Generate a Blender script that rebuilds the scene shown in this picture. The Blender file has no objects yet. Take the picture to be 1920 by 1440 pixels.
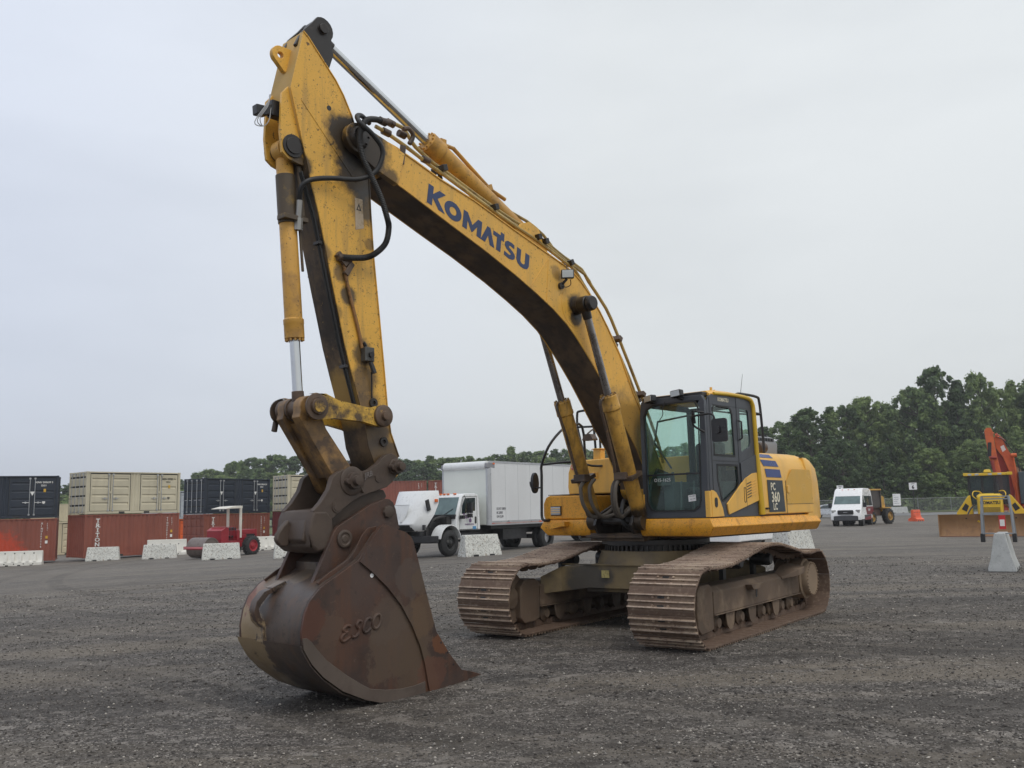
import bpy, math, random
import numpy as np
from mathutils import Vector, Matrix
from mathutils.geometry import tessellate_polygon
random.seed(7); rng = np.random.default_rng(7)
SC = bpy.context.scene; COL = SC.collection
R_ = math.radians

# ---------------------------------------------------------------- camera
CAM_H = 1.6697; PITCH = .1378; ROLL = -.0224; FPX = 1692.9
cam = bpy.data.cameras.new('camera'); camo = bpy.data.objects.new('camera', cam); COL.objects.link(camo)
Fv = Vector((0, math.cos(PITCH), math.sin(PITCH))); Rv = Vector((1, 0, 0)); Uv = Rv.cross(Fv)
R2 = math.cos(ROLL)*Rv + math.sin(ROLL)*Uv; U2 = -math.sin(ROLL)*Rv + math.cos(ROLL)*Uv
camo.matrix_world = Matrix(((R2.x, U2.x, -Fv.x, 0), (R2.y, U2.y, -Fv.y, 0), (R2.z, U2.z, -Fv.z, CAM_H), (0, 0, 0, 1)))
cam.sensor_fit = 'HORIZONTAL'; cam.sensor_width = 36; cam.lens = 36*FPX/1920
cam.clip_start = .1; cam.clip_end = 3000
SC.camera = camo

# ---------------------------------------------------------------- overcast sky and soft sun
SUN_EL, SUN_AZ = R_(58), R_(150)
W = bpy.data.worlds.new('World'); SC.world = W; W.use_nodes = True
nt = W.node_tree; nt.nodes.clear()
def nn(t, typ, **k):
    n = t.nodes.new(typ)
    for a, b in k.items(): setattr(n, a, b)
    return n
out = nn(nt, 'ShaderNodeOutputWorld'); bg = nn(nt, 'ShaderNodeBackground'); bg.inputs['Strength'].default_value = .1
sky = nn(nt, 'ShaderNodeTexSky', sky_type='NISHITA', sun_disc=False, sun_elevation=SUN_EL, sun_rotation=SUN_AZ, dust_density=4)
tc = nn(nt, 'ShaderNodeTexCoord'); mp = nn(nt, 'ShaderNodeMapping'); mp.inputs['Scale'].default_value = (1, 1, 3.2)
n1 = nn(nt, 'ShaderNodeTexNoise'); n1.inputs['Scale'].default_value = 1.5; n1.inputs['Detail'].default_value = 5; n1.inputs['Roughness'].default_value = .5
rp = nn(nt, 'ShaderNodeValToRGB'); rp.color_ramp.elements[0].position = .34; rp.color_ramp.elements[1].position = .62
rp.color_ramp.elements[0].color = (.63, .66, .69, 1); rp.color_ramp.elements[1].color = (.735, .765, .79, 1)
sep = nn(nt, 'ShaderNodeSeparateXYZ')
gr = nn(nt, 'ShaderNodeMapRange'); gr.inputs['From Min'].default_value = -.02; gr.inputs['From Max'].default_value = .5
gr.inputs['To Min'].default_value = .84; gr.inputs['To Max'].default_value = 1.08
gx = nn(nt, 'ShaderNodeMapRange'); gx.inputs['From Min'].default_value = -.5; gx.inputs['From Max'].default_value = .1
gc = nn(nt, 'ShaderNodeMix', data_type='RGBA'); gc.inputs[6].default_value = (.90, .93, 1.03, 1); gc.inputs[7].default_value = (1, 1, .985, 1)
m1 = nn(nt, 'ShaderNodeMix', data_type='RGBA', blend_type='MULTIPLY'); m1.inputs[0].default_value = 1
sc1 = nn(nt, 'ShaderNodeVectorMath', operation='SCALE'); sc2 = nn(nt, 'ShaderNodeVectorMath', operation='SCALE'); sc2.inputs['Scale'].default_value = 10
mx = nn(nt, 'ShaderNodeMix', data_type='RGBA'); mx.inputs[0].default_value = .08
L = nt.links.new
L(tc.outputs['Generated'], mp.inputs[0]); L(mp.outputs[0], n1.inputs['Vector']); L(n1.outputs[0], rp.inputs[0])
L(tc.outputs['Generated'], sep.inputs[0]); L(sep.outputs['Z'], gr.inputs['Value']); L(sep.outputs['X'], gx.inputs['Value'])
L(gx.outputs[0], gc.inputs[0]); L(rp.outputs[0], m1.inputs[6]); L(gc.outputs[2], m1.inputs[7])
L(m1.outputs[2], sc1.inputs[0]); L(gr.outputs[0], sc1.inputs['Scale']); L(sc1.outputs[0], sc2.inputs[0])
L(sc2.outputs[0], mx.inputs[6]); L(sky.outputs[0], mx.inputs[7]); L(mx.outputs[2], bg.inputs[0]); L(bg.outputs[0], out.inputs[0])
sl = bpy.data.lights.new('sun', 'SUN'); sl.energy = .9; sl.angle = R_(25); sl.color = (1, .965, .91)
slo = bpy.data.objects.new('sun', sl); COL.objects.link(slo)
sd = Vector((math.sin(SUN_AZ)*math.cos(SUN_EL), math.cos(SUN_AZ)*math.cos(SUN_EL), math.sin(SUN_EL)))
slo.rotation_euler = sd.to_track_quat('Z', 'Y').to_euler()
SC.view_settings.view_transform = 'Standard'; SC.view_settings.look = 'None'; SC.view_settings.exposure = .2; SC.view_settings.gamma = 1
SC.render.engine = 'CYCLES'; SC.cycles.max_bounces = 6; SC.cycles.transparent_max_bounces = 16; SC.cycles.use_denoising = True

# ---------------------------------------------------------------- materials
def mat(name, col, rough=.5, metal=0, var=.12, vscale=1.5, dirt=None, speck=None, patches=(), streak=None, bump=0, bscale=30, spec=.5, island=None, rvar=.1, sharp=1.0, ztone=None, world=False):
    """painted / rusty surface: base colour, slow variation, dirt clouds, specks, run-down streaks, stained patches in object space"""
    m = bpy.data.materials.new(name); m.use_nodes = True; t = m.node_tree; l = t.links.new
    b = t.nodes['Principled BSDF']; b.inputs['Metallic'].default_value = metal
    b.inputs['Specular IOR Level'].default_value = spec
    tc = nn(t, 'ShaderNodeTexCoord'); PO = P = tc.outputs['Object']
    if world: P = nn(t, 'ShaderNodeNewGeometry').outputs['Position']
    def noise(scale, detail=4, rough_=.55, vec=None):
        n = nn(t, 'ShaderNodeTexNoise'); n.inputs['Scale'].default_value = scale; n.inputs['Detail'].default_value = detail
        n.inputs['Roughness'].default_value = rough_; l(vec or P, n.inputs['Vector']); return n.outputs[0]
    def rng_(v, a, b_, c=0, d=1):
        n = nn(t, 'ShaderNodeMapRange'); n.inputs[1].default_value = a; n.inputs[2].default_value = b_; n.inputs[3].default_value = c; n.inputs[4].default_value = d
        l(v, n.inputs[0]); return n.outputs[0]
    def mixc(f, a, b_, mode='MIX'):
        n = nn(t, 'ShaderNodeMix', data_type='RGBA', blend_type=mode)
        for s, v in ((0, f), (6, a), (7, b_)):
            if isinstance(v, (int, float)): n.inputs[s].default_value = v
            elif isinstance(v, tuple): n.inputs[s].default_value = (*v, 1)
            else: l(v, n.inputs[s])
        return n.outputs[2]
    def mul(a, b_):
        n = nn(t, 'ShaderNodeMath', operation='MULTIPLY')
        for s, v in ((0, a), (1, b_)):
            if isinstance(v, (int, float)): n.inputs[s].default_value = v
            else: l(v, n.inputs[s])
        return n.outputs[0]
    nv = noise(vscale, 5)
    lo = tuple(c*(1-var*1.6) for c in col); hi = tuple(min(c*(1+var), .92) for c in col)
    c = mixc(rng_(nv, .3, .7), lo, hi)
    if island:
        g = nn(t, 'ShaderNodeNewGeometry'); r = nn(t, 'ShaderNodeValToRGB'); r.color_ramp.interpolation = 'LINEAR'
        els = r.color_ramp.elements
        while len(els) < len(island): els.new(.5)
        for i, (p, cc) in enumerate(island): els[i].position = p; els[i].color = (*cc, 1)
        l(g.outputs['Random Per Island'], r.inputs[0]); c = r.outputs[0]
    rg = rough
    if dirt:
        dc, amt, ds, th = dirt
        f = mul(rng_(noise(ds, 9, .65), th, th+.16), amt); c = mixc(f, c, dc)
    if streak:
        dc, amt, sx, th = streak
        mpn = nn(t, 'ShaderNodeMapping'); mpn.inputs['Scale'].default_value = (sx, sx, sx*.09); l(P, mpn.inputs[0])
        f = mul(rng_(noise(1, 6, .6, mpn.outputs[0]), th, th+.14), amt); c = mixc(f, c, dc)
    if speck:
        for dc, amt, ss, th in (speck if isinstance(speck, list) else [speck]):
            f = mul(rng_(noise(ss, 6, .7), th, th+.05), amt); c = mixc(f, c, dc)
    if ztone:  # darker colour low down, paler colour on the worn raised tips
        (za, ca, zb, cb2) = ztone; sz = nn(t, 'ShaderNodeSeparateXYZ'); l(PO, sz.inputs[0]); nz = noise(22, 5)
        c = mixc(mul(rng_(sz.outputs['Z'], za+.006, za-.004), rng_(nz, .25, .5, .5, 1)), c, ca); c = mixc(mul(rng_(sz.outputs['Z'], zb-.003, zb), rng_(nz, .35, .6, .2, 1)), c, cb2)
    if patches:
        pn = noise(3.2, 8, .68); pk = 1.6 if sharp == 1 else 2.7
        for (x, y, z, r, pc, amt) in patches:
            d = nn(t, 'ShaderNodeVectorMath', operation='DISTANCE'); l(P, d.inputs[0]); d.inputs[1].default_value = (x, y, z)
            a = nn(t, 'ShaderNodeMath', operation='MULTIPLY_ADD'); l(pn, a.inputs[0]); a.inputs[1].default_value = -r*pk; l(d.outputs['Value'], a.inputs[2])
            c = mixc(mul(rng_(a.outputs[0], r*(.15+.20*sharp-(pk-1.6)*.45), r*(.15-.20*sharp-(pk-1.6)*.45)), amt), c, pc)
    l(c, b.inputs['Base Color'])
    l(rng_(noise(vscale*4, 5), .3, .7, max(rough-rvar, .03), min(rough+rvar, 1)), b.inputs['Roughness'])
    if bump:
        bn = nn(t, 'ShaderNodeBump'); bn.inputs['Strength'].default_value = min(bump, 1); bn.inputs['Distance'].default_value = .004*max(bump, .3)
        l(noise(bscale, 6, .6), bn.inputs['Height']); l(bn.outputs[0], b.inputs['Normal'])
    return m

def glass(name, tint=(.72, .86, .82), body=.3, bodycol=(.05, .08, .075)):
    m = bpy.data.materials.new(name); m.use_nodes = True; t = m.node_tree; l = t.links.new; t.nodes.clear()
    o = nn(t, 'ShaderNodeOutputMaterial'); tr = nn(t, 'ShaderNodeBsdfTransparent'); tr.inputs[0].default_value = (*tint, 1)
    gl = nn(t, 'ShaderNodeBsdfGlossy'); gl.inputs['Roughness'].default_value = .04
    df = nn(t, 'ShaderNodeBsdfDiffuse'); df.inputs[0].default_value = (*bodycol, 1)
    lw = nn(t, 'ShaderNodeLayerWeight'); lw.inputs[0].default_value = .5; pw = nn(t, 'ShaderNodeMath', operation='POWER'); l(lw.outputs['Facing'], pw.inputs[0]); pw.inputs[1].default_value = 4
    fr = nn(t, 'ShaderNodeMath', operation='MULTIPLY_ADD'); l(pw.outputs[0], fr.inputs[0]); fr.inputs[1].default_value = .6; fr.inputs[2].default_value = .035
    a = nn(t, 'ShaderNodeMixShader'); a.inputs[0].default_value = body; l(tr.outputs[0], a.inputs[1]); l(df.outputs[0], a.inputs[2])
    b = nn(t, 'ShaderNodeMixShader'); l(fr.outputs[0], b.inputs[0]); l(a.outputs[0], b.inputs[1]); l(gl.outputs[0], b.inputs[2]); l(b.outputs[0], o.inputs[0])
    return m

GREASE = (.018, .014, .012); DIRTB = (.06, .042, .028); MUD = (.16, .115, .075)

# ---------------------------------------------------------------- mesh builder
class MB:
    def __init__(s, T=None): s.v = []; s.f = []; s.m = []; s.mi = 0; s.T = T
    def add(s, vs, fs, mi=None):
        o = len(s.v); T = s.T
        for p in vs: s.v.append(tuple(T @ Vector(p)) if T is not None else tuple(p))
        for f in fs: s.f.append([i+o for i in f]); s.m.append(s.mi if mi is None else mi)
        return s
    def bx(s, x0, x1, y0, y1, z0, z1, mi=None):
        v = [(x, y, z) for z in (z0, z1) for y in (y0, y1) for x in (x0, x1)]
        return s.add(v, [(0, 2, 3, 1), (4, 5, 7, 6), (0, 1, 5, 4), (2, 6, 7, 3), (0, 4, 6, 2), (1, 3, 7, 5)], mi)
    def box(s, c, d, R=None, mi=None):
        v = []
        for z in (-.5, .5):
            for y in (-.5, .5):
                for x in (-.5, .5):
                    p = Vector((x*d[0], y*d[1], z*d[2]))
                    if R is not None: p = R @ p
                    v.append(tuple(p+Vector(c)))
        return s.add(v, [(0, 2, 3, 1), (4, 5, 7, 6), (0, 1, 5, 4), (2, 6, 7, 3), (0, 4, 6, 2), (1, 3, 7, 5)], mi)
    def plate(s, outer, a, b, axis='y', holes=(), mi=None, rim=None):
        """2D outline (with holes) given depth from a to b. axis y: (x,z); x: (y,z); z: (x,y)"""
        fn = {'y': lambda p, t: (p[0], t, p[1]), 'x': lambda p, t: (t, p[0], p[1]), 'z': lambda p, t: (p[0], p[1], t)}[axis]
        loops = [list(outer)]+[list(h) for h in holes]
        flat = [p for lp in loops for p in lp]; n = len(flat)
        tri = tessellate_polygon([[Vector((p[0], p[1], 0)) for p in lp] for lp in loops])
        vs = [fn(p, a) for p in flat]+[fn(p, b) for p in flat]
        s.add(vs, [tuple(t) for t in tri]+[tuple(i+n for i in reversed(t)) for t in tri], mi)
        o = len(s.v)-2*n; k = 0
        for lp in loops:
            m = len(lp)
            for i in range(m):
                j = (i+1) % m; s.f.append([o+k+i, o+k+j, o+k+j+n, o+k+i+n]); s.m.append((s.mi if mi is None else mi) if rim is None else rim)
            k += m
        return s
    def loft(s, rings, caps=True, closed=True, mi=None):
        n = len(rings[0]); vs = [p for r in rings for p in r]; fs = []
        for k in range(len(rings)-1):
            for i in range(n if closed else n-1):
                j = (i+1) % n; fs.append((k*n+i, k*n+j, (k+1)*n+j, (k+1)*n+i))
        if caps and closed: fs += [tuple(range(n))[::-1], tuple((len(rings)-1)*n+i for i in range(n))]
        return s.add(vs, fs, mi)
    def tube(s, path, r, n=8, mi=None, smooth=0):
        P = [Vector(p) for p in path]
        if smooth:
            Q = []
            for i in range(len(P)-1):
                p0 = P[max(i-1, 0)]; p1 = P[i]; p2 = P[i+1]; p3 = P[min(i+2, len(P)-1)]
                for k in range(smooth):
                    t = k/smooth
                    Q.append(.5*((2*p1)+(-p0+p2)*t+(2*p0-5*p1+4*p2-p3)*t*t+(-p0+3*p1-3*p2+p3)*t**3))
            P = Q+[P[-1]]
        rs = r if isinstance(r, (list, tuple)) else [r]*len(P)
        if len(rs) != len(P): rs = [float(q) for q in np.interp(np.linspace(0, 1, len(P)), np.linspace(0, 1, len(rs)), rs)]
        t0 = (P[1]-P[0]).normalized(); up = Vector((0, 0, 1)) if abs(t0.z) < .9 else Vector((1, 0, 0))
        u = t0.cross(up).normalized(); rings = []
        for i, p in enumerate(P):
            t = (P[min(i+1, len(P)-1)]-P[max(i-1, 0)]).normalized()
            u = (u-t*u.dot(t)).normalized(); w = t.cross(u)
            rings.append([tuple(p+rs[i]*(math.cos(2*math.pi*k/n)*u+math.sin(2*math.pi*k/n)*w)) for k in range(n)])
        return s.loft(rings, mi=mi)
    def cyl(s, p0, p1, r, r1=None, n=20, mi=None):
        return s.tube([p0, p1], [r, r if r1 is None else r1], n, mi)
    def lathe(s, p, ax, prof, n=24, mi=None):
        p = Vector(p); ax = Vector(ax).normalized(); up = Vector((0, 0, 1)) if abs(ax.z) < .9 else Vector((1, 0, 0))
        u = ax.cross(up).normalized(); w = ax.cross(u)
        return s.loft([[tuple(p+ax*t+max(r, .0005)*(math.cos(2*math.pi*k/n)*u+math.sin(2*math.pi*k/n)*w)) for k in range(n)] for t, r in prof], mi=mi)
    def ico(s, c, r, sub=1, mi=None):
        a = []
        for i in range(1, 6):
            th = math.pi*i/6
            a.append([(c[0]+r*math.sin(th)*math.cos(k*math.pi/5), c[1]+r*math.sin(th)*math.sin(k*math.pi/5), c[2]+r*math.cos(th)) for k in range(10)])
        return s.loft(a, mi=mi)
    def text(s, txt, o, u, v, size, bold=.0, depth=.002, mi=None, align='LEFT', sx=1):
        cu = bpy.data.curves.new('tmp', 'FONT'); cu.body = txt; cu.size = 1; cu.offset = bold; cu.extrude = .5; cu.align_x = align; cu.resolution_u = 2
        ob = bpy.data.objects.new('tmp', cu); me = bpy.data.meshes.new_from_object(ob)
        u = Vector(u).normalized(); v = Vector(v).normalized(); w = u.cross(v); o = Vector(o)
        vs = [tuple(o+u*(p.co.x*size*sx)+v*(p.co.y*size)+w*((p.co.z+.5)*depth)) for p in me.vertices]
        s.add(vs, [tuple(f.vertices) for f in me.polygons], mi)
        bpy.data.objects.remove(ob); bpy.data.curves.remove(cu); bpy.data.meshes.remove(me); return s
    def build(s, name, mats, parent=None, bevel=0, ang=38, segs=2, recalc=True):
        me = bpy.data.meshes.new(name); me.from_pydata(s.v, [], s.f)
        if not isinstance(mats, (list, tuple)): mats = [mats]
        for m in mats: me.materials.append(m)
        me.polygons.foreach_set('material_index', s.m)
        if recalc:
            import bmesh
            bm = bmesh.new(); bm.from_mesh(me); bmesh.ops.recalc_face_normals(bm, faces=bm.faces); bm.to_mesh(me); bm.free()
        me.polygons.foreach_set('use_smooth', [True]*len(me.polygons)); me.set_sharp_from_angle(angle=R_(ang)); me.update()
        o = bpy.data.objects.new(name, me); COL.objects.link(o)
        if parent: o.parent = parent
        if bevel:
            b = o.modifiers.new('bevel', 'BEVEL'); b.width = bevel; b.segments = segs; b.limit_method = 'ANGLE'; b.angle_limit = R_(40); b.harden_normals = True
        return o

def thing(name, label, cat, loc=(0, 0, 0), rz=0, group=None):
    o = bpy.data.objects.new(name, None); COL.objects.link(o); o.location = loc; o.rotation_euler = (0, 0, rz)
    o['label'] = label; o['category'] = cat
    if group: o['group'] = group
    return o
def tag(o, label, cat, group=None):
    o['label'] = label; o['category'] = cat
    if group: o['group'] = group
    return o
def kids(o): return [c for c in bpy.data.objects if c.parent == o]
def dup(o, loc, rz, label, group=None, sc=None):
    r = o.copy(); COL.objects.link(r); r.location = loc; r.rotation_euler = (0, 0, rz); r['label'] = label
    if group: r['group'] = group
    if sc: r.scale = sc
    for c in TREE[o.name]:
        k = c[0].copy(); COL.objects.link(k); k.parent = r
        for g in c[1]: q = g.copy(); COL.objects.link(q); q.parent = k
    return r
TREE = {}
def proto(o): TREE[o.name] = [(c, kids(c)) for c in kids(o)]; return o
def arc(cx, cz, r, a0, a1, n=8): return [(cx+r*math.cos(R_(a0+(a1-a0)*i/n)), cz+r*math.sin(R_(a0+(a1-a0)*i/n))) for i in range(n+1)]
def rrect(x0, x1, z0, z1, r, n=4):
    return arc(x1-r, z0+r, r, -90, 0, n)+arc(x1-r, z1-r, r, 0, 90, n)+arc(x0+r, z1-r, r, 90, 180, n)+arc(x0+r, z0+r, r, 180, 270, n)
def sp(t): return math.log1p(math.exp(-abs(t)))+max(t, 0)
def ter(x, y):
    z = -.0335*sp(-.6-x)
    if z < -1.15: z = -1.15-.15*(1-math.exp((z+1.15)*3))
    return z-.12*math.exp(-((x+1.5)**2+(y-8.7)**2)/4.5)
# ================================================================ EXCAVATOR
MX, MY, YAW, SWING = 2.0539, 13.4401, -2.1967, -.1196
U = Matrix.Rotation(SWING, 4, 'Z')
def UP(x, y, z): p = U @ Vector((x, y, z)); return (p.x, p.y, p.z)
YC = (.72, .42, .045)
def upatch(l): return [(*UP(x, y, z), r, c, a) for (x, y, z, r, c, a) in l]
BRN = (.075, .052, .035)
m_yel = mat('yellow_paint', (.78, .41, .055), .42, var=.07, dirt=((.36, .22, .06), .35, 2.2, .52), speck=[((.10, .06, .03), .7, 34, .60)], bump=.12, bscale=14)
m_deck = mat('orange_yellow_paint_dirty', (.80, .37, .03), .4, var=.08, dirt=((.25, .13, .035), .55, 6, .55), speck=[((.09, .045, .015), .7, 55, .57), ((.12, .06, .02), .5, 14, .61)], streak=((.35, .15, .03), .5, 9, .52), bump=.15, bscale=16)
m_hood = mat('hood_yellow_paint', (.82, .46, .085), .38, var=.05, dirt=((.50, .33, .10), .3, 1.4, .5), speck=[((.25, .15, .07), .5, 30, .63)], streak=((.55, .33, .10), .35, 5, .52), bump=.08, bscale=8)
m_boom = mat('boom_yellow_paint', (.78, .43, .07), .42, var=.06, dirt=((.42, .28, .09), .3, 1.6, .55), speck=[((.09, .055, .03), .75, 30, .60), ((.12, .07, .03), .6, 9, .635)], streak=((.50, .31, .09), .45, 9, .52),
    patches=upatch([(5.56, .27, 5.5, .36, GREASE, .97), (2.03, .26, 4.33, .17, GREASE, .97), (2.05, .26, 4.17, .12, GREASE, .9), (2.42, .26, 4.72, .10, BRN, .5), (5.22, .26, 5.25, .13, GREASE, .8), (.9, .26, 2.6, .7, BRN, .5)]), bump=.1, bscale=10)
m_under = mat('grimy_shaded_underside', (.13, .085, .05), .6, var=.25, dirt=((.05, .036, .028), .9, 2.5, .45), speck=[((.35, .22, .06), .5, 20, .70)], streak=((.04, .03, .025), .7, 7, .5), bump=.2, bscale=20)  # dark brown holds both the dirt and the shade of the underside
m_arm = mat('arm_yellow_paint', (.78, .43, .065), .42, var=.07, dirt=((.38, .25, .08), .35, 2.5, .52), speck=[((.06, .035, .02), .85, 22, .595), ((.07, .04, .02), .7, 55, .60), ((.10, .06, .03), .6, 7, .64)], streak=((.38, .23, .07), .55, 11, .52),
    patches=upatch([(5.66, .19, 5.58, .34, GREASE, .97), (5.56, .19, 5.25, .30, GREASE, .95), (5.47, .19, 4.92, .2, (.05, .045, .04), .85), (5.42, .19, 4.5, .07, BRN, .6), (5.78, .19, 4.12, .10, BRN, .75),
    (5.52, .19, 3.02, .18, BRN, .8), (5.47, .19, 2.75, .18, BRN, .85), (5.38, .19, 2.5, .24, BRN, .9), (5.3, .19, 2.2, .34, BRN, .93), (6.28, .19, 5.15, .14, GREASE, .9), (6.2, .19, 4.85, .08, GREASE, .8), (5.5, .19, 3.3, .14, (.03, .03, .03), .8),
    (6.03, .19, 4.28, .12, BRN, .7), (5.86, .19, 3.7, .08, BRN, .5), (5.7, .19, 3.9, .10, (.05, .04, .03), .9)]), bump=.12, bscale=12)
m_armf = mat('arm_grimy_front', (.15, .10, .055), .62, var=.3, dirt=((.035, .026, .02), .95, 2.0, .42), speck=[((.42, .26, .07), .8, 13, .63)], streak=((.03, .022, .018), .7, 9, .5), bump=.25, bscale=20,
    patches=upatch([(6.45, 0, 6.2, .75, (.62, .40, .13), .95), (6.45, 0, 5.75, .35, (.6, .38, .12), .9), (5.55, 0, 2.85, .3, (.45, .28, .07), .7)]))
m_cyl = mat('cylinder_orange_paint', (.62, .33, .06), .45, var=.1, dirt=((.22, .12, .05), .6, 4, .5), speck=[((.06, .035, .02), .9, 36, .6)], bump=.12, bscale=18)
m_cylb = mat('boom_cylinder_brownish_paint', (.60, .33, .06), .48, var=.15, dirt=((.20, .115, .04), .7, 4.5, .47), speck=[((.05, .03, .02), .7, 30, .6)], streak=((.12, .07, .03), .5, 14, .54), bump=.15, bscale=18, patches=upatch([(.9, .38, 1.5, .2, GREASE, .95), (.9, -.42, 1.5, .2, GREASE, .95), (1.57, .4, 3.2, .12, DIRTB, .7), (1.57, -.42, 3.2, .12, DIRTB, .7)]))
m_link = mat('worn_yellow_link_paint', (.60, .36, .055), .5, var=.12, dirt=((.07, .045, .03), .95, 5, .44), speck=[((.03, .022, .018), .95, 34, .57)], bump=.3, bscale=30)
m_brn = mat('brown_greasy_steel', (.11, .07, .045), .5, var=.25, dirt=((.045, .03, .022), .9, 4, .45), speck=[((.4, .24, .07), .8, 9, .64), ((.22, .13, .07), .5, 40, .62)], bump=.3, bscale=30)
m_grs = mat('black_grease', (.022, .018, .016), .38, var=.3, dirt=((.06, .045, .035), .6, 8, .55), bump=.5, bscale=40)
m_coup = mat('coupler_dark_brown_steel', (.072, .050, .038), .58, var=.2, dirt=((.095, .068, .05), .6, 4, .5), speck=[((.15, .1, .07), .35, 40, .64)], bump=.2, bscale=24)
m_chr = mat('chrome_rod', (.62, .63, .64), .12, metal=1, var=.03, dirt=((.2, .18, .16), .5, 6, .6), rvar=.05)
m_chrd = mat('dusty_chrome_rod', (.33, .31, .30), .28, metal=.9, var=.1, dirt=((.12, .1, .085), .7, 5, .5))
m_rub = mat('black_rubber', (.022, .022, .023), .55, var=.2, dirt=((.07, .06, .05), .5, 12, .55), bump=.1, bscale=60)
m_blk = mat('black_paint', (.02, .02, .022), .38, var=.2, dirt=((.07, .06, .05), .5, 10, .56))
m_dgr = mat('dark_grey_paint', (.060, .066, .078), .42, var=.1, dirt=((.10, .09, .075), .4, 3, .56), speck=[((.14, .12, .1), .5, 50, .66)], bump=.06, bscale=30)
m_blue = mat('blue_decal', (.022, .05, .19), .35, var=.08, dirt=((.10, .11, .14), .3, 3, .55))
m_nav = mat('navy_lettering', (.028, .048, .125), .4, var=.06, dirt=((.12, .1, .08), .25, 6, .6))
m_blkd = mat('dark_model_plate', (.035, .045, .055), .4, var=.1)
m_cream = mat('cream_lettering', (.78, .72, .56), .5, var=.04)
m_wht = mat('white_marking', (.8, .8, .8), .5, var=.03)
m_shoe = mat('track_shoe_rusty_steel', (.25, .17, .12), .75, var=.25, dirt=((.42, .325, .235), .8, 3, .46), speck=[((.06, .04, .03), .75, 26, .56), ((.48, .40, .32), .6, 50, .60)], world=True, bump=.5, bscale=40, ztone=(.003, (.125, .080, .056), .0265, (.50, .39, .31)))
m_tfr = mat('track_frame_dusty_brown', (.125, .085, .058), .75, var=.2, dirt=((.25, .18, .12), .75, 2, .5), speck=[((.06, .045, .035), .6, 30, .62)], streak=((.09, .065, .045), .6, 6, .52), bump=.3, bscale=24)
m_car = mat('undercarriage_dusty_yellow', (.19, .14, .07), .7, var=.2, dirt=((.10, .075, .05), .85, 2.2, .45), speck=[((.05, .04, .03), .6, 22, .63)], bump=.3, bscale=20,
    patches=[(1.0, -.55, .62, .3, (.055, .05, .045), .9), (1.0, -.25, .72, .12, (.05, .045, .04), .8)])
m_fd = mat('final_drive_tan_dust', (.27, .195, .13), .85, var=.15, bump=.3)
m_gcab = glass('cab_glass', (.86, .955, .925), .03, (.25, .38, .34))
m_gdk = glass('dark_cab_glass', (.72, .80, .78), .10, (.03, .045, .045))
m_lens = mat('lamp_lens', (.5, .52, .52), .12, metal=.4, var=.1)
m_mir = mat('mirror_back_black', (.025, .025, .028), .35)
m_pipe = mat('pipe_yellow_dusty', (.42, .30, .10), .5, var=.15, dirt=((.12, .08, .04), .7, 7, .5), speck=[((.05, .03, .02), .8, 40, .6)])
m_alu = mat('grey_engine_cover', (.22, .225, .235), .5, var=.1)
m_int = mat('cab_interior_black', (.03, .035, .035), .7)
m_intg = mat('cab_interior_grey', (.12, .14, .14), .7)
m_bkt = mat('bucket_rusty_brown', (.062, .038, .030), .50, var=.3, vscale=1.1, sharp=.3, dirt=((.085, .038, .022), .7, 2.0, .50), speck=[((.14, .085, .055), .4, 24, .58), ((.03, .02, .017), .6, 12, .57)], streak=((.10, .045, .025), .6, 8, .5), bump=.35, bscale=18,
    patches=upatch([(5.28, .53, .36, .38, (.10, .066, .043), .7), (5.45, .53, .62, .22, (.095, .066, .048), .6), (5.12, .53, .08, .30, (.09, .058, .036), .7),
    (6.15, .53, .62, .17, (.10, .058, .038), .75), (6.2, .53, .40, .13, (.085, .05, .033), .7), (6.33, .53, .7, .16, (.09, .034, .02), .8), (4.95, .55, .65, .22, (.12, .072, .038), .6),
    (4.80, .55, .32, .12, (.17, .06, .02), .6), (4.9, .55, .05, .18, (.12, .05, .03), .6), (5.2, .55, 1.0, .18, (.085, .062, .05), .6), (5.05, .55, .95, .12, (.10, .065, .04), .6)]))
m_shell = mat('bucket_shell_worn_steel', (.060, .045, .038), .40, var=.2, sharp=.35, dirt=((.10, .07, .05), .6, 3, .48), speck=[((.03, .022, .018), .6, 14, .57), ((.16, .11, .08), .35, 40, .60)], streak=((.11, .06, .035), .5, 9, .52), bump=.15, bscale=18,
    patches=upatch([(6.5, -.50, .6, .34, (.28, .205, .12), .95), (6.5, -.40, .25, .30, (.25, .18, .10), .9), (6.2, -.50, .0, .36, (.2, .14, .08), .9), (6.45, -.5, .95, .2, (.17, .06, .04), .85), (6.25, -.25, 1.05, .2, (.22, .16, .11), .6), (6.1, .0, 1.1, .16, (.17, .13, .09), .5)]))

EX = thing('excavator', 'large yellow crawler excavator filling the foreground, its brown bucket resting on the gravel', 'excavator', (MX, MY, 0), YAW)

# ---- tracks (machine frame)
def track_path():
    top = [(2.03, .93), (1.7, .915), (1.3, .93), (1.0, .97), (.6, 1.035), (.2, 1.095), (-.1, 1.112), (-.4, 1.105), (-.9, 1.03), (-1.4, .94), (-1.75, .925), (-2.03, .94)]
    p = [(x, .02) for x in np.linspace(-1.9, 1.95, 20)]
    p += arc(2.02, .475, .455, -88, 88, 24) + top[1:-1] + arc(-2.03, .48, .46, 92, 262, 24)
    P = [Vector((a, 0, b)) for a, b in p]+[Vector((p[0][0], 0, p[0][1]))]
    return P
def sample_path(P, n):
    d = [0]
    for i in range(len(P)-1): d.append(d[-1]+(P[i+1]-P[i]).length)
    o = []
    for k in range(n):
        t = d[-1]*k/n
        i = max(j for j in range(len(d)-1) if d[j] <= t); f = (t-d[i])/max(d[i+1]-d[i], 1e-6)
        o.append((P[i].lerp(P[i+1], f), t))
    return o, d[-1]
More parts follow.
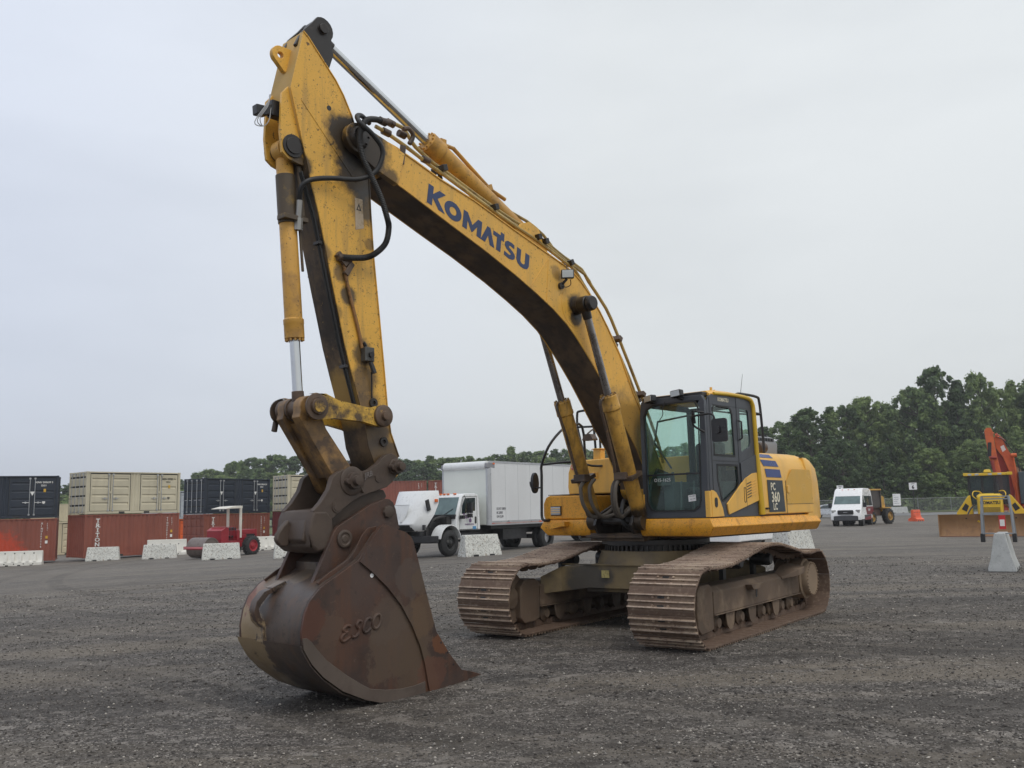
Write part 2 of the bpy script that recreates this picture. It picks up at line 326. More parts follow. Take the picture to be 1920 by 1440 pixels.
PT = track_path(); NS = 48
OFF = .085
def inner(P):
    n_ = len(P)-1; o = []
    for i in range(n_):
        d = (P[(i+1) % n_]-P[(i-1) % n_]).normalized(); o.append(P[i]-Vector((d.z, 0, -d.x))*OFF)
    return o+[o[0]]
sm, LEN = sample_path(inner(PT), NS*2)
PITCHT = LEN/NS
# shoe: profile in (s along travel, n outward), extruded across the width
w_ = .855; hp = PITCHT/2
prof = [(-hp-.040, -.030), (-hp-.010, -.018), (hp-.002, -.014), (hp+.006, -.006), (hp+.004, .0), (hp-.022, .002), (hp-.026, .028), (hp-.040, .028), (hp-.046, .002),
        (.012, .002), (.006, .026), (-.008, .026), (-.014, .002), (-hp+.052, .002), (-hp+.046, .028), (-hp+.030, .028), (-hp+.024, .002), (-hp+.006, .0), (-hp-.012, -.008), (-hp-.042, -.022)]
sb = MB(); sb.plate(prof, -w_/2, w_/2, 'y')
for dy in (-.10, .10):
    for ds in (-hp*.45, hp*.45): sb.cyl((ds, dy, .0), (ds, dy, .016), .017, n=8)
for ds in (hp*.47, -hp*.47): sb.box((ds, 0, .0045), (.026, .085, .006), mi=1)  # black plates painted on for the darkness inside the shoe holes
for dy in (-.085, .085):   # link rails behind the shoe
    sb.plate([(-hp*.98, -.02), (hp*.98, -.02), (hp*.98, -.075), (hp*.5, -.105), (-hp*.5, -.105), (-hp*.98, -.075)], dy-.018, dy+.018, 'y')
shoe0 = sb.build('track_shoe', [m_shoe, m_blk], None, bevel=.003, segs=1)
SHM = shoe0.data
bpy.data.objects.remove(shoe0)
def make_track(Y, lab):
    t = bpy.data.objects.new('track', None); COL.objects.link(t); t.parent = EX; t.location = (0, Y, 0); t['label'] = lab
    for k in range(NS):
        a, b, c = sm[(2*k-1) % (2*NS)][0], sm[2*k][0], sm[(2*k+1) % (2*NS)][0]
        d = (c-a).normalized(); ang = math.atan2(d.z, d.x)
        nrm = Vector((d.z, 0, -d.x))     # outward for counter-clockwise travel
        o = bpy.data.objects.new('track_shoe', SHM); COL.objects.link(o); o.parent = t
        b = b+nrm*OFF; ex = d; ez = nrm; ey = ez.cross(ex)
        o.matrix_local = Matrix(((ex.x, ey.x, ez.x, b.x), (ex.y, ey.y, ez.y, b.y), (ex.z, ey.z, ez.z, b.z), (0, 0, 0, 1)))
        bv = o.modifiers.new('bevel', 'BEVEL'); bv.width = .003; bv.segments = 1; bv.limit_method = 'ANGLE'
    return t
make_track(1.295, 'rusty crawler track under the cab'); make_track(-1.295, 'rusty crawler track on the far side')

for S in (1, -1):
    Y = 1.295*S
    f = MB()
    # box beam with sloped top shoulders
    secs = []
    for x in (-1.7, 1.44):
        secs.append([(x, Y-.205, .33), (x, Y+.205, .33), (x, Y+.205, .60), (x, Y+.13, .665), (x, Y-.13, .665), (x, Y-.205, .60)])
    f.loft(secs)
    f.bx(-1.71, 1.44, Y+.14, Y+.222, .312, .328); f.bx(-1.71, 1.44, Y-.222, Y-.14, .312, .328)
    fr = f.build('track_frame', m_tfr, EX, bevel=.008)
    g = MB()
    g.loft([[(x, Y-d, z) for d, z in ((.2, a0), (-.2, a0), (-.2, a1), (.2, a1))] for x, a0, a1 in ((1.443, .16, .66), (1.55, .13, .71), (1.80, .12, .70), (1.90, .2, .62))])
    g.build('idler_guard', m_tfr, fr, bevel=.02)
    g = MB(); g.cyl((2.02, Y-.11, .475), (2.02, Y+.11, .475), .35, n=32); g.cyl((2.02, Y-.15, .475), (2.02, Y+.15, .475), .14); g.build('idler', m_tfr, fr, bevel=.01)
    g = MB(); g.lathe((-2.0, Y-.2, .52), (0, 1, 0), [(0, .0), (0, .27), (.05, .3), (.42, .3), (.43, .255), (.505, .255), (.52, .245), (.52, 0)], 36)
    for k in range(28):
        a = 2*math.pi*k/28; g.cyl((-2.0+.235*math.cos(a), Y+.315, .52+.235*math.sin(a)), (-2.0+.235*math.cos(a), Y+.335, .52+.235*math.sin(a)), .014, n=6)
    g.build('final_drive', [m_fd], fr, bevel=.004)
    g = MB()
    for k in range(21):
        a = 2*math.pi*k/21; c = (-2.0+.36*math.cos(a), .5+.36*math.sin(a))
        g.plate([(c[0]+dx*math.cos(a)-dz*math.sin(a), c[1]+dx*math.sin(a)+dz*math.cos(a)) for dx, dz in ((-.05, -.035), (.03, -.018), (.03, .018), (-.05, .035))], Y-.03, Y+.03, 'y')
    g.lathe((-2.0, Y-.03, .5), (0, 1, 0), [(0, 0), (0, .33), (.06, .33), (.06, 0)], 30); g.build('sprocket', m_tfr, fr)
    for i, x in enumerate(np.linspace(1.22, -1.45, 8)):
        g = MB(); g.lathe((x, Y-.17, .205), (0, 1, 0), [(0, 0), (0, .06), (.03, .075), (.05, .11), (.075, .11), (.08, .085), (.26, .085), (.265, .11), (.29, .11), (.31, .075), (.34, .06), (.34, 0)], 20)
        g.build('track_roller', m_tfr, fr)
    for x in (.92, .17, -.72):
        g = MB()
        for q in (1, -1):
            g = MB(); g.plate([(x-.14, .31), (x+.14, .31), (x+.11, .16), (x+.05, .10), (x-.05, .10), (x-.11, .16)], Y+q*.175, Y+q*.195, 'y'); g.build('roller_guard', m_tfr, fr, bevel=.005)
    for x in (.35, -.75):
        g = MB(); g.lathe((x, Y-.15, .9 if x > 0 else .88), (0, 1, 0), [(0, 0), (0, .07), (.04, .09), (.26, .09), (.30, .07), (.30, 0)], 18); g.bx(x-.05, x+.05, Y-.16, Y-.10, .64, .9); g.build('carrier_roller', m_blk, fr)
    if S > 0:
        g = MB(); g.plate([(.42, .612), (-.02, .612), (.02, .60), (.1, .55), (.35, .54)], Y+.206, Y+.30, 'y'); g.build('step_bracket', m_tfr, fr, bevel=.004)
        g = MB(); g.loft([[(x, Y+.12, z0), (x, Y+a, z0-.02), (x, Y+a, z1), (x, Y+.1, z1+.06)] for x, a, z0, z1 in ((-.95, .22, .6, .61), (-1.2, .36, .63, .70), (-1.55, .36, .66, .73), (-1.62, .22, .6, .70))]); g.build('step', m_tfr, fr, bevel=.008)
        g = MB(); g.plate(arc(.03, .53, .022, 0, 180, 6)+arc(.03, .44, .022, 180, 360, 6), Y+.2, Y+.209, 'y'); g.build('drain_slot', m_blk, fr)

# car body (X frame)
g = MB()
for sx in (1, -1):
    g.loft([[(sx*x0, y, z0), (sx*x1, y, z0), (sx*x1, y, z1), (sx*x0, y, z1)] for y, x0, x1, z0, z1 in
        ((-1.12, 1.0, 1.38, .48, .72), (-.95, .85, 1.1, .50, .845), (-.55, .45, 1.0, .55, .87), (.55, .45, 1.0, .55, .87), (.95, .85, 1.1, .50, .845), (1.12, 1.0, 1.38, .48, .72))])
g.bx(-.95, .95, -.62, .62, .50, .872)
g.lathe((0, 0, .86), (0, 0, 1), [(0, 0), (0, .86), (.16, .80), (.19, .80), (.19, 0)], 40)
xf = g.build('undercarriage_frame', m_car, EX, bevel=.01)
g = MB(); g.plate([(-1.4, .875), (1.4, .875), (1.4, .895), (-1.4, .895)][:0] or [(1.0, -.98), (1.02, -.98), (1.02, .98), (1.0, .98)], .868, .884, 'z'); g.build('edge_flange', m_car, xf)
g = MB(); g.bx(1.02, 1.026, -.33, -.21, .70, .80)
g.build('casting_mark', mat('pale_yellow_mark', (.5, .42, .16), .8, var=.3, dirt=((.15, .12, .06), .95, 30, .48)), xf)
g = MB()
for k in range(60):
    a = 2*math.pi*k/60; g.box((.72*math.cos(a), .72*math.sin(a), 1.085), (.05, .03, .07), Matrix.Rotation(a, 3, 'Z'))
g.lathe((0, 0, 1.05), (0, 0, 1), [(0, 0), (0, .70), (.09, .70), (.09, .78), (.15, .78), (.15, 0)], 48)
g.build('swing_gear', m_grs, EX)

# ---- upper structure (swung)
def Ub(): return MB(U)
PL = Ub(); PL.bx(-2.3, .78, -.60, .34, 1.19, 1.30)
PL.bx(-2.3, .5, -1.0, 1.0, 1.22, 1.285)
PL.bx(.5, .86, -.62, .36, 1.235, 1.275)
PL.bx(.3, .74, -.62, .4, 1.215, 1.28)
plat = PL.build('revolving_frame', m_under, EX, bevel=.01)
g = Ub()
for y in (-.33, .29): g.plate([(-1.6, 1.30), (.98, 1.30), (1.06, 1.42), (.98, 1.56), (.62, 1.70), (.50, 2.02), (.34, 2.2), (.1, 2.15), (-.4, 1.7), (-1.6, 1.5)], y, y+.045, 'y')
g.build('boom_foot_bracket', m_grs, plat, bevel=.006)
g = Ub(); g.cyl((.88, -.50, 1.47), (.88, .42, 1.47), .05); g.cyl((.28, -.4, 1.95), (.28, .4, 1.95), .075); g.build('foot_pin', m_grs, plat)
g = Ub(); g.bx(-.3, .45, -.27, .28, 1.30, 1.52); g.bx(-.2, .3, -.52, -.35, 1.3, 1.9)
for k in range(5): g.cyl((.3+.1*k, -.12+.09*k, 1.3), (.3+.1*k, -.12+.09*k, 1.55+.03*(k % 3)), .035, n=10)
g.build('valve_machinery', m_grs, plat, bevel=.01)

def deck(y0, y1, xf_, side, name):
    """long skirt with a kinked section all round its outside; side +1 left, -1 right"""
    def ring(z, xa, xb, yo): 
        ys = (y0, yo) if side > 0 else (yo, y1)
        return [(xa, ys[0], z), (xb, ys[0], z), (xb, ys[1], z), (xa, ys[1], z)]
    o = y1 if side > 0 else y0
    s_ = side
    g = Ub(); g.loft([ring(1.497, -2.31, xf_-.025, o-s_*.06), ring(1.385, -2.33, xf_, o), ring(1.285, -2.38, xf_-.045, o-s_*.08), ring(1.262, -2.36, xf_-.07, o-s_*.10)])
    return g.build(name, m_deck, EX, bevel=.012)
dk = deck(.34, 1.50, .885, 1, 'side_deck')
g = Ub(); g.bx(.30, .56, 1.463, 1.472, 1.41, 1.45); 
g = Ub(); g.plate([(.42, 1.478), (.6, 1.478), (.52, 1.40), (.36, 1.40)], 1.478, 1.4795, 'y')
# right-hand side: lower deck, tool box, fuel tank
rd = deck(-1.54, -.60, .80, -1, 'right_deck')
g = Ub(); g.plate([(-1.35, 1.43), (-.98, 1.47), (-.98, 1.40), (-1.05, 1.40), (-1.25, 1.36)], .79, .90, 'x'); g.build('foot_step', m_deck, rd, bevel=.004)
g = Ub()
g.loft([[(x, y, z) for y, z in ((-.57, 1.50), (-1.45-o*.04, 1.50), (-1.49-o*.0, 1.56), (-1.49, 1.74), (-1.44, 1.83), (-1.37, 1.858), (-.57, 1.85))] for x, o in ((.05, 0), (.70, 0), (.775, .5))])
tb = g.build('tool_box', m_deck, EX, bevel=.025, segs=3)
g = Ub(); g.bx(.0, .76, -1.4, -.57, 1.862, 1.872); g.build('box_lid', m_brn, tb)
g = Ub(); g.bx(.765, .785, -1.33, -1.13, 1.56, 1.70, 0); g.bx(.787, .80, -1.32, -1.14, 1.575, 1.69, 1)
for z in (1.60, 1.63, 1.66): g.bx(.80, .806, -1.325, -1.135, z, z+.008, 2)
g.build('headlight', [m_blk, m_lens, m_hood], tb)
g = Ub()
g.loft([[(x, y, z) for y, z in ((-.56, 1.875), (-1.48, 1.875), (-1.495, 2.0), (-1.48, 2.22), (-1.43, 2.34), (-1.36, 2.40), (-.60, 2.415), (-.56, 2.38))] for x in (-2.3, .10, .17)])
ft = g.build('fuel_tank', m_hood, EX, bevel=.03, segs=3)
g = Ub(); g.bx(.172, .178, -1.20, -.88, 2.10, 2.20); g.build('grab_recess', m_deck, ft, bevel=.01)
g = Ub(); g.bx(.172, .178, -1.40, -1.20, 2.26, 2.34); g.build('warning_label', mat('red_white_label', (.6, .1, .12), .5, dirt=((.8, .8, .8), 1, 30, .5)), ft)
g = Ub(); g.bx(-.02, .10, -1.02, -.88, 2.41, 2.56); g.bx(-.05, .12, -1.04, -.86, 2.56, 2.575); g.build('filler_cap', m_hood, ft, bevel=.01)
g = Ub(); g.bx(-2.3, .04, -1.49, -.5, 1.31, 1.875); g.bx(-2.3, -.52, -.5, 1.40, 1.31, 2.2); g.build('inner_housing', m_grs, EX)

# engine hood and counterweight
def hoodsec(x, zs=0, k=1):
    return [(x, y, z) for y, z in ((-1.44, 2.0), (-1.40, 2.30-zs), (-1.28, 2.405-zs), (1.22, 2.412-zs), (1.33, 2.39-zs), (1.405, 2.31-zs), (1.44, 2.18-zs), (1.46, 2.0-zs*.5), (1.462, 1.52), (1.3, 1.50), (-1.44, 1.50))]
g = Ub(); g.loft([hoodsec(-.50), hoodsec(-1.25), hoodsec(-1.9), hoodsec(-2.06, .02), hoodsec(-2.16, .10)])
hd = g.build('engine_hood', m_hood, EX, bevel=.012)
def hooddecal(name, pts, m, off=.004):
    # lay a 2D side decal on the curved hood side
    prof_ = [(1.465, 1.5), (1.463, 2.0), (1.443, 2.18), (1.408, 2.31), (1.333, 2.392), (1.22, 2.414)]
    def yat(z): return float(np.interp(z, [p[1] for p in prof_], [p[0] for p in prof_]))
    g = Ub(); n = 6
    (a, b, c, d) = pts   # top-left, top-right, bottom-right, bottom-left
    rows = []
    for i in range(n+1):
        t = i/n; l_ = (a[0]+(d[0]-a[0])*t, a[1]+(d[1]-a[1])*t); r_ = (b[0]+(c[0]-b[0])*t, b[1]+(c[1]-b[1])*t)
        rows.append([(l_[0], yat(l_[1])+off, l_[1]), (r_[0], yat(r_[1])+off, r_[1])])
    vs = [p for r in rows for p in r]+[(p[0], p[1]-.003, p[2]) for r in rows for p in r]; k = 2*(n+1)
    fs = [(2*i, 2*i+1, 2*i+3, 2*i+2) for i in range(n)]+[(k+2*i+2, k+2*i+3, k+2*i+1, k+2*i) for i in range(n)]
    g.add(vs, fs); return g.build(name, m, hd, recalc=False)
hooddecal('blue_stripe', [(-.545, 2.385), (-1.03, 2.378), (-1.06, 2.325), (-.60, 2.33)], m_blue)
hooddecal('blue_stripe', [(-.627, 2.296), (-1.089, 2.285), (-1.134, 2.2), (-.675, 2.205)], m_blue)
hooddecal('blue_stripe', [(-.69, 2.165), (-1.15, 2.158), (-1.165, 2.042), (-.705, 2.045)], m_blue)
mp_ = hooddecal('model_plate', [(-.705, 2.005), (-1.176, 2.0), (-1.216, 1.55), (-.721, 1.55)], m_blkd)
g = Ub()
for tx, x, z, s_ in (('PC', -.79, 1.88, .15), ('360', -.80, 1.71, .205), ('LC', -.84, 1.60, .135)):
    g.text(tx, (x, 1.4705, z-.02), (-1, 0, 0), (0, 0, 1), s_, bold=.022, depth=.002, sx=.82 if tx == '360' else .80)
g.build('model_lettering', m_cream, mp_)
g = Ub(); g.bx(-1.283, -1.275, 1.4635, 1.4665, 1.52, 2.0); g.bx(-2.17, -1.283, 1.4635, 1.4665, 1.655, 1.660); g.build('panel_seam', m_under, hd)
g = Ub(); g.plate([(-1.29, 1.945), (-1.33, 2.02), (-1.5, 2.17), (-2.1, 2.17), (-2.16, 2.0), (-2.15, 1.66), (-1.30, 1.66)], 1.463, 1.4645, 'y'); 
lt = g.build('access_door', mat('hood_yellow_door', (.66, .37, .045), .34, var=.04, dirt=((.5, .33, .1), .3, 2, .5)), hd)
g = Ub(); g.plate(rrect(-1.40, -1.31, 1.82, 1.93, .02), 1.466, 1.474, 'y'); g.build('latch', m_hood, lt, bevel=.003)
g = Ub(); g.cyl((-.62, 1.46, 1.60), (-.62, 1.50, 1.60), .014, n=8); g.cyl((-.68, 1.46, 1.60), (-.68, 1.50, 1.60), .014, n=8); g.build('hose_plug', m_blk, hd)
g = Ub(); R0 = []
for z, xs, k in ((1.42, -2.24, .0), (1.45, -2.25, .03), (1.75, -2.24, .04), (2.0, -2.215, .03), (2.19, -2.16, .0), (2.31, -2.06, -.08), (2.36, -2.0, -.16)):
    ring = [(-2.0, -1.45, z)]
    for i in range(17):
        a = -1+2*i/16; ring.append((xs-(.70+k)*math.cos(a*math.pi/2)**.7, (1.455+min(k, 0)*.3)*math.sin(a*math.pi/2), z))
    ring.append((-2.0, 1.455+min(k, 0)*.3, z)); R0.append(ring)
g.loft(R0); g.build('counterweight', m_hood, EX, bevel=.03, segs=3)
# raised engine cover with slots
g = Ub()
g.loft([[(x, y, z) for y, z in ((.25, 2.42), (.90, 2.42), (.92, 2.60), (.86, 2.70), (.72, 2.755), (.25, 2.76))] for x in (-1.52, -2.02, -2.14, -2.2)])
ec = g.build('exhaust_cover', m_alu, EX, bevel=.02, segs=3)
g = Ub()
for k in range(6): g.bx(-1.60-k*.088, -1.66-k*.088, .875, .905, 2.64, 2.69)
for k in range(6): g.bx(-1.60-k*.088, -1.66-k*.088, .72, .80, 2.725, 2.756)
g.build('cover_slots', m_blk, ec)
g = Ub(); g.cyl((-1.36, .98, 2.52), (-1.58, .98, 2.52), .085, n=20); g.build('exhaust_pipe', m_brn, ec)

# ---- cab
CY0, CY1, CXF, CXR = .395, 1.425, .84, -.47
cb = Ub()
cb.bx(CXR, CXF-.02, CY0, CY1-.01, 1.50, 1.535); cabf = cb.build('cab', m_dgr, EX, bevel=.006)
# front frame
outer = [(.40, 1.50), (1.415, 1.50), (1.425, 2.3), (1.425, 3.04), (1.385, 3.12), (.50, 3.14), (.42, 3.10), (.395, 2.9)]
gl = [(.47, 1.70), (.52, 1.61), (.60, 1.585), (1.20, 1.592), (1.29, 1.64), (1.315, 1.73), (1.33, 2.2), (1.345, 2.95), (1.29, 3.045), (1.2, 3.055), (.62, 3.055), (.50, 2.99), (.46, 2.90)]
g = Ub(); g.plate(outer, .775, .845, 'x', [gl]); g.build('front_frame', m_dgr, cabf, bevel=.012, segs=2)
def inset(pts, d):
    cx = sum(p[0] for p in pts)/len(pts); cz = sum(p[1] for p in pts)/len(pts)
    return [(p[0]+(cx-p[0])*d/max(abs(cx-p[0]), abs(cz-p[1]), .1)*1.0, p[1]+(cz-p[1])*d/max(abs(cx-p[0]), abs(cz-p[1]), .1)) for p in pts]
g = Ub(); g.plate(gl, .846, .853, 'x', [inset(gl, .022)]); g.build('windshield_gasket', m_rub, cabf)
g = Ub(); g.plate(gl, .808, .814, 'x'); ws = g.build('windshield', m_gcab, cabf)
g = Ub(); g.bx(.812, .835, .46, 1.33, 2.075, 2.098); g.build('windshield_bar', m_blk, ws)
g = Ub(); g.text('O15-1625', (.818, .57, 1.995), (0, 1, 0), (0, 0, 1), .065, bold=-.002, depth=.001); g.build('chalk_marking', m_wht, ws)
g = Ub(); g.plate([(1.10, 1.80), (1.212, 1.812), (1.218, 1.728), (1.104, 1.716)], .816, .818, 'x'); tk = g.build('paper_ticket', m_wht, ws)
g = Ub(); g.text('015-1625', (.8195, 1.118, 1.778), (0, 1, .1), (0, -.1, 1), .022, bold=.01, depth=.0005); g.text('Lot 1156', (.8195, 1.128, 1.742), (0, 1, .1), (0, -.1, 1), .022, bold=.01, depth=.0005); g.build('ticket_writing', m_blk, tk)
# left side with openings
side = [(.80, 1.50), (.80, 2.95), (.735, 3.10), (.66, 3.14), (-.33, 3.14), (-.42, 3.10), (-.455, 3.0), (-.47, 2.2), (-.47, 1.50)]
dwin = [(.665, 2.315), (.66, 2.96), (.63, 3.0), (.23, 3.0), (.16, 2.97), (.125, 2.9), (.108, 2.31)]
lwin = [(.61, 2.205), (.05, 2.205), (.035, 1.95), (.10, 1.88), (.44, 1.715), (.50, 1.705), (.54, 1.74), (.615, 2.0)]
qwin = [(-.09, 2.985), (-.30, 2.98), (-.325, 2.95), (-.35, 2.55), (-.32, 2.47), (-.10, 2.385), (-.075, 2.42)]
g = Ub(); g.plate(side, 1.40, 1.43, 'y', [dwin, lwin, qwin]); sd_ = g.build('side_frame', m_dgr, cabf, bevel=.006)
for nm, w3, m3 in (('door_window', dwin, m_gcab), ('lower_door_window', lwin, m_gdk), ('rear_quarter_window', qwin, m_gcab)):
    g = Ub(); g.plate(w3, 1.412, 1.417, 'y'); g.build(nm, m3, sd_)
    if nm != 'rear_quarter_window':
        g = Ub(); g.plate(w3, 1.4305, 1.436, 'y', [inset(w3, .025)]); g.build('window_gasket', m_rub, sd_)
g = Ub(); g.bx(.005, .012, 1.4305, 1.434, 1.9, 3.13); g.bx(.72, .728, 1.4305, 1.434, 1.85, 3.10); g.bx(.01, .72, 1.4305, 1.434, 2.245, 2.253); g.build('door_seam', m_blk, sd_)
g = Ub(); g.tube([(-.02, 1.44, 2.55), (-.035, 1.475, 2.57), (-.035, 1.475, 2.80), (-.02, 1.44, 2.82)], .014, 8); g.build('door_handle', m_blk, sd_)
g = Ub(); g.text('KOMATSU', (.50, 1.432, 3.055), (-1, 0, 0), (0, 0, 1), .072, bold=.02, depth=.0015, sx=.85); g.build('cab_lettering', m_cream, sd_)
g = Ub(); g.plate([(-.01, 2.23), (-.46, 2.36), (-.468, 2.10), (-.25, 2.03), (-.02, 1.94)], 1.431, 1.446, 'y'); g.build('grey_side_panel', m_dgr, sd_, bevel=.01)
vent = [(.415, 1.68), (-.1, 2.02), (-.3, 2.09), (-.445, 2.105), (-.466, 1.715), (.375, 1.535), (.40, 1.60)]
g = Ub(); g.plate(vent, 1.431, 1.452, 'y'); vp = g.build('vent_panel', m_hood, sd_, bevel=.006)
g = Ub(); B = 0
for k in range(6):
    z = 1.745+k*.038; x0 = -.135
    g.plate([(x0, z), (x0-.12, z+.032), (x0-.12, z+.046), (x0, z+.014)], 1.4525, 1.4545, 'y', mi=0)
    g.plate([(x0-.13, z+.035), (x0-.27, z+.07), (x0-.27, z+.08), (x0-.13, z+.045)], 1.4525, 1.458, 'y', mi=1)
g.build('vent_slots', [m_blk, m_hood], vp)
g = Ub(); g.plate(rrect(-.10, -.045, 1.69, 1.90, .02), 1.4525, 1.456, 'y', [rrect(-.092, -.053, 1.70, 1.89, .015)]); g.bx(-.118, -.112, 1.4525, 1.454, 1.6, 2.02); g.build('panel_handle', m_brn, vp)
small = [(.80, 1.86), (.74, 1.855), (.68, 1.83), (.60, 1.74), (.53, 1.62), (.50, 1.515), (.80, 1.51)]
g = Ub(); g.plate(small, 1.431, 1.446, 'y'); g.bx(.80, .848, 1.30+.07, 1.44, 1.51, 1.85); sp_ = g.build('yellow_corner_panel', m_hood, sd_, bevel=.005)
g = Ub(); g.plate(arc(.70, 1.73, .035, 0, 180, 8)+arc(.70, 1.67, .035, 180, 360, 8), 1.4465, 1.452, 'y'); g.build('lamp_opening', m_blk, sp_)
g = Ub(); g.bx(.846, .85, .398, .425, 1.50, 1.83); g.build('corner_strip', m_hood, cabf)
# far side, back, roof, yellow rim
g = Ub(); g.plate(side, .39, .42, 'y', [[(.74, 1.80), (.72, 3.04), (-.38, 3.04), (-.40, 1.80)]]); rs = g.build('right_side_frame', m_int, cabf)
g = Ub(); g.plate([(.74, 1.80), (.72, 3.04), (-.38, 3.04), (-.40, 1.80)], .403, .407, 'y'); g.build('right_window', m_gcab, rs)
g = Ub(); g.plate([(.395, 1.5), (1.425, 1.5), (1.425, 3.10), (.395, 3.10)], -.47, -.44, 'x', [[(.46, 2.15), (1.36, 2.15), (1.36, 3.04), (.46, 3.04)]]); bk = g.build('rear_frame', m_int, cabf)
g = Ub(); g.plate([(.46, 2.15), (1.36, 2.15), (1.36, 3.04), (.46, 3.04)], -.457, -.453, 'x'); g.build('rear_window', m_gcab, bk)
g = Ub(); g.loft([[(x, y, z) for y, z in ((.40, 3.12), (1.425, 3.12), (1.425, 3.155+b), (1.37, 3.195+b), (.46, 3.195+b), (.40, 3.155+b))] for x, b in ((.70, -.01), (.55, .01), (.1, .02), (-.36, .01), (-.44, -.03))]); 
rf = g.build('cab_roof', m_hood, cabf, bevel=.015, segs=3)
g = Ub(); g.bx(.66, .83, .44, 1.39, 3.10, 3.165); g.build('roof_visor', m_blk, rf, bevel=.015)
for y in (.60, 1.02, 1.30): pass
g = Ub(); g.cyl((.5, 1.34, 3.19), (.5, 1.34, 3.25), .018, n=10); g.cyl((.42, 1.34, 3.19), (.42, 1.34, 3.22), .014, n=10); g.cyl((.66, .5, 3.16), (.66, .5, 3.22), .018, n=10); g.build('roof_bolt', m_hood, rf)
g = Ub(); g.tube([(.60, 1.432, 3.15), (.12, 1.436, 3.165), (-.33, 1.436, 3.15), (-.43, 1.44, 3.09), (-.468, 1.44, 2.95), (-.485, 1.442, 2.4), (-.50, 1.445, 2.05), (-.53, 1.45, 1.52)], [.022, .024, .03, .034, .034, .036, .042, .048], 10, smooth=3); g.build('yellow_pillar_trim', mat('pillar_yellow_paint', (.62, .39, .02), .38, var=.06), cabf)
# lamps
for y0, z0, ry in ((.64, 3.125, -.25), (1.07, 3.155, .05)):
    Rm = Matrix.Rotation(ry, 3, 'Z') @ Matrix.Rotation(.1, 3, 'X')
    g = Ub(); g.box((.93, y0, z0), (.10, .165, .10), Rm); lp = g.build('work_light', m_blk, cabf, bevel=.018)
    g = Ub(); g.box((.9825 if ry > 0 else .981, y0+(.0 if ry > 0 else -.013), z0), (.006, .135, .075), Rm); g.build('lamp_lens', m_lens, lp, bevel=.004)
    g = Ub(); g.cyl((.92, y0, z0-.05), (.84, y0+.03, 3.08), .018, n=8); g.build('lamp_bracket', m_blk, lp)
g = Ub(); g.tube([(.86, .83, 3.08), (.88, .80, 2.98), (.865, .79, 2.9), (.86, .73, 2.83)], .006, 6, smooth=4); g.build('cable', m_blk, cabf)
# mirror on its arms (left)
g = Ub(); g.tube([(.86, 1.42, 2.88), (.95, 1.36, 2.89)], .014); g.tube([(.86, 1.42, 2.62), (.96, 1.33, 2.70), (.99, 1.33, 2.78), (1.02, 1.36, 2.82), (1.04, 1.52, 2.83), (1.05, 1.63, 2.83), (1.05, 1.68, 2.79), (1.05, 1.70, 2.66)], .014, 8, smooth=3); g.cyl((.97, 1.345, 2.73), (1.0, 1.345, 2.90), .02); ma = g.build('mirror_arm', m_blk, cabf)
g = Ub(); g.plate(rrect(1.645, 1.865, 2.46, 2.76, .035), 1.04, 1.065, 'x', ()); g.plate(rrect(1.70, 1.77, 2.57, 2.66, .02), 1.065, 1.09, 'x'); g.build('mirror', m_mir, ma, bevel=.01)
# interior
g = Ub(); g.bx(-.1, .22, .68, 1.12, 1.75, 1.92); g.bx(-.22, -.08, .68, 1.12, 1.9, 2.55); g.bx(-.2, -.1, .80, 1.0, 2.56, 2.74); g.build('operator_seat', m_int, cabf, bevel=.05, segs=3)
g = Ub(); g.bx(-.25, .42, .46, .62, 1.54, 2.0); g.bx(-.1, .35, 1.2, 1.36, 1.6, 1.98); g.bx(.35, .55, .44, .58, 1.95, 2.12); g.tube([(.5, .78, 1.55), (.46, .78, 2.0)], .015); g.tube([(.5, .98, 1.55), (.46, .98, 2.0)], .015); g.tube([(.28, .54, 2.0), (.3, .54, 2.14)], .02); g.tube([(.28, 1.27, 1.98), (.3, 1.27, 2.12)], .02); g.build('control_console', m_intg, cabf, bevel=.012)
g = Ub(); g.bx(-.44, .78, .42, 1.40, 1.536, 1.56); g.bx(-.44, -.25, .42, 1.40, 1.56, 2.15); g.build('cab_floor', m_int, cabf)
g = Ub(); g.tube([(-.38, .46, 3.0), (.5, .46, 2.85), (.6, .46, 2.55), (.2, .46, 2.2)], .014); g.build('inner_grab_rail', m_intg, cabf)
g = Ub(); g.tube([(-.55, 1.2, 3.15), (-.58, 1.2, 3.30), (-.66, 1.2, 3.56)], [.006, .004, .0025], 6); g.build('antenna', m_blk, rf)

# ---- rails and mirrors
g = Ub()
g.tube([(-.44, 1.0, 3.12), (-.60, 1.1, 3.26), (-.82, 1.1, 3.285), (-1.24, 1.1, 3.275), (-1.31, 1.1, 3.22), (-1.345, 1.1, 3.0), (-1.38, 1.1, 2.50), (-1.36, 1.1, 2.44)], .021, 8, smooth=3)
g.tube([(-.47, 1.1, 3.03), (-1.34, 1.1, 3.02)], .018); g.tube([(-.47, .75, 3.05), (-1.0, .9, 3.02), (-1.34, 1.1, 3.01)], .014)
g.build('rear_handrail', m_blk, EX)
g = Ub()
g.tube([(.72, -1.36, 1.49), (.85, -1.40, 1.49), (.85, -1.455, 1.54), (.85, -1.455, 1.7), (.85, -1.44, 2.17), (.85, -1.434, 2.33), (.80, -1.33, 2.6), (.55, -1.30, 2.84), (.3, -1.3, 2.95), (.0, -1.3, 2.95), (-.05, -1.3, 2.5), (-.05, -1.3, 2.41)], .021, 8, smooth=3)
g.tube([(.85, -1.435, 2.33), (.6, -1.0, 2.36), (.3, -.9, 2.30), (.1, -.75, 2.30)], .017, 8, smooth=3)
hr = g.build('front_handrail', m_blk, EX)
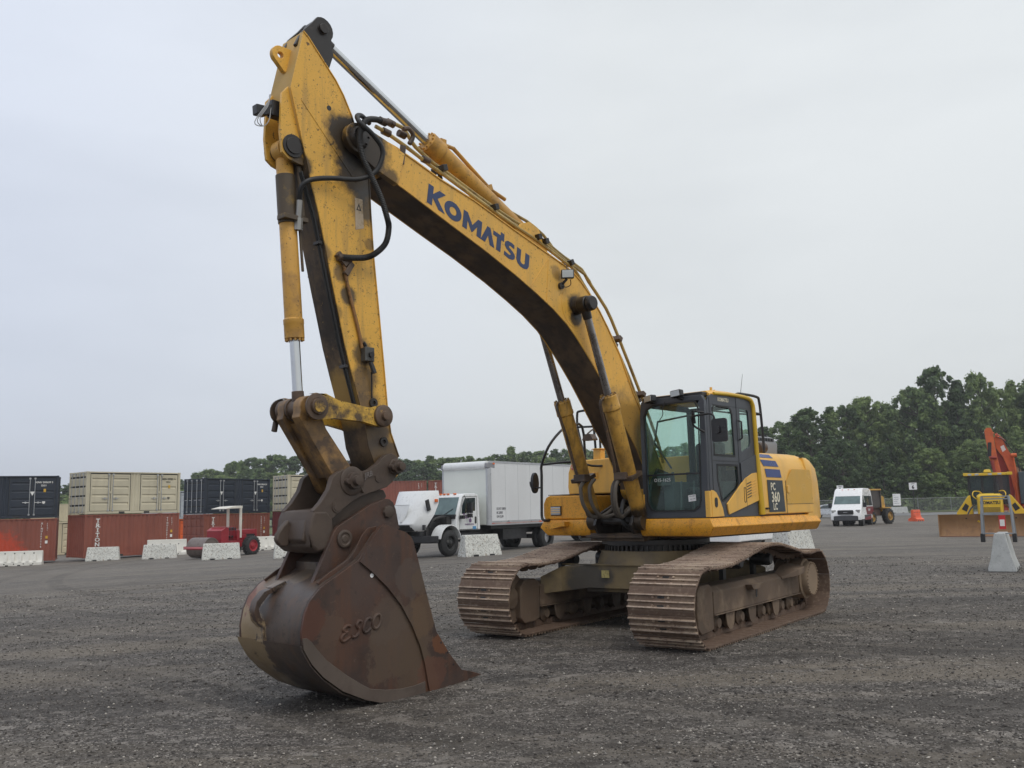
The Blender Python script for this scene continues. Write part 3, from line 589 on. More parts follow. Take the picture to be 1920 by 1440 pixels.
g = Ub(); g.plate(rrect(-.045, .045, 0, .30, .04), 0, .03, 'y') if 0 else None; g.tube([(.85, -1.44, 1.99), (.86, -1.55, 1.98), (.87, -1.64, 2.0), (.87, -1.66, 2.08)], .012, 8, smooth=3); g.build('mirror_bracket', m_blk, hr)
g = Ub()
g.loft([[(.84+.075*c_, -1.585+d, 2.06+.16*s__) for c_, s__ in [(math.cos(a*math.pi/8), math.sin(a*math.pi/8)) for a in range(16)]] for d in (-.035, .0, .02)]); g.build('convex_mirror', m_mir, hr, bevel=.01)
g = Ub()
g.tube([(-.4, -1.716, 2.99), (-.4, -1.71, 3.20), (-.4, -1.65, 3.25), (-.4, -1.30, 3.25), (-.4, -.95, 3.25)], .02, 8, smooth=3)
g.tube([(-.4, -1.716, 2.99), (-.4, -1.37, 2.975)], .018); g.tube([(-.4, -1.40, 3.2), (-.4, -1.374, 2.97), (-.4, -1.34, 2.42)], .02); g.tube([(-.4, -1.26, 2.87), (-.4, -1.25, 2.42)], .018); g.tube([(-.4, -1.716, 3.0), (-.4, -1.6, 2.55), (-.4, -1.49, 2.3)], .018)
g.build('side_handrail', m_blk, EX)
g = Ub(); g.loft([[(-.05+x, -1.19+y*k, z) for x, y in ((-.07, -.10), (.07, -.10), (.07, .10), (-.07, .10))] for z, k in ((2.72, 1.0), (2.74, 1.05), (2.82, .55))]); g.tube([(0, -1.2, 2.82), (-.1, -1.2, 2.88), (-.38, -1.3, 2.95)], .014); g.build('beacon_lamp', m_brn, EX, bevel=.006)
# ---- boom
HB = .26
btop = [(5.294, 5.688), (5.107, 5.657), (4.82, 5.576), (4.456, 5.465), (3.896, 5.339), (3.197, 5.128), (2.643, 4.97), (2.25, 4.86), (2.05, 4.79), (1.9, 4.70), (1.718, 4.556), (1.5, 4.34), (1.323, 4.128), (1.06, 3.767), (.775, 3.254), (.668, 3.102), (.38, 2.62), (.10, 2.14)]
bbot = [(.47, 1.98), (.765, 2.469), (1.072, 2.821), (1.32, 3.13), (1.536, 3.392), (1.72, 3.59), (1.878, 3.749), (2.05, 3.91), (2.221, 4.051), (2.5, 4.22), (2.823, 4.376), (3.216, 4.549), (3.774, 4.764), (4.321, 4.954), (4.769, 5.114), (5.026, 5.205), (5.25, 5.275)]
out_ = btop+arc(.28, 1.95, .20, 145, 350, 10)+bbot
g = Ub()
n0 = len(btop)
g.plate(out_, -HB, HB, 'y', mi=0)
# underside faces get the slot with grime and painted shade
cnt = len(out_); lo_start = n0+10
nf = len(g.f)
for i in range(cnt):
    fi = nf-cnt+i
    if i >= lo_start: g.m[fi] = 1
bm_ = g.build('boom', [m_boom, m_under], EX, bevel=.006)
# edge flanges along the plates
g = Ub()
def ribbon(mb, pts, y0, y1, th):
    P = [Vector((a, 0, b)) for a, b in pts]; o = []
    for i, p in enumerate(P):
        d = (P[min(i+1, len(P)-1)]-P[max(i-1, 0)]).normalized(); nrm = Vector((-d.z, 0, d.x))
        o.append([(p.x, y0, p.z), (p.x, y1, p.z), (p.x+nrm.x*th, y1, p.z+nrm.z*th), (p.x+nrm.x*th, y0, p.z+nrm.z*th)])
    mb.loft(o)
ribbon(g, bbot, HB-.004, HB+.012, .014); ribbon(g, bbot, -HB-.012, -HB+.004, .014)
ribbon(g, btop, HB-.004, HB+.012, .014); ribbon(g, btop, -HB-.012, -HB+.004, .014)
g.build('boom_edge_strip', m_boom, bm_)
g = Ub(); g.plate(arc(2.02, 4.33, .30, 0, 360, 40)[:-1], HB, HB+.004, 'y'); g.build('reinforcing_ring', m_boom, bm_, bevel=.003)
g = Ub()
for a, b in (((2.55, 4.96), (2.62, 4.30)), ((2.50, 4.95), (2.92, 4.45))): 
    g.tube([(a[0], HB+.001, a[1]), (b[0], HB+.001, b[1])], .005, 6)
g.tube([(1.62, 4.36), (1.50, 3.40)] and [(1.75, HB+.001, 4.55), (1.62, HB+.001, 3.50)], .005, 6); g.build('weld_seam', m_boom, bm_)
# nose fork plates
fork = [(5.0, 5.60), (5.28, 5.685), (5.52, 5.745)]+arc(5.64, 5.60, .165, 100, -85, 10)+[(5.40, 5.31), (5.1, 5.22)]
g = Ub()
for y0, y1 in ((.205, .285), (-.285, -.205)): g.plate(fork, y0, y1, 'y')
g.bx(5.0, 5.3, -.2, .2, 5.30, 5.6); g.build('boom_nose', m_boom, bm_, bevel=.01)
g = Ub(); g.lathe((5.64, -.34, 5.60), (0, 1, 0), [(0, 0), (0, .10), (.05, .125), (.63, .125), (.68, .10), (.68, .05), (.69, 0)], 24)
for a in range(6): g.cyl((5.64+.09*math.cos(a), .33, 5.60+.09*math.sin(a)), (5.64+.09*math.cos(a), .355, 5.60+.09*math.sin(a)), .014, n=6)
g.build('arm_pivot_pin', m_grs, bm_, bevel=.006)
g = Ub(); g.lathe((2.02, -.56, 4.33), (0, 1, 0), [(0, 0), (0, .085), (.03, .10), (.07, .10), (.08, .075), (.17, .075), (.28, .12), (.84, .12), (.95, .075), (1.04, .075), (1.05, .10), (1.09, .10), (1.12, .085), (1.12, 0)], 24)
g.build('cylinder_pin', m_grs, bm_)

# KOMATSU lettering: hand-cut heavy letters
def stroke_letters():
    K = [[(0, 0), (.27, 0), (.27, .42), (.62, 0), (.95, 0), (.95, .02), (.52, .53), (.90, .98), (.90, 1), (.57, 1), (.27, .62), (.27, 1), (0, 1)]]
    def ell(cx, cy, rx, ry, n=28): return [(cx+rx*math.cos(2*math.pi*i/n), cy+ry*math.sin(2*math.pi*i/n)) for i in range(n)]
    O = [ell(.47, .45, .47, .47), ell(.47, .45, .19, .21)]
    M = [[(0, 0), (.25, 0), (.25, .50), (.50, .05), (.56, .05), (.81, .50), (.81, 0), (1.06, 0), (1.06, .93), (.83, .93), (.53, .42), (.23, .93), (0, .93)]]
    A = [[(0, 0), (.26, 0), (.40, .46), (.54, 0), (.82, 0), (.50, .93), (.32, .93)]]
    T = [[(.24, 0), (.50, 0), (.50, .70), (.62, .70), (.66, .70), (.66, 1.12), (.44, 1.12), (.44, .93), (0, .93), (0, .70), (.24, .70)]]
    S = [[(0, .02), (.0, .24), (.30, .20), (.40, .24), (.38, .32), (.12, .44), (.0, .58), (.02, .78), (.16, .91), (.40, .94), (.58, .90), (.58, .69), (.34, .73), (.25, .68), (.28, .60), (.52, .49), (.66, .35), (.65, .16), (.52, .03), (.30, -.03)]]
    Uu = [[(0, .93), (.26, .93), (.26, .30), (.31, .22), (.40, .19), (.49, .22), (.54, .30), (.54, .93), (.80, .93), (.80, .26), (.70, .07), (.52, -.02), (.28, -.02), (.10, .07), (0, .26)]]
    return [(K, 0), (O, .90), (M, 1.93), (A, 2.98), (T, 3.66), (S, 4.38), (Uu, 5.13)]
A0 = Vector((4.665, HB+.0135*0+.003, 5.135)); B0 = Vector((2.96, HB+.003, 4.635)); C0 = Vector((4.63, HB+.003, 5.375))
u_ = (B0-A0)/5.93; v_ = (C0-A0)*.95
g = Ub()
for lt_, off in stroke_letters():
    def mp2(p): q = A0+u_*(p[0]+off)+v_*p[1]; return (q.x, q.z)
    g.plate([mp2(p) for p in lt_[0]], HB+.0005, HB+.003, 'y', [[mp2(p) for p in h] for h in lt_[1:]])
g.build('maker_lettering', m_nav, bm_)
# lamp on the boom
g = Ub(); Rm = Matrix.Rotation(.75, 3, 'Z') @ Matrix.Rotation(.12, 3, 'Y'); g.box((2.30, .36, 4.70), (.07, .17, .12), Rm)
bl = g.build('work_lamp', m_blk, bm_, bevel=.015)
g = Ub(); g.box(Vector((2.30, .36, 4.70))+Rm @ Vector((.037, 0, 0)), (.006, .145, .095), Rm); g.build('lamp_lens', m_lens, bl, bevel=.003)
g = Ub(); g.cyl((2.30, .35, 4.64), (2.34, .27, 4.55), .018, n=8); g.cyl((2.34, .26, 4.55), (2.34, .30, 4.55), .045, n=12)
g.tube([(2.27, .38, 4.63), (2.24, .36, 4.57), (2.30, .33, 4.53), (2.36, .29, 4.55)], .006, 6, smooth=4); g.tube([(2.30, .36, 4.76), (2.28, .32, 4.84), (2.22, .24, 4.88)], .007, 6, smooth=3); g.build('lamp_mount', m_grs, bl)

# hydraulic lines on the boom
pA = [(5.058, 5.996), (4.902, 5.993), (4.78, 5.89), (4.704, 5.819), (4.433, 5.698), (4.239, 5.646), (3.735, 5.488), (3.168, 5.334), (2.631, 5.218), (2.072, 5.025), (1.697, 4.923), (1.55, 4.78), (1.167, 4.455), (.922, 4.118), (.449, 3.373), (.365, 3.23), (.0, 2.6), (-.1, 2.3)]
pB = [(5.349, 5.843), (5.185, 5.813), (4.822, 5.707), (4.532, 5.609), (4.315, 5.551), (3.817, 5.4), (3.08, 5.195), (2.726, 5.108), (2.174, 4.93), (1.94, 4.848), (1.786, 4.704), (1.529, 4.447), (1.163, 4.014), (.779, 3.482), (.604, 3.174), (.2, 2.5)]
pC = [(4.212, 5.973), (3.815, 5.779), (3.494, 5.601), (3.11, 5.449), (2.756, 5.387), (2.421, 5.264), (2.2, 5.1), (2.0, 5.0)]
for pts, y, r in ((pA, .12, .023), (pB, .2, .022), (pC, .07, .02), ([(a-.02, b-.075) for a, b in pA[4:12]], .16, .02), ([(a, b+.01) for a, b in pA[3:-1]], -.16, .022), ([(a+.01, b-.01) for a, b in pB[1:-1]], -.22, .02)):
    g = Ub(); g.tube([(a, y, b) for a, b in pts], r, 8, smooth=2); g.build('hydraulic_line', m_pipe, bm_)
for x, z, ang in ((4.36, 5.63, .32), (2.70, 5.15, .3), (2.56, 5.12, .3), (1.02, 4.02, 1.05), (.50, 3.27, 1.08), (2.05, 4.93, .5), (3.5, 5.36, .3)):
    g = Ub(); Rm = Matrix.Rotation(ang, 3, 'Y'); g.box((x, .15, z), (.07, .22, .075), Rm); g.box((x, .15, z-.06), (.05, .03, .12), Rm)
    g.cyl((x-.02, .10, z+.02), (x-.02, .10, z+.06), .012, n=6); g.build('line_clamp', m_grs if x > 2 else m_brn, bm_, bevel=.006)
for i, (x, y, z) in enumerate(((5.08, .13, 5.985), (5.25, .2, 5.93), (4.62, .2, 5.66), (5.2, .2, 5.82), (4.95, .17, 5.88))): g = Ub(); g.cyl((x-.05, y, z-.005), (x+.05, y, z+.005), .042, n=10); g.build('line_fitting', m_brn, bm_, bevel=.004)
g = Ub()
g.plate([(4.98, 5.70), (5.05, 5.70), (5.08, 5.50), (5.01, 5.48)], HB, HB+.02, 'y'); g.build('hose_bracket', m_brn, bm_); g = Ub()
g.tube([(4.9, .24, 5.76), (4.86, .26, 5.86), (4.93, .27, 5.92), (5.0, .26, 5.90)], .028, 8, smooth=3); g.build('line_hook', m_brn, bm_, bevel=.004)

# ---- cylinders
def hcyl(name, top, bot, tube_from, rr, tr, m_b, m_r, lab=None, eye=.09, head=.2, eyeY=.07, parent=EX):
    """rod eye at top, barrel from tube_from (fraction) to bottom"""
    a = Vector(top); b = Vector(bot); d = (b-a).normalized(); Ln = (b-a).length; t0 = Ln*tube_from
    ax = Vector((0, 1, 0)); p = lambda t: a+d*t
    g = Ub(); g.lathe(p(t0), d, [(0, 0), (0, tr*.95), (.012, tr*1.13), (head*.75, tr*1.13), (head*.78, tr*1.16), (head, tr*1.16), (head+.015, tr*1.02), (Ln-t0-eye*1.2, tr*.98), (Ln-t0-eye*.6, tr*.55), (Ln-t0-eye*.3, 0)], 28)
    for k in range(12):
        aa = 2*math.pi*k/12; s_ = d.cross(ax).normalized(); w = d.cross(s_); q = (s_*math.cos(aa)+w*math.sin(aa))*tr*.95
        g.cyl(p(t0-.018)+q, p(t0+.01)+q, .014, n=6)
    g.lathe(b-ax*eyeY, ax, [(0, 0), (0, eye*1.25), (2*eyeY, eye*1.25), (2*eyeY, 0)], 20)
    c = g.build(name, m_b, parent, bevel=.003)
    if lab: c['label'] = lab
    g = Ub(); g.cyl(p(eye), p(t0+.03), rr, n=24); g.build('piston_rod', m_r, c)
    g = Ub(); g.lathe(a-ax*eyeY, ax, [(0, 0), (0, eye), (.01, eye*1.1), (2*eyeY-.01, eye*1.1), (2*eyeY, eye), (2*eyeY, 0)], 24); g.cyl(p(.0), p(eye*2.0), rr*1.25, rr*1.15, n=20); g.build('rod_eye', m_grs if m_b is m_cylb or name == 'arm_cylinder' else m_brn, c, bevel=.005)
    return c, p, d
for s_ in (1, -1):
    c, p, d = hcyl('boom_cylinder', (2.02, (.40 if s_ > 0 else .42)*s_, 4.33), (.88, (.375 if s_ > 0 else .42)*s_, 1.47), .41, .052, .105, m_cylb, m_chrd, eye=.10)
    g = Ub(); q = p(1.32)+Vector((.13, 0, .02)); g.tube([q+Vector((-.02, 0, 0)), q+Vector((.03, -.03*s_, -.1)), q+Vector((-.12, -.05*s_, -.45)), q+Vector((-.26, -.06*s_, -.85)), q+Vector((-.3, -.08*s_, -1.0))], .022, 8, smooth=3)
    q2 = p(2.42); g.box(q2+Vector((.10, -.05*s_, 0)), (.12, .2, .10)); g.box(q2, (.26, .26, .06), Matrix.Rotation(.36, 3, 'Y')); g.build('cylinder_port', m_brn, c, bevel=.006)
    g = Ub()
    for k, (dx, dy) in enumerate(((.05, .0), (-.02, .10))):
        x, y, z = q2.x+.02+dx, q2.y-.10*s_-dy*s_, q2.z-.02
        g.tube([(x, y, z), (x+.12, y, z-.12), (x+.10, y-.02*s_, z-.35), (x-.05, y-.06*s_, z-.52), (x-.25, y-.12*s_, z-.50), (x-.45, y-.14*s_, z-.40)], .026, 8, smooth=5)
    g.build('hydraulic_hose', mat('dusty_hose' if s_ > 0 else 'dusty_hose_far', (.10, .085, .07), .7, bump=.1), c)
ac, p, d = hcyl('arm_cylinder', (6.0, 0, 6.74), (2.75, 0, 5.22), .485, .058, .12, m_cyl, m_chr, eye=.11, head=.22)
g = Ub()
q = p(1.98); g.tube([q+Vector((.0, .02, .13)), q+Vector((-.2, .02, .13)), p(2.9)+Vector((0, .02, .16)), p(3.2)+Vector((0, .02, .22))], .026, 8); g.box(q+Vector((0, .01, .14)), (.09, .12, .08)); g.box(p(2.85)+Vector((0, .01, .14)), (.09, .12, .08), Matrix.Rotation(.43, 3, 'Y')); g.build('cylinder_line', m_cyl, ac, bevel=.005)
g = Ub()
for y in (.17, -.17): g.plate([(3.15, 5.11), (2.98, 5.28), (2.82, 5.33), (2.66, 5.27), (2.45, 4.93)], y-.025, y+.025, 'y')
g.build('cylinder_bracket', m_boom, bm_, bevel=.006)

# ---- arm
HA = .19
aback = [(6.277, 6.595), (6.212, 6.548), (6.027, 6.358), (5.87, 6.2), (5.771, 6.067), (5.66, 5.87), (5.56, 5.62), (5.47, 5.38), (5.425, 5.2), (5.404, 4.848), (5.365, 4.366), (5.294, 3.76), (5.227, 3.174), (5.185, 2.766), (5.14, 2.5), (5.03, 2.25)]
afr = [(5.27, 2.04), (5.37, 2.182), (5.445, 2.345), (5.486, 2.558), (5.55, 2.759), (5.657, 3.087), (5.749, 3.387), (5.824, 3.683), (5.902, 3.983), (5.996, 4.367), (6.077, 4.692), (6.163, 4.96), (6.24, 5.25), (6.31, 5.5), (6.428, 5.925)]
o_ = aback+arc(5.15, 2.145, .14, 140, 310, 8)+afr
g = Ub(); g.plate(o_, -HA, HA, 'y', mi=0); cnt = len(o_); nf = len(g.f)
for i in range(cnt):
    if i >= len(aback)+8: g.m[nf-cnt+i] = 1
am = g.build('arm', [m_arm, m_armf], EX, bevel=.006)
g = Ub(); g.plate(arc(5.955, 5.86, .028, 0, 360, 16)[:-1], HA, HA+.003, 'y'); g.build('drilled_hole', m_blk, am)
g = Ub(); g.plate([(6.30, 5.84), (6.25, 5.90), (5.60, 5.21), (5.60, 5.13)], HA, HA+.005, 'y'); g.build('weld_strip', m_arm, am, bevel=.002)
g = Ub(); ribbon(g, aback, HA-.004, HA+.010, .010); ribbon(g, afr, HA-.004, HA+.010, .010); g.build('arm_edge_strip', m_arm, am)
g = Ub()
for y in (.115, -.115): g.plate([(6.34, 6.45), (6.26, 6.62), (6.14, 6.76)]+arc(6.0, 6.74, .135, 60, 215, 8)+[(5.86, 6.5), (5.95, 6.22)], y-.022, y+.022, 'y')
g.cyl((6.0, -.17, 6.74), (6.0, .17, 6.74), .055); g.build('cylinder_lug', m_grs, am, bevel=.006)
g = Ub()
for y in (.14, -.14): g.plate([(6.43, 5.95), (6.50, 5.86), (6.515, 5.45), (6.49, 5.24), (6.42, 5.19), (6.34, 5.17), (6.24, 5.16), (6.22, 5.4), (6.30, 5.7)], y-.02, y+.02, 'y')
ck = g.build('cylinder_cheek', m_arm, am, bevel=.006)
g = Ub(); g.lathe((6.37, -.19, 5.33), (0, 1, 0), [(0, 0), (0, .085), (.38, .085), (.38, .0)], 20); g.lathe((6.37, .16, 5.33), (0, 1, 0), [(0, .12), (.018, .12), (.018, 0)], 20); g.lathe((6.37, -.178, 5.33), (0, 1, 0), [(0, 0), (0, .12), (.018, .12)], 20); g.build('cheek_pin', m_grs, ck, bevel=.004)
g = Ub(); g.plate([(6.30, 6.43), (6.40, 6.43)]+arc(6.44, 6.335, .095, 80, -60, 8)+[(6.40, 6.17), (6.34, 6.15)], -.03, .03, 'y', [arc(6.44, 6.33, .035, 0, 360, 12)[:-1]]); g.build('lifting_eye', m_arm, am, bevel=.006)
g = Ub(); g.bx(6.42, 6.56, -.02, .08, 5.63, 5.80); g.loft([[(x, -.02, z), (x, .07, z), (x+.01, .07, z+.10), (x+.01, -.02, z+.10)] for x, z in ((6.54, 5.66), (6.62, 5.61), (6.72, 5.60))]); g.build('camera_bracket', m_blk, am, bevel=.01)
g = Ub()
for k in range(3): g.tube([(6.58, .06+.01*k, 5.84), (6.62, .1, 5.7+.02*k), (6.70+.03*k, .09, 5.55-.03*k), (6.66, .08, 5.48), (6.60, .09, 5.56), (6.56, .06, 5.74)], .005, 5, smooth=5)
g.build('loose_wire', mat('grey_wire', (.4, .4, .4), .4), am)
g = Ub(); g.tube([(5.78, .215, 4.27), (5.755, .212, 4.127), (5.729, .21, 4.022), (5.672, .21, 3.827), (5.614, .21, 3.648), (5.557, .21, 3.452), (5.537, .21, 3.36)], .018, 8, smooth=2); g.build('arm_line', mat('rusty_pipe', (.30, .15, .05), .6, dirt=((.08, .04, .02), .8, 20, .5)), am)
g = Ub(); g.box((5.80, .215, 4.26), (.16, .05, .07), Matrix.Rotation(-.7, 3, 'Y')); g.box((5.72, .22, 4.17), (.06, .05, .16), Matrix.Rotation(-.55, 3, 'Y')); g.build('line_block', m_brn, am, bevel=.006)
g = Ub(); g.bx(5.42, 5.54, .19, .27, 3.22, 3.37); vb = g.build('valve_block', mat('valve_grey', (.09, .09, .085), .45, metal=.3, dirt=((.04, .03, .02), .8, 12, .5)), am, bevel=.008)
g = Ub(); g.cyl((5.47, .27, 3.29), (5.47, .295, 3.29), .03, n=14); g.cyl((5.45, .24, 3.22), (5.42, .27, 3.10), .025, n=8); g.cyl((5.50, .22, 3.38), (5.53, .22, 3.42), .022, n=8); g.tube([(5.43, .23, 3.12), (5.41, .21, 3.0), (5.40, .2, 2.85)], .008, 6); g.build('valve_fitting', m_blk, vb)
for y in (.12, .155):
    g = Ub(); g.tube([(a+.018, y, b) for a, b in [(6.24, 5.10), (6.17, 4.90), (6.09, 4.69), (6.005, 4.367), (5.91, 3.983), (5.832, 3.683), (5.757, 3.387), (5.665, 3.087), (5.558, 2.75)]], .012, 6); g.build('arm_edge_line', m_rub, am)
g = Ub()
for x, z in ((6.03, 4.40), (5.70, 3.16)): g.box((x+.01, .13, z), (.04, .10, .03))
g.build('line_clip', m_grs, am)
g = Ub(); g.plate([(5.52, 4.97), (5.62, 4.97), (5.61, 4.62), (5.50, 4.66)], HA+.001, HA+.003, 'y'); dc = g.build('warning_decal', mat('faded_decal', (.60, .47, .33), .5, var=.15, dirt=((.25, .17, .08), .85, 9, .48), speck=((.1, .07, .05), .8, 40, .6)), am)
g = Ub(); g.plate([(5.535, 4.84), (5.60, 4.84), (5.568, 4.92)], HA+.003, HA+.004, 'y', [[(5.552, 4.85), (5.585, 4.85), (5.568, 4.89)]]); g.build('warning_triangle', m_blk, dc)
for x, z in ((5.38, 2.80), (5.245, 2.40)):
    g = Ub(); g.lathe((x, HA-.01, z), (0, 1, 0), [(0, 0), (0, .05), (.03, .05), (.03, .022), (.012, .02), (.012, 0)], 14); g.build('grease_fitting', m_grs, am)
g = Ub(); g.bx(6.02, 6.18, -.28, -.19, 4.02, 4.2) if 0 else g.box((5.83, -.2, 4.22), (.12, .12, .16)); g.tube([(5.93, -.2, 4.28), (5.97, -.2, 4.36), (5.92, -.2, 4.40), (5.88, -.2, 4.34)], .006, 5, smooth=4); g.build('side_bracket', m_grs, am)

bc, p, d = hcyl('bucket_cylinder', (6.16, 0, 2.70), (6.37, 0, 5.33), .265, .052, .088, m_cyl, m_chr, eye=.09, head=.2)
g = Ub(); q = p(2.15); g.tube([p(1.05)+Vector((-.10, .05, 0)), p(1.4)+Vector((-.11, .05, 0)), p(2.1)+Vector((-.1, .05, 0))][1:], .016, 8)
g.box(p(1.92)+Vector((-.02, .06, 0)), (.28, .14, .05)); g.lathe(p(1.88), d, [(0, 0), (0, .098), (.5, .098), (.52, 0)], 24); g.tube([p(1.95)+Vector((-.12, .09, 0)), p(2.4)+Vector((-.11, .09, 0)), p(2.48)+Vector((-.11, .09, 0))], .03, 8)
g.build('cylinder_manifold', mat('manifold_brown_grease', (.09, .065, .04), .5, dirt=((.45, .28, .06), .7, 3, .56), bump=.3), bc, bevel=.006)

# ---- hoses
H1 = [(6.256, .1, 4.72), (6.262, .13, 4.80), (6.285, .20, 4.924), (6.202, .245, 5.001), (5.986, .27, 5.067), (5.7, .34, 5.111), (5.529, .40, 5.209), (5.457, .44, 5.365), (5.475, .46, 5.49), (5.60, .46, 5.60), (5.73, .42, 5.70), (5.72, .36, 5.79), (5.62, .31, 5.84), (5.45, .22, 5.84)]
H2 = [(5.1, .16, 5.975), (5.245, .2, 5.93), (5.389, .25, 5.894), (5.571, .325, 5.803), (5.68, .38, 5.664), (5.72, .4, 5.505), (5.667, .4, 5.324), (5.552, .4, 5.145), (5.432, .4, 4.948), (5.353, .4, 4.755), (5.332, .4, 4.649), (5.343, .36, 4.494), (5.447, .32, 4.369), (5.557, .28, 4.31), (5.75, .25, 4.279), (5.85, .22, 4.272)]
g = Ub(); g.tube(H1, .026, 10, smooth=6); h1 = g.build('hydraulic_hose', m_rub, EX); h1['label'] = 'thinner black hose looping to the bucket cylinder'
g = Ub()
P = MB(); P.tube(H2, .03, 4, smooth=24)
pts = [Vector([sum(P.v[i*4+k][j] for k in range(4))/4 for j in range(3)]) for i in range(len(P.v)//4)]
g.tube(pts, [.034 if i % 2 else .029 for i in range(len(pts))], 10); h2 = g.build('hydraulic_hose', m_rub, EX); h2['label'] = 'thick ribbed black hose hanging beside the arm'
g = Ub(); g.cyl((6.256, .1, 4.60), (6.262, .13, 4.80), .032, n=12); g.cyl((6.25, .09, 4.5), (6.25, .1, 4.62), .045, n=8); g.build('hose_fitting', mat('zinc_fitting', (.35, .34, .32), .35, metal=.6), h1)
g = Ub(); g.cyl((5.12, .17, 5.97), (5.30, .22, 5.918), .036, n=12); g.cyl((5.70, .235, 4.277), (5.86, .22, 4.272), .04, n=10); g.build('hose_fitting', m_brn, h2)
g = Ub(); g.tube([(.4, -.1, 1.62), (.75, .0, 1.75), (.95, .12, 1.45), (.7, .2, 1.34), (.4, .2, 1.38)], .03, 8, smooth=6); g.tube([(.45, -.2, 2.1), (.72, -.15, 1.95), (.85, -.05, 1.55), (.6, .05, 1.34), (.3, .1, 1.36)], .03, 8, smooth=6); g.build('frame_hoses', m_rub, EX)

# ---- bucket linkage
lev = arc(6.16, 2.70, .135, 70, 275, 12)+[(5.95, 2.60), (5.6, 2.585), (5.42, 2.55)]+arc(5.345, 2.655, .115, 275, 430, 8)+[(5.5, 2.73), (5.9, 2.78), (6.05, 2.835)]
for s_ in (1, -1):
    g = Ub(); y0, y1 = (.235, .305) if s_ > 0 else (-.305, -.235); g.plate(lev, y0, y1, 'y'); lv = g.build('bucket_lever', m_link, EX, bevel=.012)
    g = Ub(); g.lathe((6.16, s_*.30, 2.70), (0, s_, 0), [(0, .13), (.02, .13), (.025, .085), (.02, .08), (.055, .075), (.06, 0)], 24); g.build('lever_boss', m_brn, lv, bevel=.004); g = Ub(); g.lathe((5.345, s_*.30, 2.655), (0, s_, 0), [(0, .115), (.035, .115), (.045, .10), (.045, .05), (.085, .048), (.09, 0)], 24); g.build('lever_boss', m_brn, lv, bevel=.004)
    if s_ > 0:
        g = Ub(); g.cyl((6.16, .355, 2.70), (6.16, .366, 2.70), .06, n=20); g.build('painted_pin_end', m_link, lv)
g = Ub(); g.cyl((6.16, -.33, 2.70), (6.16, .33, 2.70), .06); g.cyl((5.345, -.33, 2.655), (5.345, .33, 2.655), .055)
for y, w2 in ((-.20, .05), (.11, .045), (-.09, .03)): g.cyl((6.16, y-w2, 2.70), (6.16, y+w2, 2.70), .115, n=22)
g.cyl((6.2, -.34, 2.60), (6.22, -.34, 2.50), .03, n=10); g.build('linkage_pin', m_brn, EX, bevel=.004)
g = Ub()
for y0, y1 in ((.07, .20), (-.20, -.09)):
    g.plate(arc(6.16, 2.70, .12, -20, 200, 10)+[(5.97, 2.5), (5.66, 2.12)]+arc(5.72, 1.98, .125, 150, 330, 8)+[(5.90, 2.05), (6.29, 2.60)], y0, y1, 'y')
g.plate([(6.20, 2.56), (6.0, 2.48), (5.70, 2.10), (5.86, 2.02)], -.10, .08, 'y')
bk_ = g.build('bucket_link', mat('link_brown_yellow_worn', (.30, .17, .06), .5, var=.3, dirt=((.07, .045, .03), .9, 4, .45), speck=[((.04, .03, .02), .7, 20, .6)], bump=.3), EX, bevel=.03, segs=3)

# ---- quick coupler
cl = [(6.17, 1.699), (6.082, 1.781), (5.993, 1.901), (5.949, 2.023), (5.90, 2.06), (5.857, 2.081), (5.80, 2.10), (5.70, 2.108), (5.62, 2.089), (5.56, 2.085), (5.498, 2.101), (5.386, 2.167), (5.33, 2.225), (5.284, 2.255), (5.207, 2.275), (5.15, 2.25), (5.11, 2.20), (5.104, 2.12), (5.144, 2.042), (5.20, 1.98), (5.273, 1.925), (5.38, 1.895), (5.51, 1.863), (5.60, 1.835), (5.691, 1.792), (5.809, 1.722), (5.95, 1.62), (6.06, 1.56), (6.125, 1.534)]
g = Ub()
for y0, y1 in ((.215, .285), (-.285, -.215)): g.plate(cl, y0, y1, 'y')
qc = g.build('quick_coupler', m_coup, EX, bevel=.02, segs=3)
g = Ub()
body = [(6.16, 1.70), (5.85, 1.73), (5.4, 1.91), (5.25, 1.90), (5.21, 1.83), (5.27, 1.78), (5.51, 1.70), (5.75, 1.60), (5.86, 1.50), (5.90, 1.36), (6.0, 1.28), (6.1, 1.30), (6.25, 1.42), (6.22, 1.58)]
g.plate(body, -.215, .215, 'y')
g.loft([[(cx_+(x-cx_)*k, y, 1.5+(z-1.5)*k) for x, z in ((6.165, 1.70), (6.02, 1.70), (5.95, 1.62), (5.93, 1.45), (6.02, 1.32), (6.12, 1.30), (6.20, 1.36), (6.22, 1.50), (6.20, 1.62))] for cx_, y, k in ((6.07, -.292, .93), (6.07, -.27, 1), (6.09, -.1, 1.03), (6.09, .1, 1.03), (6.07, .27, 1), (6.07, .292, .93))])
g.plate([(6.235, 1.62), (6.30, 1.56), (6.36, 1.48), (6.37, 1.42), (6.33, 1.37), (6.24, 1.36), (6.18, 1.45)], -.10, -.03, 'y')
g.build('coupler_body', m_coup, qc, bevel=.02, segs=3)
for (x, z, r, ln) in ((5.72, 1.985, .066, .42), (5.165, 2.135, .058, .42)):
    g = Ub(); g.cyl((x, -ln+.02, z), (x, ln-.02, z), r*.62, n=20); g.lathe((x, .283, z), (0, 1, 0), [(0, r*(2.2 if x > 5.5 else 1.5)), (.012, r*(2.2 if x > 5.5 else 1.5)), (.02, r*(2.0 if x > 5.5 else 1.4)), (.02, r*1.25), (.075, r*1.2), (.075, r*.75), (ln-.29, r*.72), (ln-.285, 0)], 28)
    g.cyl((x+r*1.25, .285, z-.0), (x+r*1.25, .36, z-.01), .028, n=10); g.build('coupler_pin', m_coup, qc, bevel=.004)
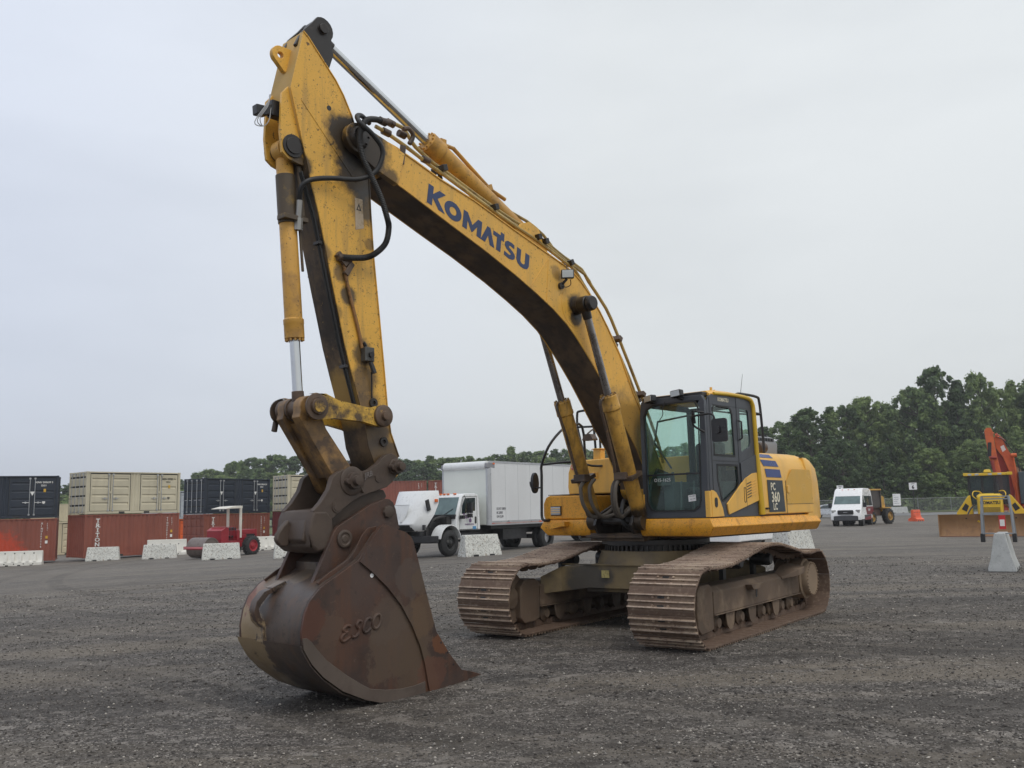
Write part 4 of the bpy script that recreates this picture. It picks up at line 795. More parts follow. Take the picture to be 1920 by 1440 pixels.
g = Ub(); g.lathe((5.90, .283, 1.735), (0, 1, 0), [(0, .062), (.012, .062), (.012, .045), (.018, .045), (.018, 0)], 20); g.lathe((5.385, .283, 2.02), (0, 1, 0), [(0, .045), (.01, .045), (.01, .03), (.012, .03), (.012, 0)], 18); g.build('coupler_plug', m_coup, qc)
g = Ub(); g.plate([(5.585, 2.055), (5.565, 2.0), (5.40, 2.045), (5.375, 2.085), (5.395, 2.115), (5.42, 2.115)], .285, .291, 'y'); lg = g.build('cast_badge', m_coup, qc, bevel=.004)
g = Ub(); g.text('JRB', (5.565, .2915, 2.012), (-1, 0, .30), (.05, 0, 1), .075, bold=.03, depth=.006, sx=.95); g.build('cast_lettering', mat('worn_raised_letters', (.14, .12, .11), .45), lg)
g = Ub(); g.tube([(5.64, .29, 2.05), (5.60, .295, 1.99), (5.625, .295, 1.93), (5.585, .295, 1.87)], .014, 6, smooth=4); g.build('weld_bead', m_coup, qc)

# ---- bucket
HBk = .53
shell = [(5.26, 1.455), (5.40, 1.49), (5.50, 1.52), (5.60, 1.47), (5.72, 1.33), (5.822, 1.221), (5.93, 1.165), (6.074, 1.088), (6.18, 1.04), (6.267, .988), (6.381, .877), (6.432, .762), (6.461, .613), (6.449, .469), (6.408, .40), (6.355, .32), (6.229, .19), (6.014, .035), (5.746, -.086), (5.575, -.138), (5.32, -.165), (4.943, -.152), (4.55, -.125), (4.34, -.108)]
side_ = [(5.822, 1.221), (5.93, 1.165), (6.074, 1.088), (6.18, 1.04), (6.267, .988), (6.381, .877), (6.432, .762), (6.461, .613), (6.449, .469), (6.408, .40), (6.355, .32), (6.229, .19), (6.014, .035), (5.746, -.086), (5.575, -.138), (5.32, -.165), (4.943, -.152), (4.55, -.125), (4.38, -.11), (4.42, .0), (4.499, .019), (4.672, .208), (4.851, .449), (4.968, .802), (5.076, 1.139), (5.15, 1.37), (5.183, 1.418), (5.26, 1.47), (5.344, 1.491), (5.502, 1.546), (5.571, 1.525), (5.656, 1.435), (5.75, 1.31)]
seam = [(5.822, 1.201), (5.69, 1.109), (5.487, .938), (5.314, .751), (5.173, .538), (5.066, .325), (5.01, .15), (4.977, .0), (4.943, -.145)]
BK = Ub()
BK.plate(side_, HBk-.03, HBk, 'y'); BK.plate(side_, -HBk, -HBk+.03, 'y')
bkt = BK.build('bucket', m_bkt, EX, bevel=.004)
g = Ub()
cen = Vector((5.5, 0, .6)); rings = []
for y in (-HBk+.029, -.35, -.1, .1, .35, HBk-.029):
    pass
th = .03; oo = []
for i, (x, z) in enumerate(shell):
    a = Vector(shell[max(i-1, 0)]); b = Vector(shell[min(i+1, len(shell)-1)]); d = (b-a).normalized(); nx, nz = d.y, -d.x
    cx, cz = x-5.5, z-.6
    if nx*cx+nz*cz < 0: nx, nz = -nx, -nz
    oo.append((x, z, x-nx*th, z-nz*th))
g.loft([[(a, -HBk+.031, b), (a, HBk-.031, b), (c, HBk-.031, d_), (c, -HBk+.031, d_)] for a, b, c, d_ in oo])
g.build('bucket_shell', m_shell, bkt, ang=25)
ctr = seam+[(4.55, -.125), (4.40, -.115), (4.42, -.0), (4.50, .02), (4.672, .208), (4.851, .449), (4.968, .802), (5.076, 1.139), (5.15, 1.37), (5.183, 1.418), (5.26, 1.47), (5.344, 1.491), (5.502, 1.546), (5.571, 1.525), (5.656, 1.435), (5.75, 1.31)]
for s_ in (1, -1):
    g = Ub(); y0, y1 = sorted((s_*(HBk-.001), s_*(HBk+.024))); g.plate(ctr, y0, y1, 'y'); g.build('side_cutter', m_bkt, bkt, bevel=.005)
    wear = [(6.455, .56), (6.449, .469), (6.408, .40), (6.355, .32), (6.229, .19), (6.014, .035), (5.746, -.086), (5.575, -.138), (5.32, -.165), (4.99, -.152), (4.997, -.025), (5.15, -.045), (5.319, -.048), (5.5, -.03), (5.691, .009), (5.8, .07), (5.97, .175), (6.188, .334), (6.30, .45), (6.36, .52), (6.41, .56)]
    g = Ub(); y0, y1 = sorted((s_*(HBk-.001), s_*(HBk+.014))); g.plate(wear, y0, y1, 'y'); g.build('wear_strip', mat('wear_strip_brown', (.105, .08, .065), .5, var=.15, dirt=((.07, .05, .04), .6, 4, .5), bump=.2), bkt, bevel=.004)
g = Ub(); g.loft([[(a, -HBk-.002, b), (a, HBk+.001, b), (a-(.018), HBk+.001, b-.004), (a-.018, -HBk-.002, b-.004)] for a, b in ((6.475, .50), (6.463, .46), (6.420, .39), (6.37, .31), (6.243, .18), (6.028, .022), (5.752, -.10))]); g.build('shell_wear_plate', m_shell, bkt, ang=25)
for s_ in (1, -1):
    ear = [(6.215, 1.0), (5.965, 1.49), (5.92, 1.54), (5.522, 1.746), (5.33, 1.805), (5.27, 1.80), (5.22, 1.765), (5.19, 1.70), (5.14, 1.50), (5.30, 1.40), (5.60, 1.20), (5.9, 1.08)]
    g = Ub(); y0, y1 = sorted((s_*.275, s_*.325)); g.plate(ear, y0, y1, 'y'); er = g.build('bucket_ear', m_bkt, bkt, bevel=.006)
    g = Ub(); g.lathe((5.845, s_*.323, 1.42), (0, s_, 0), [(0, .088), (.022, .088), (.028, .075), (.028, .06), (.018, .055), (.018, .035), (.024, .03), (.024, 0)], 28); g.lathe((5.30, s_*.323, 1.672), (0, s_, 0), [(0, .068), (.03, .064), (.035, .05), (.035, 0)], 8); g.cyl((5.845, -.25, 1.42), (5.845, .25, 1.42), .05); g.cyl((5.30, -.25, 1.672), (5.30, .25, 1.672), .05); g.build('bucket_pin', m_coup, er, bevel=.004)
    g = Ub(); g.plate([(5.54, 1.535), (5.652, 1.52), (5.722, 1.456), (5.80, 1.33), (5.872, 1.243), (6.0, 1.17), (6.12, 1.11), (6.25, 1.03), (6.20, 1.0), (5.8, 1.15), (5.6, 1.35)], *sorted((s_*.44, s_*.455)), 'y'); g.build('gusset', m_bkt, bkt, bevel=.004)
g = Ub(); g.bx(5.75, 5.95, -.27, .27, 1.06, 1.20); g.plate([(6.0, 1.10), (6.0, 1.2), (5.7, 1.36), (5.6, 1.3)], -.26, .26, 'y'); g.build('torque_tube', m_shell, bkt, bevel=.01)
g = Ub()
hook = [(6.19, 1.02), (6.332, .985), (6.46, .945), (6.54, .86), (6.565, .76), (6.54, .68), (6.47, .61), (6.43, .55), (6.44, .49)]
g.loft([[(x, -.19, z), (x, -.09, z), (x-.05*(1 if 0 < i < 8 else .2), -.09, z-.03*(1 if i < 4 else -1)*(1 if 0 < i < 8 else .1)), (x-.05*(1 if 0 < i < 8 else .2), -.19, z-.03*(1 if i < 4 else -1)*(1 if 0 < i < 8 else .1))] for i, (x, z) in enumerate(hook)])
g.box((6.30, -.14, .985), (.16, .12, .04), Matrix.Rotation(.35, 3, 'Y')); g.box((6.455, -.14, .56), (.04, .12, .16)); g.build('lifting_loop', m_shell, bkt, bevel=.008)
for i in range(5):
    y = -.46+i*.23
    g = Ub(); g.loft([[(4.60, y-.06, -.15), (4.60, y+.06, -.15), (4.60, y+.06, -.03), (4.60, y-.06, -.03)], [(4.42, y-.06, -.14), (4.42, y+.06, -.14), (4.42, y+.06, -.005), (4.42, y-.06, -.005)], [(4.36, y-.05, -.125), (4.36, y+.05, -.125), (4.36, y+.05, -.01), (4.36, y-.05, -.01)], [(4.15, y-.035, -.108), (4.15, y+.035, -.108), (4.15, y+.035, -.080), (4.15, y-.035, -.080)]]); g.build('bucket_tooth', m_bkt, bkt, bevel=.008)
g = Ub()
E4 = [[(.85, .85), (.5, 1), (.22, .8), (.42, .58), (.62, .54), (.3, .48), (.08, .24), (.35, .0), (.85, .12)], [(1.8, .9), (1.55, 1), (1.38, .76), (1.62, .45), (1.6, .14), (1.3, .0), (1.02, .14)],
      [(2.68, .80), (2.42, .96), (2.12, .72), (2.04, .3), (2.3, .02), (2.72, .18)], [(3.25+.36*math.cos(a*math.pi/5), .5+.48*math.sin(a*math.pi/5)) for a in range(11)]]
for L4 in E4:
    g.tube([(6.045-.98*.135*a-.015*b, HBk+.001, .475+.19*.135*a+.135*b) for a, b in L4], .0165, 8, smooth=4)
g.build('cast_lettering', m_bkt, bkt)
g = Ub(); g.plate(arc(5.665, 1.065, .022, 0, 360, 10)[:-1], HBk, HBk+.002, 'y'); g.build('white_paint_spot', m_wht, bkt)
g = Ub()
for x, z in ((4.79, .33), (4.70, .22), (4.62, .09)): g.cyl((x, HBk+.024, z), (x, HBk+.0255, z), .012, n=10)
g.build('bolt_hole', m_blk, bkt)
# ================================================================ GROUND
def ground_mat():
    m = bpy.data.materials.new('gravel_yard'); m.use_nodes = True; t = m.node_tree; l = t.links.new; b = t.nodes['Principled BSDF']
    g = nn(t, 'ShaderNodeNewGeometry'); P = g.outputs['Position']
    def noise(s, d=5, r=.6, v=None):
        n = nn(t, 'ShaderNodeTexNoise'); n.inputs['Scale'].default_value = s; n.inputs['Detail'].default_value = d; n.inputs['Roughness'].default_value = r; l(v or P, n.inputs['Vector']); return n.outputs[0]
    def mr(v, a, b_, c=0, d=1):
        n = nn(t, 'ShaderNodeMapRange'); n.inputs[1].default_value = a; n.inputs[2].default_value = b_; n.inputs[3].default_value = c; n.inputs[4].default_value = d; l(v, n.inputs[0]); return n.outputs[0]
    def mixc(f, a, b_, mode='MIX'):
        n = nn(t, 'ShaderNodeMix', data_type='RGBA', blend_type=mode)
        for s, v in ((0, f), (6, a), (7, b_)):
            if isinstance(v, (int, float)): n.inputs[s].default_value = v
            elif isinstance(v, tuple): n.inputs[s].default_value = (*v, 1)
            else: l(v, n.inputs[s])
        return n.outputs[2]
    vo = nn(t, 'ShaderNodeTexVoronoi'); vo.inputs['Scale'].default_value = 62; vo.inputs['Randomness'].default_value = 1; l(P, vo.inputs['Vector'])
    vo2 = nn(t, 'ShaderNodeTexVoronoi'); vo2.inputs['Scale'].default_value = 28; l(P, vo2.inputs['Vector'])
    sep = nn(t, 'ShaderNodeSeparateColor'); l(vo.outputs['Color'], sep.inputs[0])
    ramp = nn(t, 'ShaderNodeValToRGB'); e = ramp.color_ramp.elements
    for _ in range(3): e.new(.5)
    for i, (p, c) in enumerate(((0, (.030, .025, .022)), (.45, (.056, .047, .041)), (.72, (.105, .092, .081)), (.90, (.20, .18, .162)), (1, (.48, .44, .39)))): e[i].position = p; e[i].color = (*c, 1)
    l(sep.outputs[0], ramp.inputs[0]); c = ramp.outputs[0]
    for vs_, lo_, hi_ in ((21, .80, .22), (7.5, .86, .16)):
        v3 = nn(t, 'ShaderNodeTexVoronoi'); v3.inputs['Scale'].default_value = vs_; l(P, v3.inputs['Vector']); s4 = nn(t, 'ShaderNodeSeparateColor'); l(v3.outputs['Color'], s4.inputs[0])
        c = mixc(mr(s4.outputs[0], lo_, 1, 0, .7), c, (.30, .27, .24)); c = mixc(mr(s4.outputs[1], lo_-.1, 1, 0, .7), c, (.028, .024, .02))
    big = noise(.22, 6, .62)
    fine = mixc(mr(noise(2.2, 6), .35, .7), (.052, .043, .035), (.082, .067, .052))
    c = mixc(mr(big, .42, .60, .05, .5), c, fine)
    mp = nn(t, 'ShaderNodeMapping'); mp.inputs['Scale'].default_value = (.07, .75, 1); mp.inputs['Rotation'].default_value = (0, 0, .12); l(P, mp.inputs[0])
    st = noise(1, 7, .62, mp.outputs[0])
    c = mixc(mr(st, .50, .62, 0, .6), c, (.17, .142, .108)); c = mixc(mr(st, .48, .38, 0, .75), c, (.036, .030, .026))
    mp3 = nn(t, 'ShaderNodeMapping'); mp3.inputs['Scale'].default_value = (.22, 1.1, 1); mp3.inputs['Rotation'].default_value = (0, 0, -.35); l(P, mp3.inputs[0])
    s3 = noise(1, 7, .66, mp3.outputs[0]); c = mixc(mr(s3, .55, .66, 0, .45), c, (.15, .135, .118)); c = mixc(mr(noise(.5, 7, .7), .56, .64, 0, .55), c, (.050, .040, .031))
    # yard colour lightens with distance: grazing reflection painted in
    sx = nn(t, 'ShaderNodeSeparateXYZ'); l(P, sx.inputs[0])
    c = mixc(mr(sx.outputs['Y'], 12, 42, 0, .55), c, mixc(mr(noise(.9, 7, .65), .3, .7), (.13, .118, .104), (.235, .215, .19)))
    for cx_, cy_, R_2, am_ in ((-30., -22., 41.5, .45), (-30., -22., 43.6, .45), (22., 52., 43., .4), (22., 52., 45.1, .4), (5., -60., 84., .35), (5., -60., 86.2, .35), (-4., -40., 66.5, .4), (-4., -40., 68.7, .4)):
        dd = nn(t, 'ShaderNodeVectorMath', operation='DISTANCE'); l(P, dd.inputs[0]); dd.inputs[1].default_value = (cx_, cy_, 0)
        s1 = nn(t, 'ShaderNodeMath', operation='SUBTRACT'); l(dd.outputs['Value'], s1.inputs[0]); s1.inputs[1].default_value = R_2
        s2 = nn(t, 'ShaderNodeMath', operation='ABSOLUTE'); l(s1.outputs[0], s2.inputs[0]); nb = noise(1.3, 4)
        f1 = nn(t, 'ShaderNodeMath', operation='MULTIPLY'); l(mr(s2.outputs[0], .30, .18, 0, am_), f1.inputs[0]); l(mr(nb, .38, .60), f1.inputs[1]); c = mixc(f1.outputs[0], c, (.036, .030, .025))
        f2 = nn(t, 'ShaderNodeMath', operation='MULTIPLY'); l(mr(s2.outputs[0], .52, .34, 0, am_), f2.inputs[0]); l(mr(s2.outputs[0], .24, .34), f2.inputs[1]); c = mixc(f2.outputs[0], c, (.15, .13, .108))
    # scraps of pale sand
    mp2 = nn(t, 'ShaderNodeMapping'); mp2.inputs['Scale'].default_value = (.5, 2.4, 1); mp2.inputs['Location'].default_value = (3.1, 1.7, 0); l(P, mp2.inputs[0])
    c = mixc(mr(noise(1, 6, .62, mp2.outputs[0]), .70, .755, 0, .7), c, (.34, .24, .13))
    l(c, b.inputs['Base Color']); b.inputs['Roughness'].default_value = .78; b.inputs['Specular IOR Level'].default_value = .35
    bp = nn(t, 'ShaderNodeBump'); bp.inputs['Distance'].default_value = .012; bp.inputs['Strength'].default_value = .8
    ad = nn(t, 'ShaderNodeMath', operation='MULTIPLY_ADD'); l(vo.outputs['Distance'], ad.inputs[0]); ad.inputs[1].default_value = -.6; l(noise(9, 8, .7), ad.inputs[2]); l(ad.outputs[0], bp.inputs['Height']); l(bp.outputs[0], b.inputs['Normal'])
    return m
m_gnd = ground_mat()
def axis_pts(fine0, fine1, st, far0, far1):
    a = list(np.arange(fine0, fine1+st, st)); s_ = st
    x = a[-1]
    while x < far1: s_ *= 1.18; x += s_; a.append(x)
    x = a[0]; s_ = st
    while x > far0: s_ *= 1.18; x -= s_; a.insert(0, x)
    return a
gx_ = axis_pts(-8, 9, .3, -900, 900); gy_ = axis_pts(3, 20, .3, -200, 1500)
vs = []; 
for y in gy_:
    for x in gx_:
        k = 1 if y < 25 else 0
        vs.append((x, y, ter(x, y)+k*.012*math.sin(x*1.7+1.3*math.sin(y*.9))*math.sin(y*2.1+x*.4)))
nx_ = len(gx_); fs = [(j*nx_+i, j*nx_+i+1, (j+1)*nx_+i+1, (j+1)*nx_+i) for j in range(len(gy_)-1) for i in range(nx_-1)]
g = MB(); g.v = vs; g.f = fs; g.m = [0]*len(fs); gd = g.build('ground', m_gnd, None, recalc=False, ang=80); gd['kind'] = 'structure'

# loose stones, one mesh
N = 150000
ang = rng.uniform(-.60, .60, N); d = 4.6*np.exp(rng.uniform(0, math.log(30/4.6), N)**1.0)
X = np.sin(ang)*d*1.0; Y = np.cos(ang)*d
T = np.array([ter(a, b)+.012*math.sin(a*1.7+1.3*math.sin(b*.9))*math.sin(b*2.1+a*.4) for a, b in zip(X, Y)])
S = np.exp(rng.normal(math.log(.0055), .45, N))*(1+.045*np.maximum(d-6, 0)); S = np.clip(S, .0025, .028)
octv = np.array([(1, 0, 0), (0, 1, 0), (-1, 0, 0), (0, -1, 0), (0, 0, 1), (.2, .2, -.6)], float)
octf = np.array([(0, 1, 4), (1, 2, 4), (2, 3, 4), (3, 0, 4), (1, 0, 5), (2, 1, 5), (3, 2, 5), (0, 3, 5)])
jit = rng.uniform(.6, 1.3, (N, 6, 3)); V = octv[None]*jit; a = rng.uniform(0, 6.28, N); ca, sa = np.cos(a)[:, None], np.sin(a)[:, None]
V = np.stack([V[..., 0]*ca-V[..., 1]*sa, V[..., 0]*sa+V[..., 1]*ca, V[..., 2]*.6], -1)*S[:, None, None]
V += np.stack([X, Y, T+S*.2], -1)[:, None, :]
F = (octf[None]+np.arange(N)[:, None, None]*6).reshape(-1, 3)
me = bpy.data.meshes.new('gravel'); me.vertices.add(N*6); me.vertices.foreach_set('co', V.reshape(-1))
me.loops.add(F.size); me.loops.foreach_set('vertex_index', F.reshape(-1).astype(np.int32)); me.polygons.add(len(F))
me.polygons.foreach_set('loop_start', np.arange(0, F.size, 3, dtype=np.int32)); me.polygons.foreach_set('loop_total', np.full(len(F), 3, dtype=np.int32)); me.update(calc_edges=True)
gv = bpy.data.objects.new('gravel', me); COL.objects.link(gv); gv['kind'] = 'stuff'; gv['label'] = 'loose grey and brown gravel stones scattered over the yard'; gv['category'] = 'gravel'
me.materials.append(mat('gravel_stone', (.12, .11, .1), .8, island=[(0, (.035, .030, .026)), (.5, (.095, .083, .074)), (.8, (.17, .155, .14)), (.95, (.27, .25, .225)), (.993, (.60, .55, .48))]))
# ================================================================ BACKGROUND
# ---- road, grass
def flat(name, x0, x1, y0, y1, z, m, n=30):
    g = MB(); xs = np.linspace(x0, x1, n); ys = np.linspace(y0, y1, 4)
    g.v = [(x, y, ter(x, y)+z) for y in ys for x in xs]; g.f = [(j*n+i, j*n+i+1, (j+1)*n+i+1, (j+1)*n+i) for j in range(3) for i in range(n-1)]; g.m = [0]*len(g.f)
    o = g.build(name, m, None, recalc=False); o['kind'] = 'structure'; return o
flat('road', 25, 260, 101, 118, .03, mat('asphalt_pale', (.20, .20, .20), .85, var=.15, vscale=.2, dirt=((.14, .14, .14), .6, .15, .5)))
flat('grass_verge', 20, 300, 126, 400, .05, mat('grass', (.10, .13, .045), .9, var=.3, vscale=.3, dirt=((.17, .16, .07), .7, .4, .5)), 60)
flat('grass_field', -500, 15, 128, 600, .05, bpy.data.materials['grass'], 60)

# ---- shipping containers
def cmat(name, c, rust=(.12, .05, .03), var=.1, dirt=.35): return mat(name, c, .5, var=var, vscale=.6, dirt=(rust, dirt, 1.2, .54), streak=(rust, dirt, 3, .55), speck=(tuple(x*.6 for x in c), .5, 8, .66))
mc_red = cmat('container_red_brown', (.26, .078, .050), (.12, .03, .022)); mc_red2 = cmat('container_dark_red', (.15, .022, .022), (.08, .015, .015)); mc_navy = cmat('container_navy', (.018, .026, .042), (.03, .035, .045))
mc_bei = cmat('container_beige', (.55, .50, .37), (.40, .35, .25), dirt=.3); mc_org = cmat('container_orange', (.70, .12, .02), (.5, .09, .02)); mc_gry = cmat('container_light_grey', (.42, .45, .48), (.33, .35, .37)); mc_crm = cmat('container_cream', (.58, .50, .34), (.45, .38, .26), dirt=.2)
m_rod = mat('galvanised_rod', (.45, .46, .47), .4, metal=.5); m_gask = mat('door_gasket', (.03, .03, .03), .7); m_yst = mat('yellow_sticker', (.7, .42, .05), .5); m_letd = mat('dark_stencil', (.12, .11, .09), .6)
m_lab = mat('white_stencil', (.78, .77, .74), .6)
CL, CH, CW = 6.06, 2.59, 2.44
def corr(mb, x0, x1, z0, z1, y, dep, per=.278, axis='x'):
    """vertical-rib corrugated sheet from x0 to x1"""
    pts = []; x = x0; n = max(int(round((x1-x0)/per)), 1); per = (x1-x0)/n
    for k in range(n): pts += [(x+per*.0, 0), (x+per*.26, 0), (x+per*.5, dep), (x+per*.76, dep)]; x += per
    pts.append((x1, 0)); f = (lambda a, d: (a, y+d)) if axis == 'x' else (lambda a, d: (y+d, a))
    P = [f(a, d) for a, d in pts]
    vs = [(p[0], p[1], z) for z in (z0, z1) for p in P]; m = len(P)
    mb.add(vs, [(i, i+1, m+i+1, m+i) for i in range(m-1)])
def door_leaf(mb, x0, x1, z0, z1, y, ribs=4, axis='x', sgn=1):
    """door leaf with pressed horizontal ribs; front plane at y, recess goes +"""
    f = (lambda a, d, z: (a, y+d, z)) if axis == 'x' else (lambda a, d, z: (y+sgn*d, a, z))
    H = (z1-z0); pr = [(z0, 0)]
    for k in range(ribs):
        b = z0+H*(k+.55)/(ribs+.1)-.0; pr += [(b, 0), (b+.05, .045), (b+.14, .045), (b+.15, 0)]
    pr.append((z1, 0)); m = len(pr)
    mb.add([f(x0, d, z) for z, d in pr]+[f(x1, d, z) for z, d in pr], [(i, i+1, m+i+1, m+i) for i in range(m-1)])
def rods(mb, x, z0, z1, y, ax='x', sgn=1):
    f = (lambda a, d, z: (a, y-d, z)) if ax == 'x' else (lambda a, d, z: (y-sgn*d, a, z))
    mb.tube([f(x, .03, z0), f(x, .03, z1)], .022, 6)
    for z in (z0+.06, z1-.06): mb.box(f(x, .03, z), (.10, .10, .10))
def container(name, label, origin, ang, m, front='corr', left='corr', text=None, group=None, idc=None, logo=None, lab_m=None, lat=None):
    t = thing(name, label, 'container', origin, ang, group); fr = .12
    g = MB(); g.bx(.05, CL-.05, .13, CW-.08, .10, CH-.06); g.build('inner_box', m_gask if front != 'corr' else m, t)
    g = MB()
    for x in (0, CL-fr):
        for y in (0, CW-fr): g.bx(x, x+fr, y, y+fr, .12, CH-.12)
        for z in (0, CH-.12): 
            for y in (-.005, CW-.155): g.bx(x-.005, x+.13, y, y+.16, z, z+.12)
        for z in (.02, CH-.11): g.bx(x+.01, x+fr-.01, .155, CW-.155, z, z+.1)
    for y in (0.01, CW-.08):
        g.bx(.13, CL-.13, y, y+.07, CH-.09, CH-.01); g.bx(.13, CL-.13, y, y+.07, .02, .17)
    g.bx(.1, CL-.1, .08, CW-.08, CH-.05, CH-.015)
    g.build('frame', m, t, bevel=.01, segs=1)
    g = MB(); g.bx(2.05, 2.41, .004, .012, .03, .145); g.bx(3.65, 4.01, .004, .012, .03, .145); g.build('forklift_pocket', m_gask, t)
    g = MB(); corr(g, fr, CL-fr, .16, CH-.08, .03 if front == 'corr' else CW-.03, .045)
    if front != 'corr': pass
    g.build('side_wall', m, t, recalc=False)
    if front == 'doors':
        for a, b in ((.28, 2.72), (3.42, 5.86)):
            mid = (a+b)/2
            for x0, x1, kx in ((a, mid-.02, mid-.14), (mid+.02, b, mid+.14)):
                g = MB(); g.bx(x0, x1, .035, .075, .20, .30); g.bx(x0, x1, .035, .075, CH-.27, CH-.16); g.bx(x0, x0+.1, .035, .075, .30, CH-.27); g.bx(x1-.1, x1, .035, .075, .30, CH-.27)
                door_leaf(g, x0+.1, x1-.1, .30, CH-.27, .045); d = g.build('side_door', m, t, recalc=False)
                g = MB(); rods(g, kx, .16, CH-.12, .035); s_ = 1 if kx < mid else -1; g.tube([(kx, .0, .95), (kx-s_*.38, .0, .95)], .02, 6); g.box((kx-s_*.2, 0, .95), (.08, .04, .12)); g.build('lock_rod', m_rod if m in (mc_navy, mc_bei) else m, d)
            g = MB(); g.bx(mid-.015, mid+.015, .036, .05, .2, CH-.16); g.bx(a-.03, a-.005, .03, .05, .2, CH-.16); g.bx(b+.005, b+.03, .03, .05, .2, CH-.16); g.build('door_seal', m_gask, t)
            g = MB()
            if m is mc_navy: g.add([(mid-.13, .028, 1.62), (mid+.13, .028, 1.62), (mid, .028, 1.36), (mid-.13, .034, 1.62), (mid+.13, .034, 1.62), (mid, .034, 1.36)], [(0, 1, 2), (5, 4, 3), (0, 3, 4, 1), (1, 4, 5, 2), (2, 5, 3, 0)]); g.build('placard', m_lab, t)
            else: g.bx(mid-.08, mid+.08, .0, .035, 1.25, 1.38); g.build('lock_box', m, t)
        for q0, q1, dq in ((2.76, 3.38, .04), (.12, .26, .0), (5.88, CL-.12, .0)):
            g = MB(); corr(g, q0, q1, .18, CH-.1, .04, dq, .21); g.build('side_panel', m, t, recalc=False)
    g = MB()
    if left == 'corr': corr(g, fr, CW-fr, .12, CH-.1, .03, .045, .26, 'y'); g.build('end_wall', m, t, recalc=False)
    else:
        for y0, y1 in ((.13, CW/2-.01), (CW/2+.01, CW-.13)):
            g = MB(); door_leaf(g, y0, y1, .14, CH-.12, .02, 4, 'y', 1); dd = g.build('end_door', m, t, recalc=False)
            for ky in (y0+.28, y1-.28):
                g = MB(); rods(g, ky, .10, CH-.08, .03, 'y', 1); g.tube([(.0, ky, 1.0), (.0, ky+.3, 1.0)], .018, 6); g.build('lock_rod', m_rod if m in (mc_navy, mc_bei) else m, dd)
    g = MB(); corr(g, fr, CW-fr, .12, CH-.1, CL-.03, -.045, .26, 'y'); g.build('end_wall', m, t, recalc=False)
    if idc:
        g = MB(); lm = lab_m or m_lab
        if front == 'doors':
            g.text(idc[0], (4.78, .034, 2.13), (1, 0, 0), (0, 0, 1), .15, bold=.03, depth=.003); g.text(idc[1], (5.1, .034, 1.94), (1, 0, 0), (0, 0, 1), .14, bold=.03, depth=.003); g.build('number_stencil', lm, t)
            g = MB(); g.bx(5.25, 5.38, .030, .036, 1.58, 1.78); g.build('yellow_sticker', m_yst, t)
            g = MB(); g.add([(5.2, .03, 1.02), (5.36, .03, 1.02), (5.36, .03, .92), (5.28, .03, .85), (5.2, .03, .92)]+[(5.2, .037, 1.02), (5.36, .037, 1.02), (5.36, .037, .92), (5.28, .037, .85), (5.2, .037, .92)], [(0, 1, 2, 3, 4), (9, 8, 7, 6, 5)]+[(i, (i+1) % 5, 5+(i+1) % 5, 5+i) for i in range(5)]); g.build('shield_sticker', lm, t)
        else:
            for k, ch in enumerate(idc[0]): g.text(ch, (5.2, .022, 2.22-k*.155), (1, 0, 0), (0, 0, 1), .15, bold=.03, depth=.003)
            for k, ch in enumerate(idc[1]): g.text(ch, (5.52, .022, 2.22-k*.13), (1, 0, 0), (0, 0, 1), .11, bold=.02, depth=.003)
            g.build('number_stencil', lm, t)
            g = MB(); g.bx(5.47, 5.60, .018, .024, 1.36, 1.52); g.build('yellow_sticker', m_yst, t)
            g = MB(); g.bx(5.46, 5.60, .018, .024, 1.06, 1.24); g.build('white_sticker', lm, t)
    if logo:
        g = MB()
        for k, ch in enumerate(logo):
            z = 2.10-k*.285; g.text(ch, (.80, .022, z), (1, 0, 0), (0, 0, 1), .33, bold=.03, depth=.003, align='CENTER', sx=1.2)
            if ch in 'TRI':   # slab serifs
                xs = {'T': (0,), 'I': (0,), 'R': (-.08, .09)}[ch]
                for q in xs: g.bx(.80+q-.075, .80+q+.075, .019, .025, z, z+.028)
                if ch == 'I': g.bx(.725, .875, .019, .025, z+.185, z+.212)
        g.build('vertical_lettering', m_lab, t)
    return t
zt = lambda x, y: ter(x, y)
mc_redo = mat('container_red_with_orange_fade', (.26, .078, .050), .5, var=.1, vscale=.6, streak=((.12, .03, .022), .35, 3, .55), speck=((.15, .04, .03), .5, 8, .66), patches=[(2.9, 0, .3, 1.5, (.55, .06, .02), .85)])
AX, AY, AZ = -33.72, 53.63, -.83
container('shipping_container', 'red brown container at the left edge of the photo, under the navy container', (AX, AY, AZ), R_(24), mc_redo, idc=('XINU207116', '22G1'))
container('shipping_container', 'dark navy side-door container at the left edge, on top of the red brown one', (AX, AY, AZ+2.6), R_(24), mc_navy, front='doors', idc=('XINU 205639 5', '22G1'))
container('shipping_container', 'red brown container with white TRITON lettering under the beige container', (-25.86, 54.82, -.67), R_(48.5), mc_red, idc=('TTNU305717', '22G1'), logo='TRITON')
container('shipping_container', 'beige side-door container with dirty end doors on top of the red TRITON one', (-25.86, 54.82, 1.93), R_(48.5), mc_bei, front='doors', left='doors', idc=('CIMU 48705 1', '22G1'), lab_m=m_letd)
container('shipping_container', 'red brown container with TRITON lettering and end doors behind the red road roller', (-22.48, 65.98, -.77), R_(56), mc_red, left='doors', idc=('TCKU307117', '22G1'), logo='TRITON')
container('shipping_container', 'dark navy container with four side doors directly above the road roller', (-22.48, 65.98, 1.83), R_(56), mc_navy, front='doors', left='doors', idc=('XINU 205612 8', '22G1'))
container('shipping_container', 'dark red container beside the excavator bucket, under a beige one', (-16.25, 65.14, -.70), R_(40), mc_red2)
container('shipping_container', 'beige container on the dark red one, half hidden by the bucket linkage', (-16.25, 65.14, 1.90), R_(40), mc_bei, front='doors', left='doors', idc=('CIMU 48712 3', '22G1'), lab_m=m_letd)
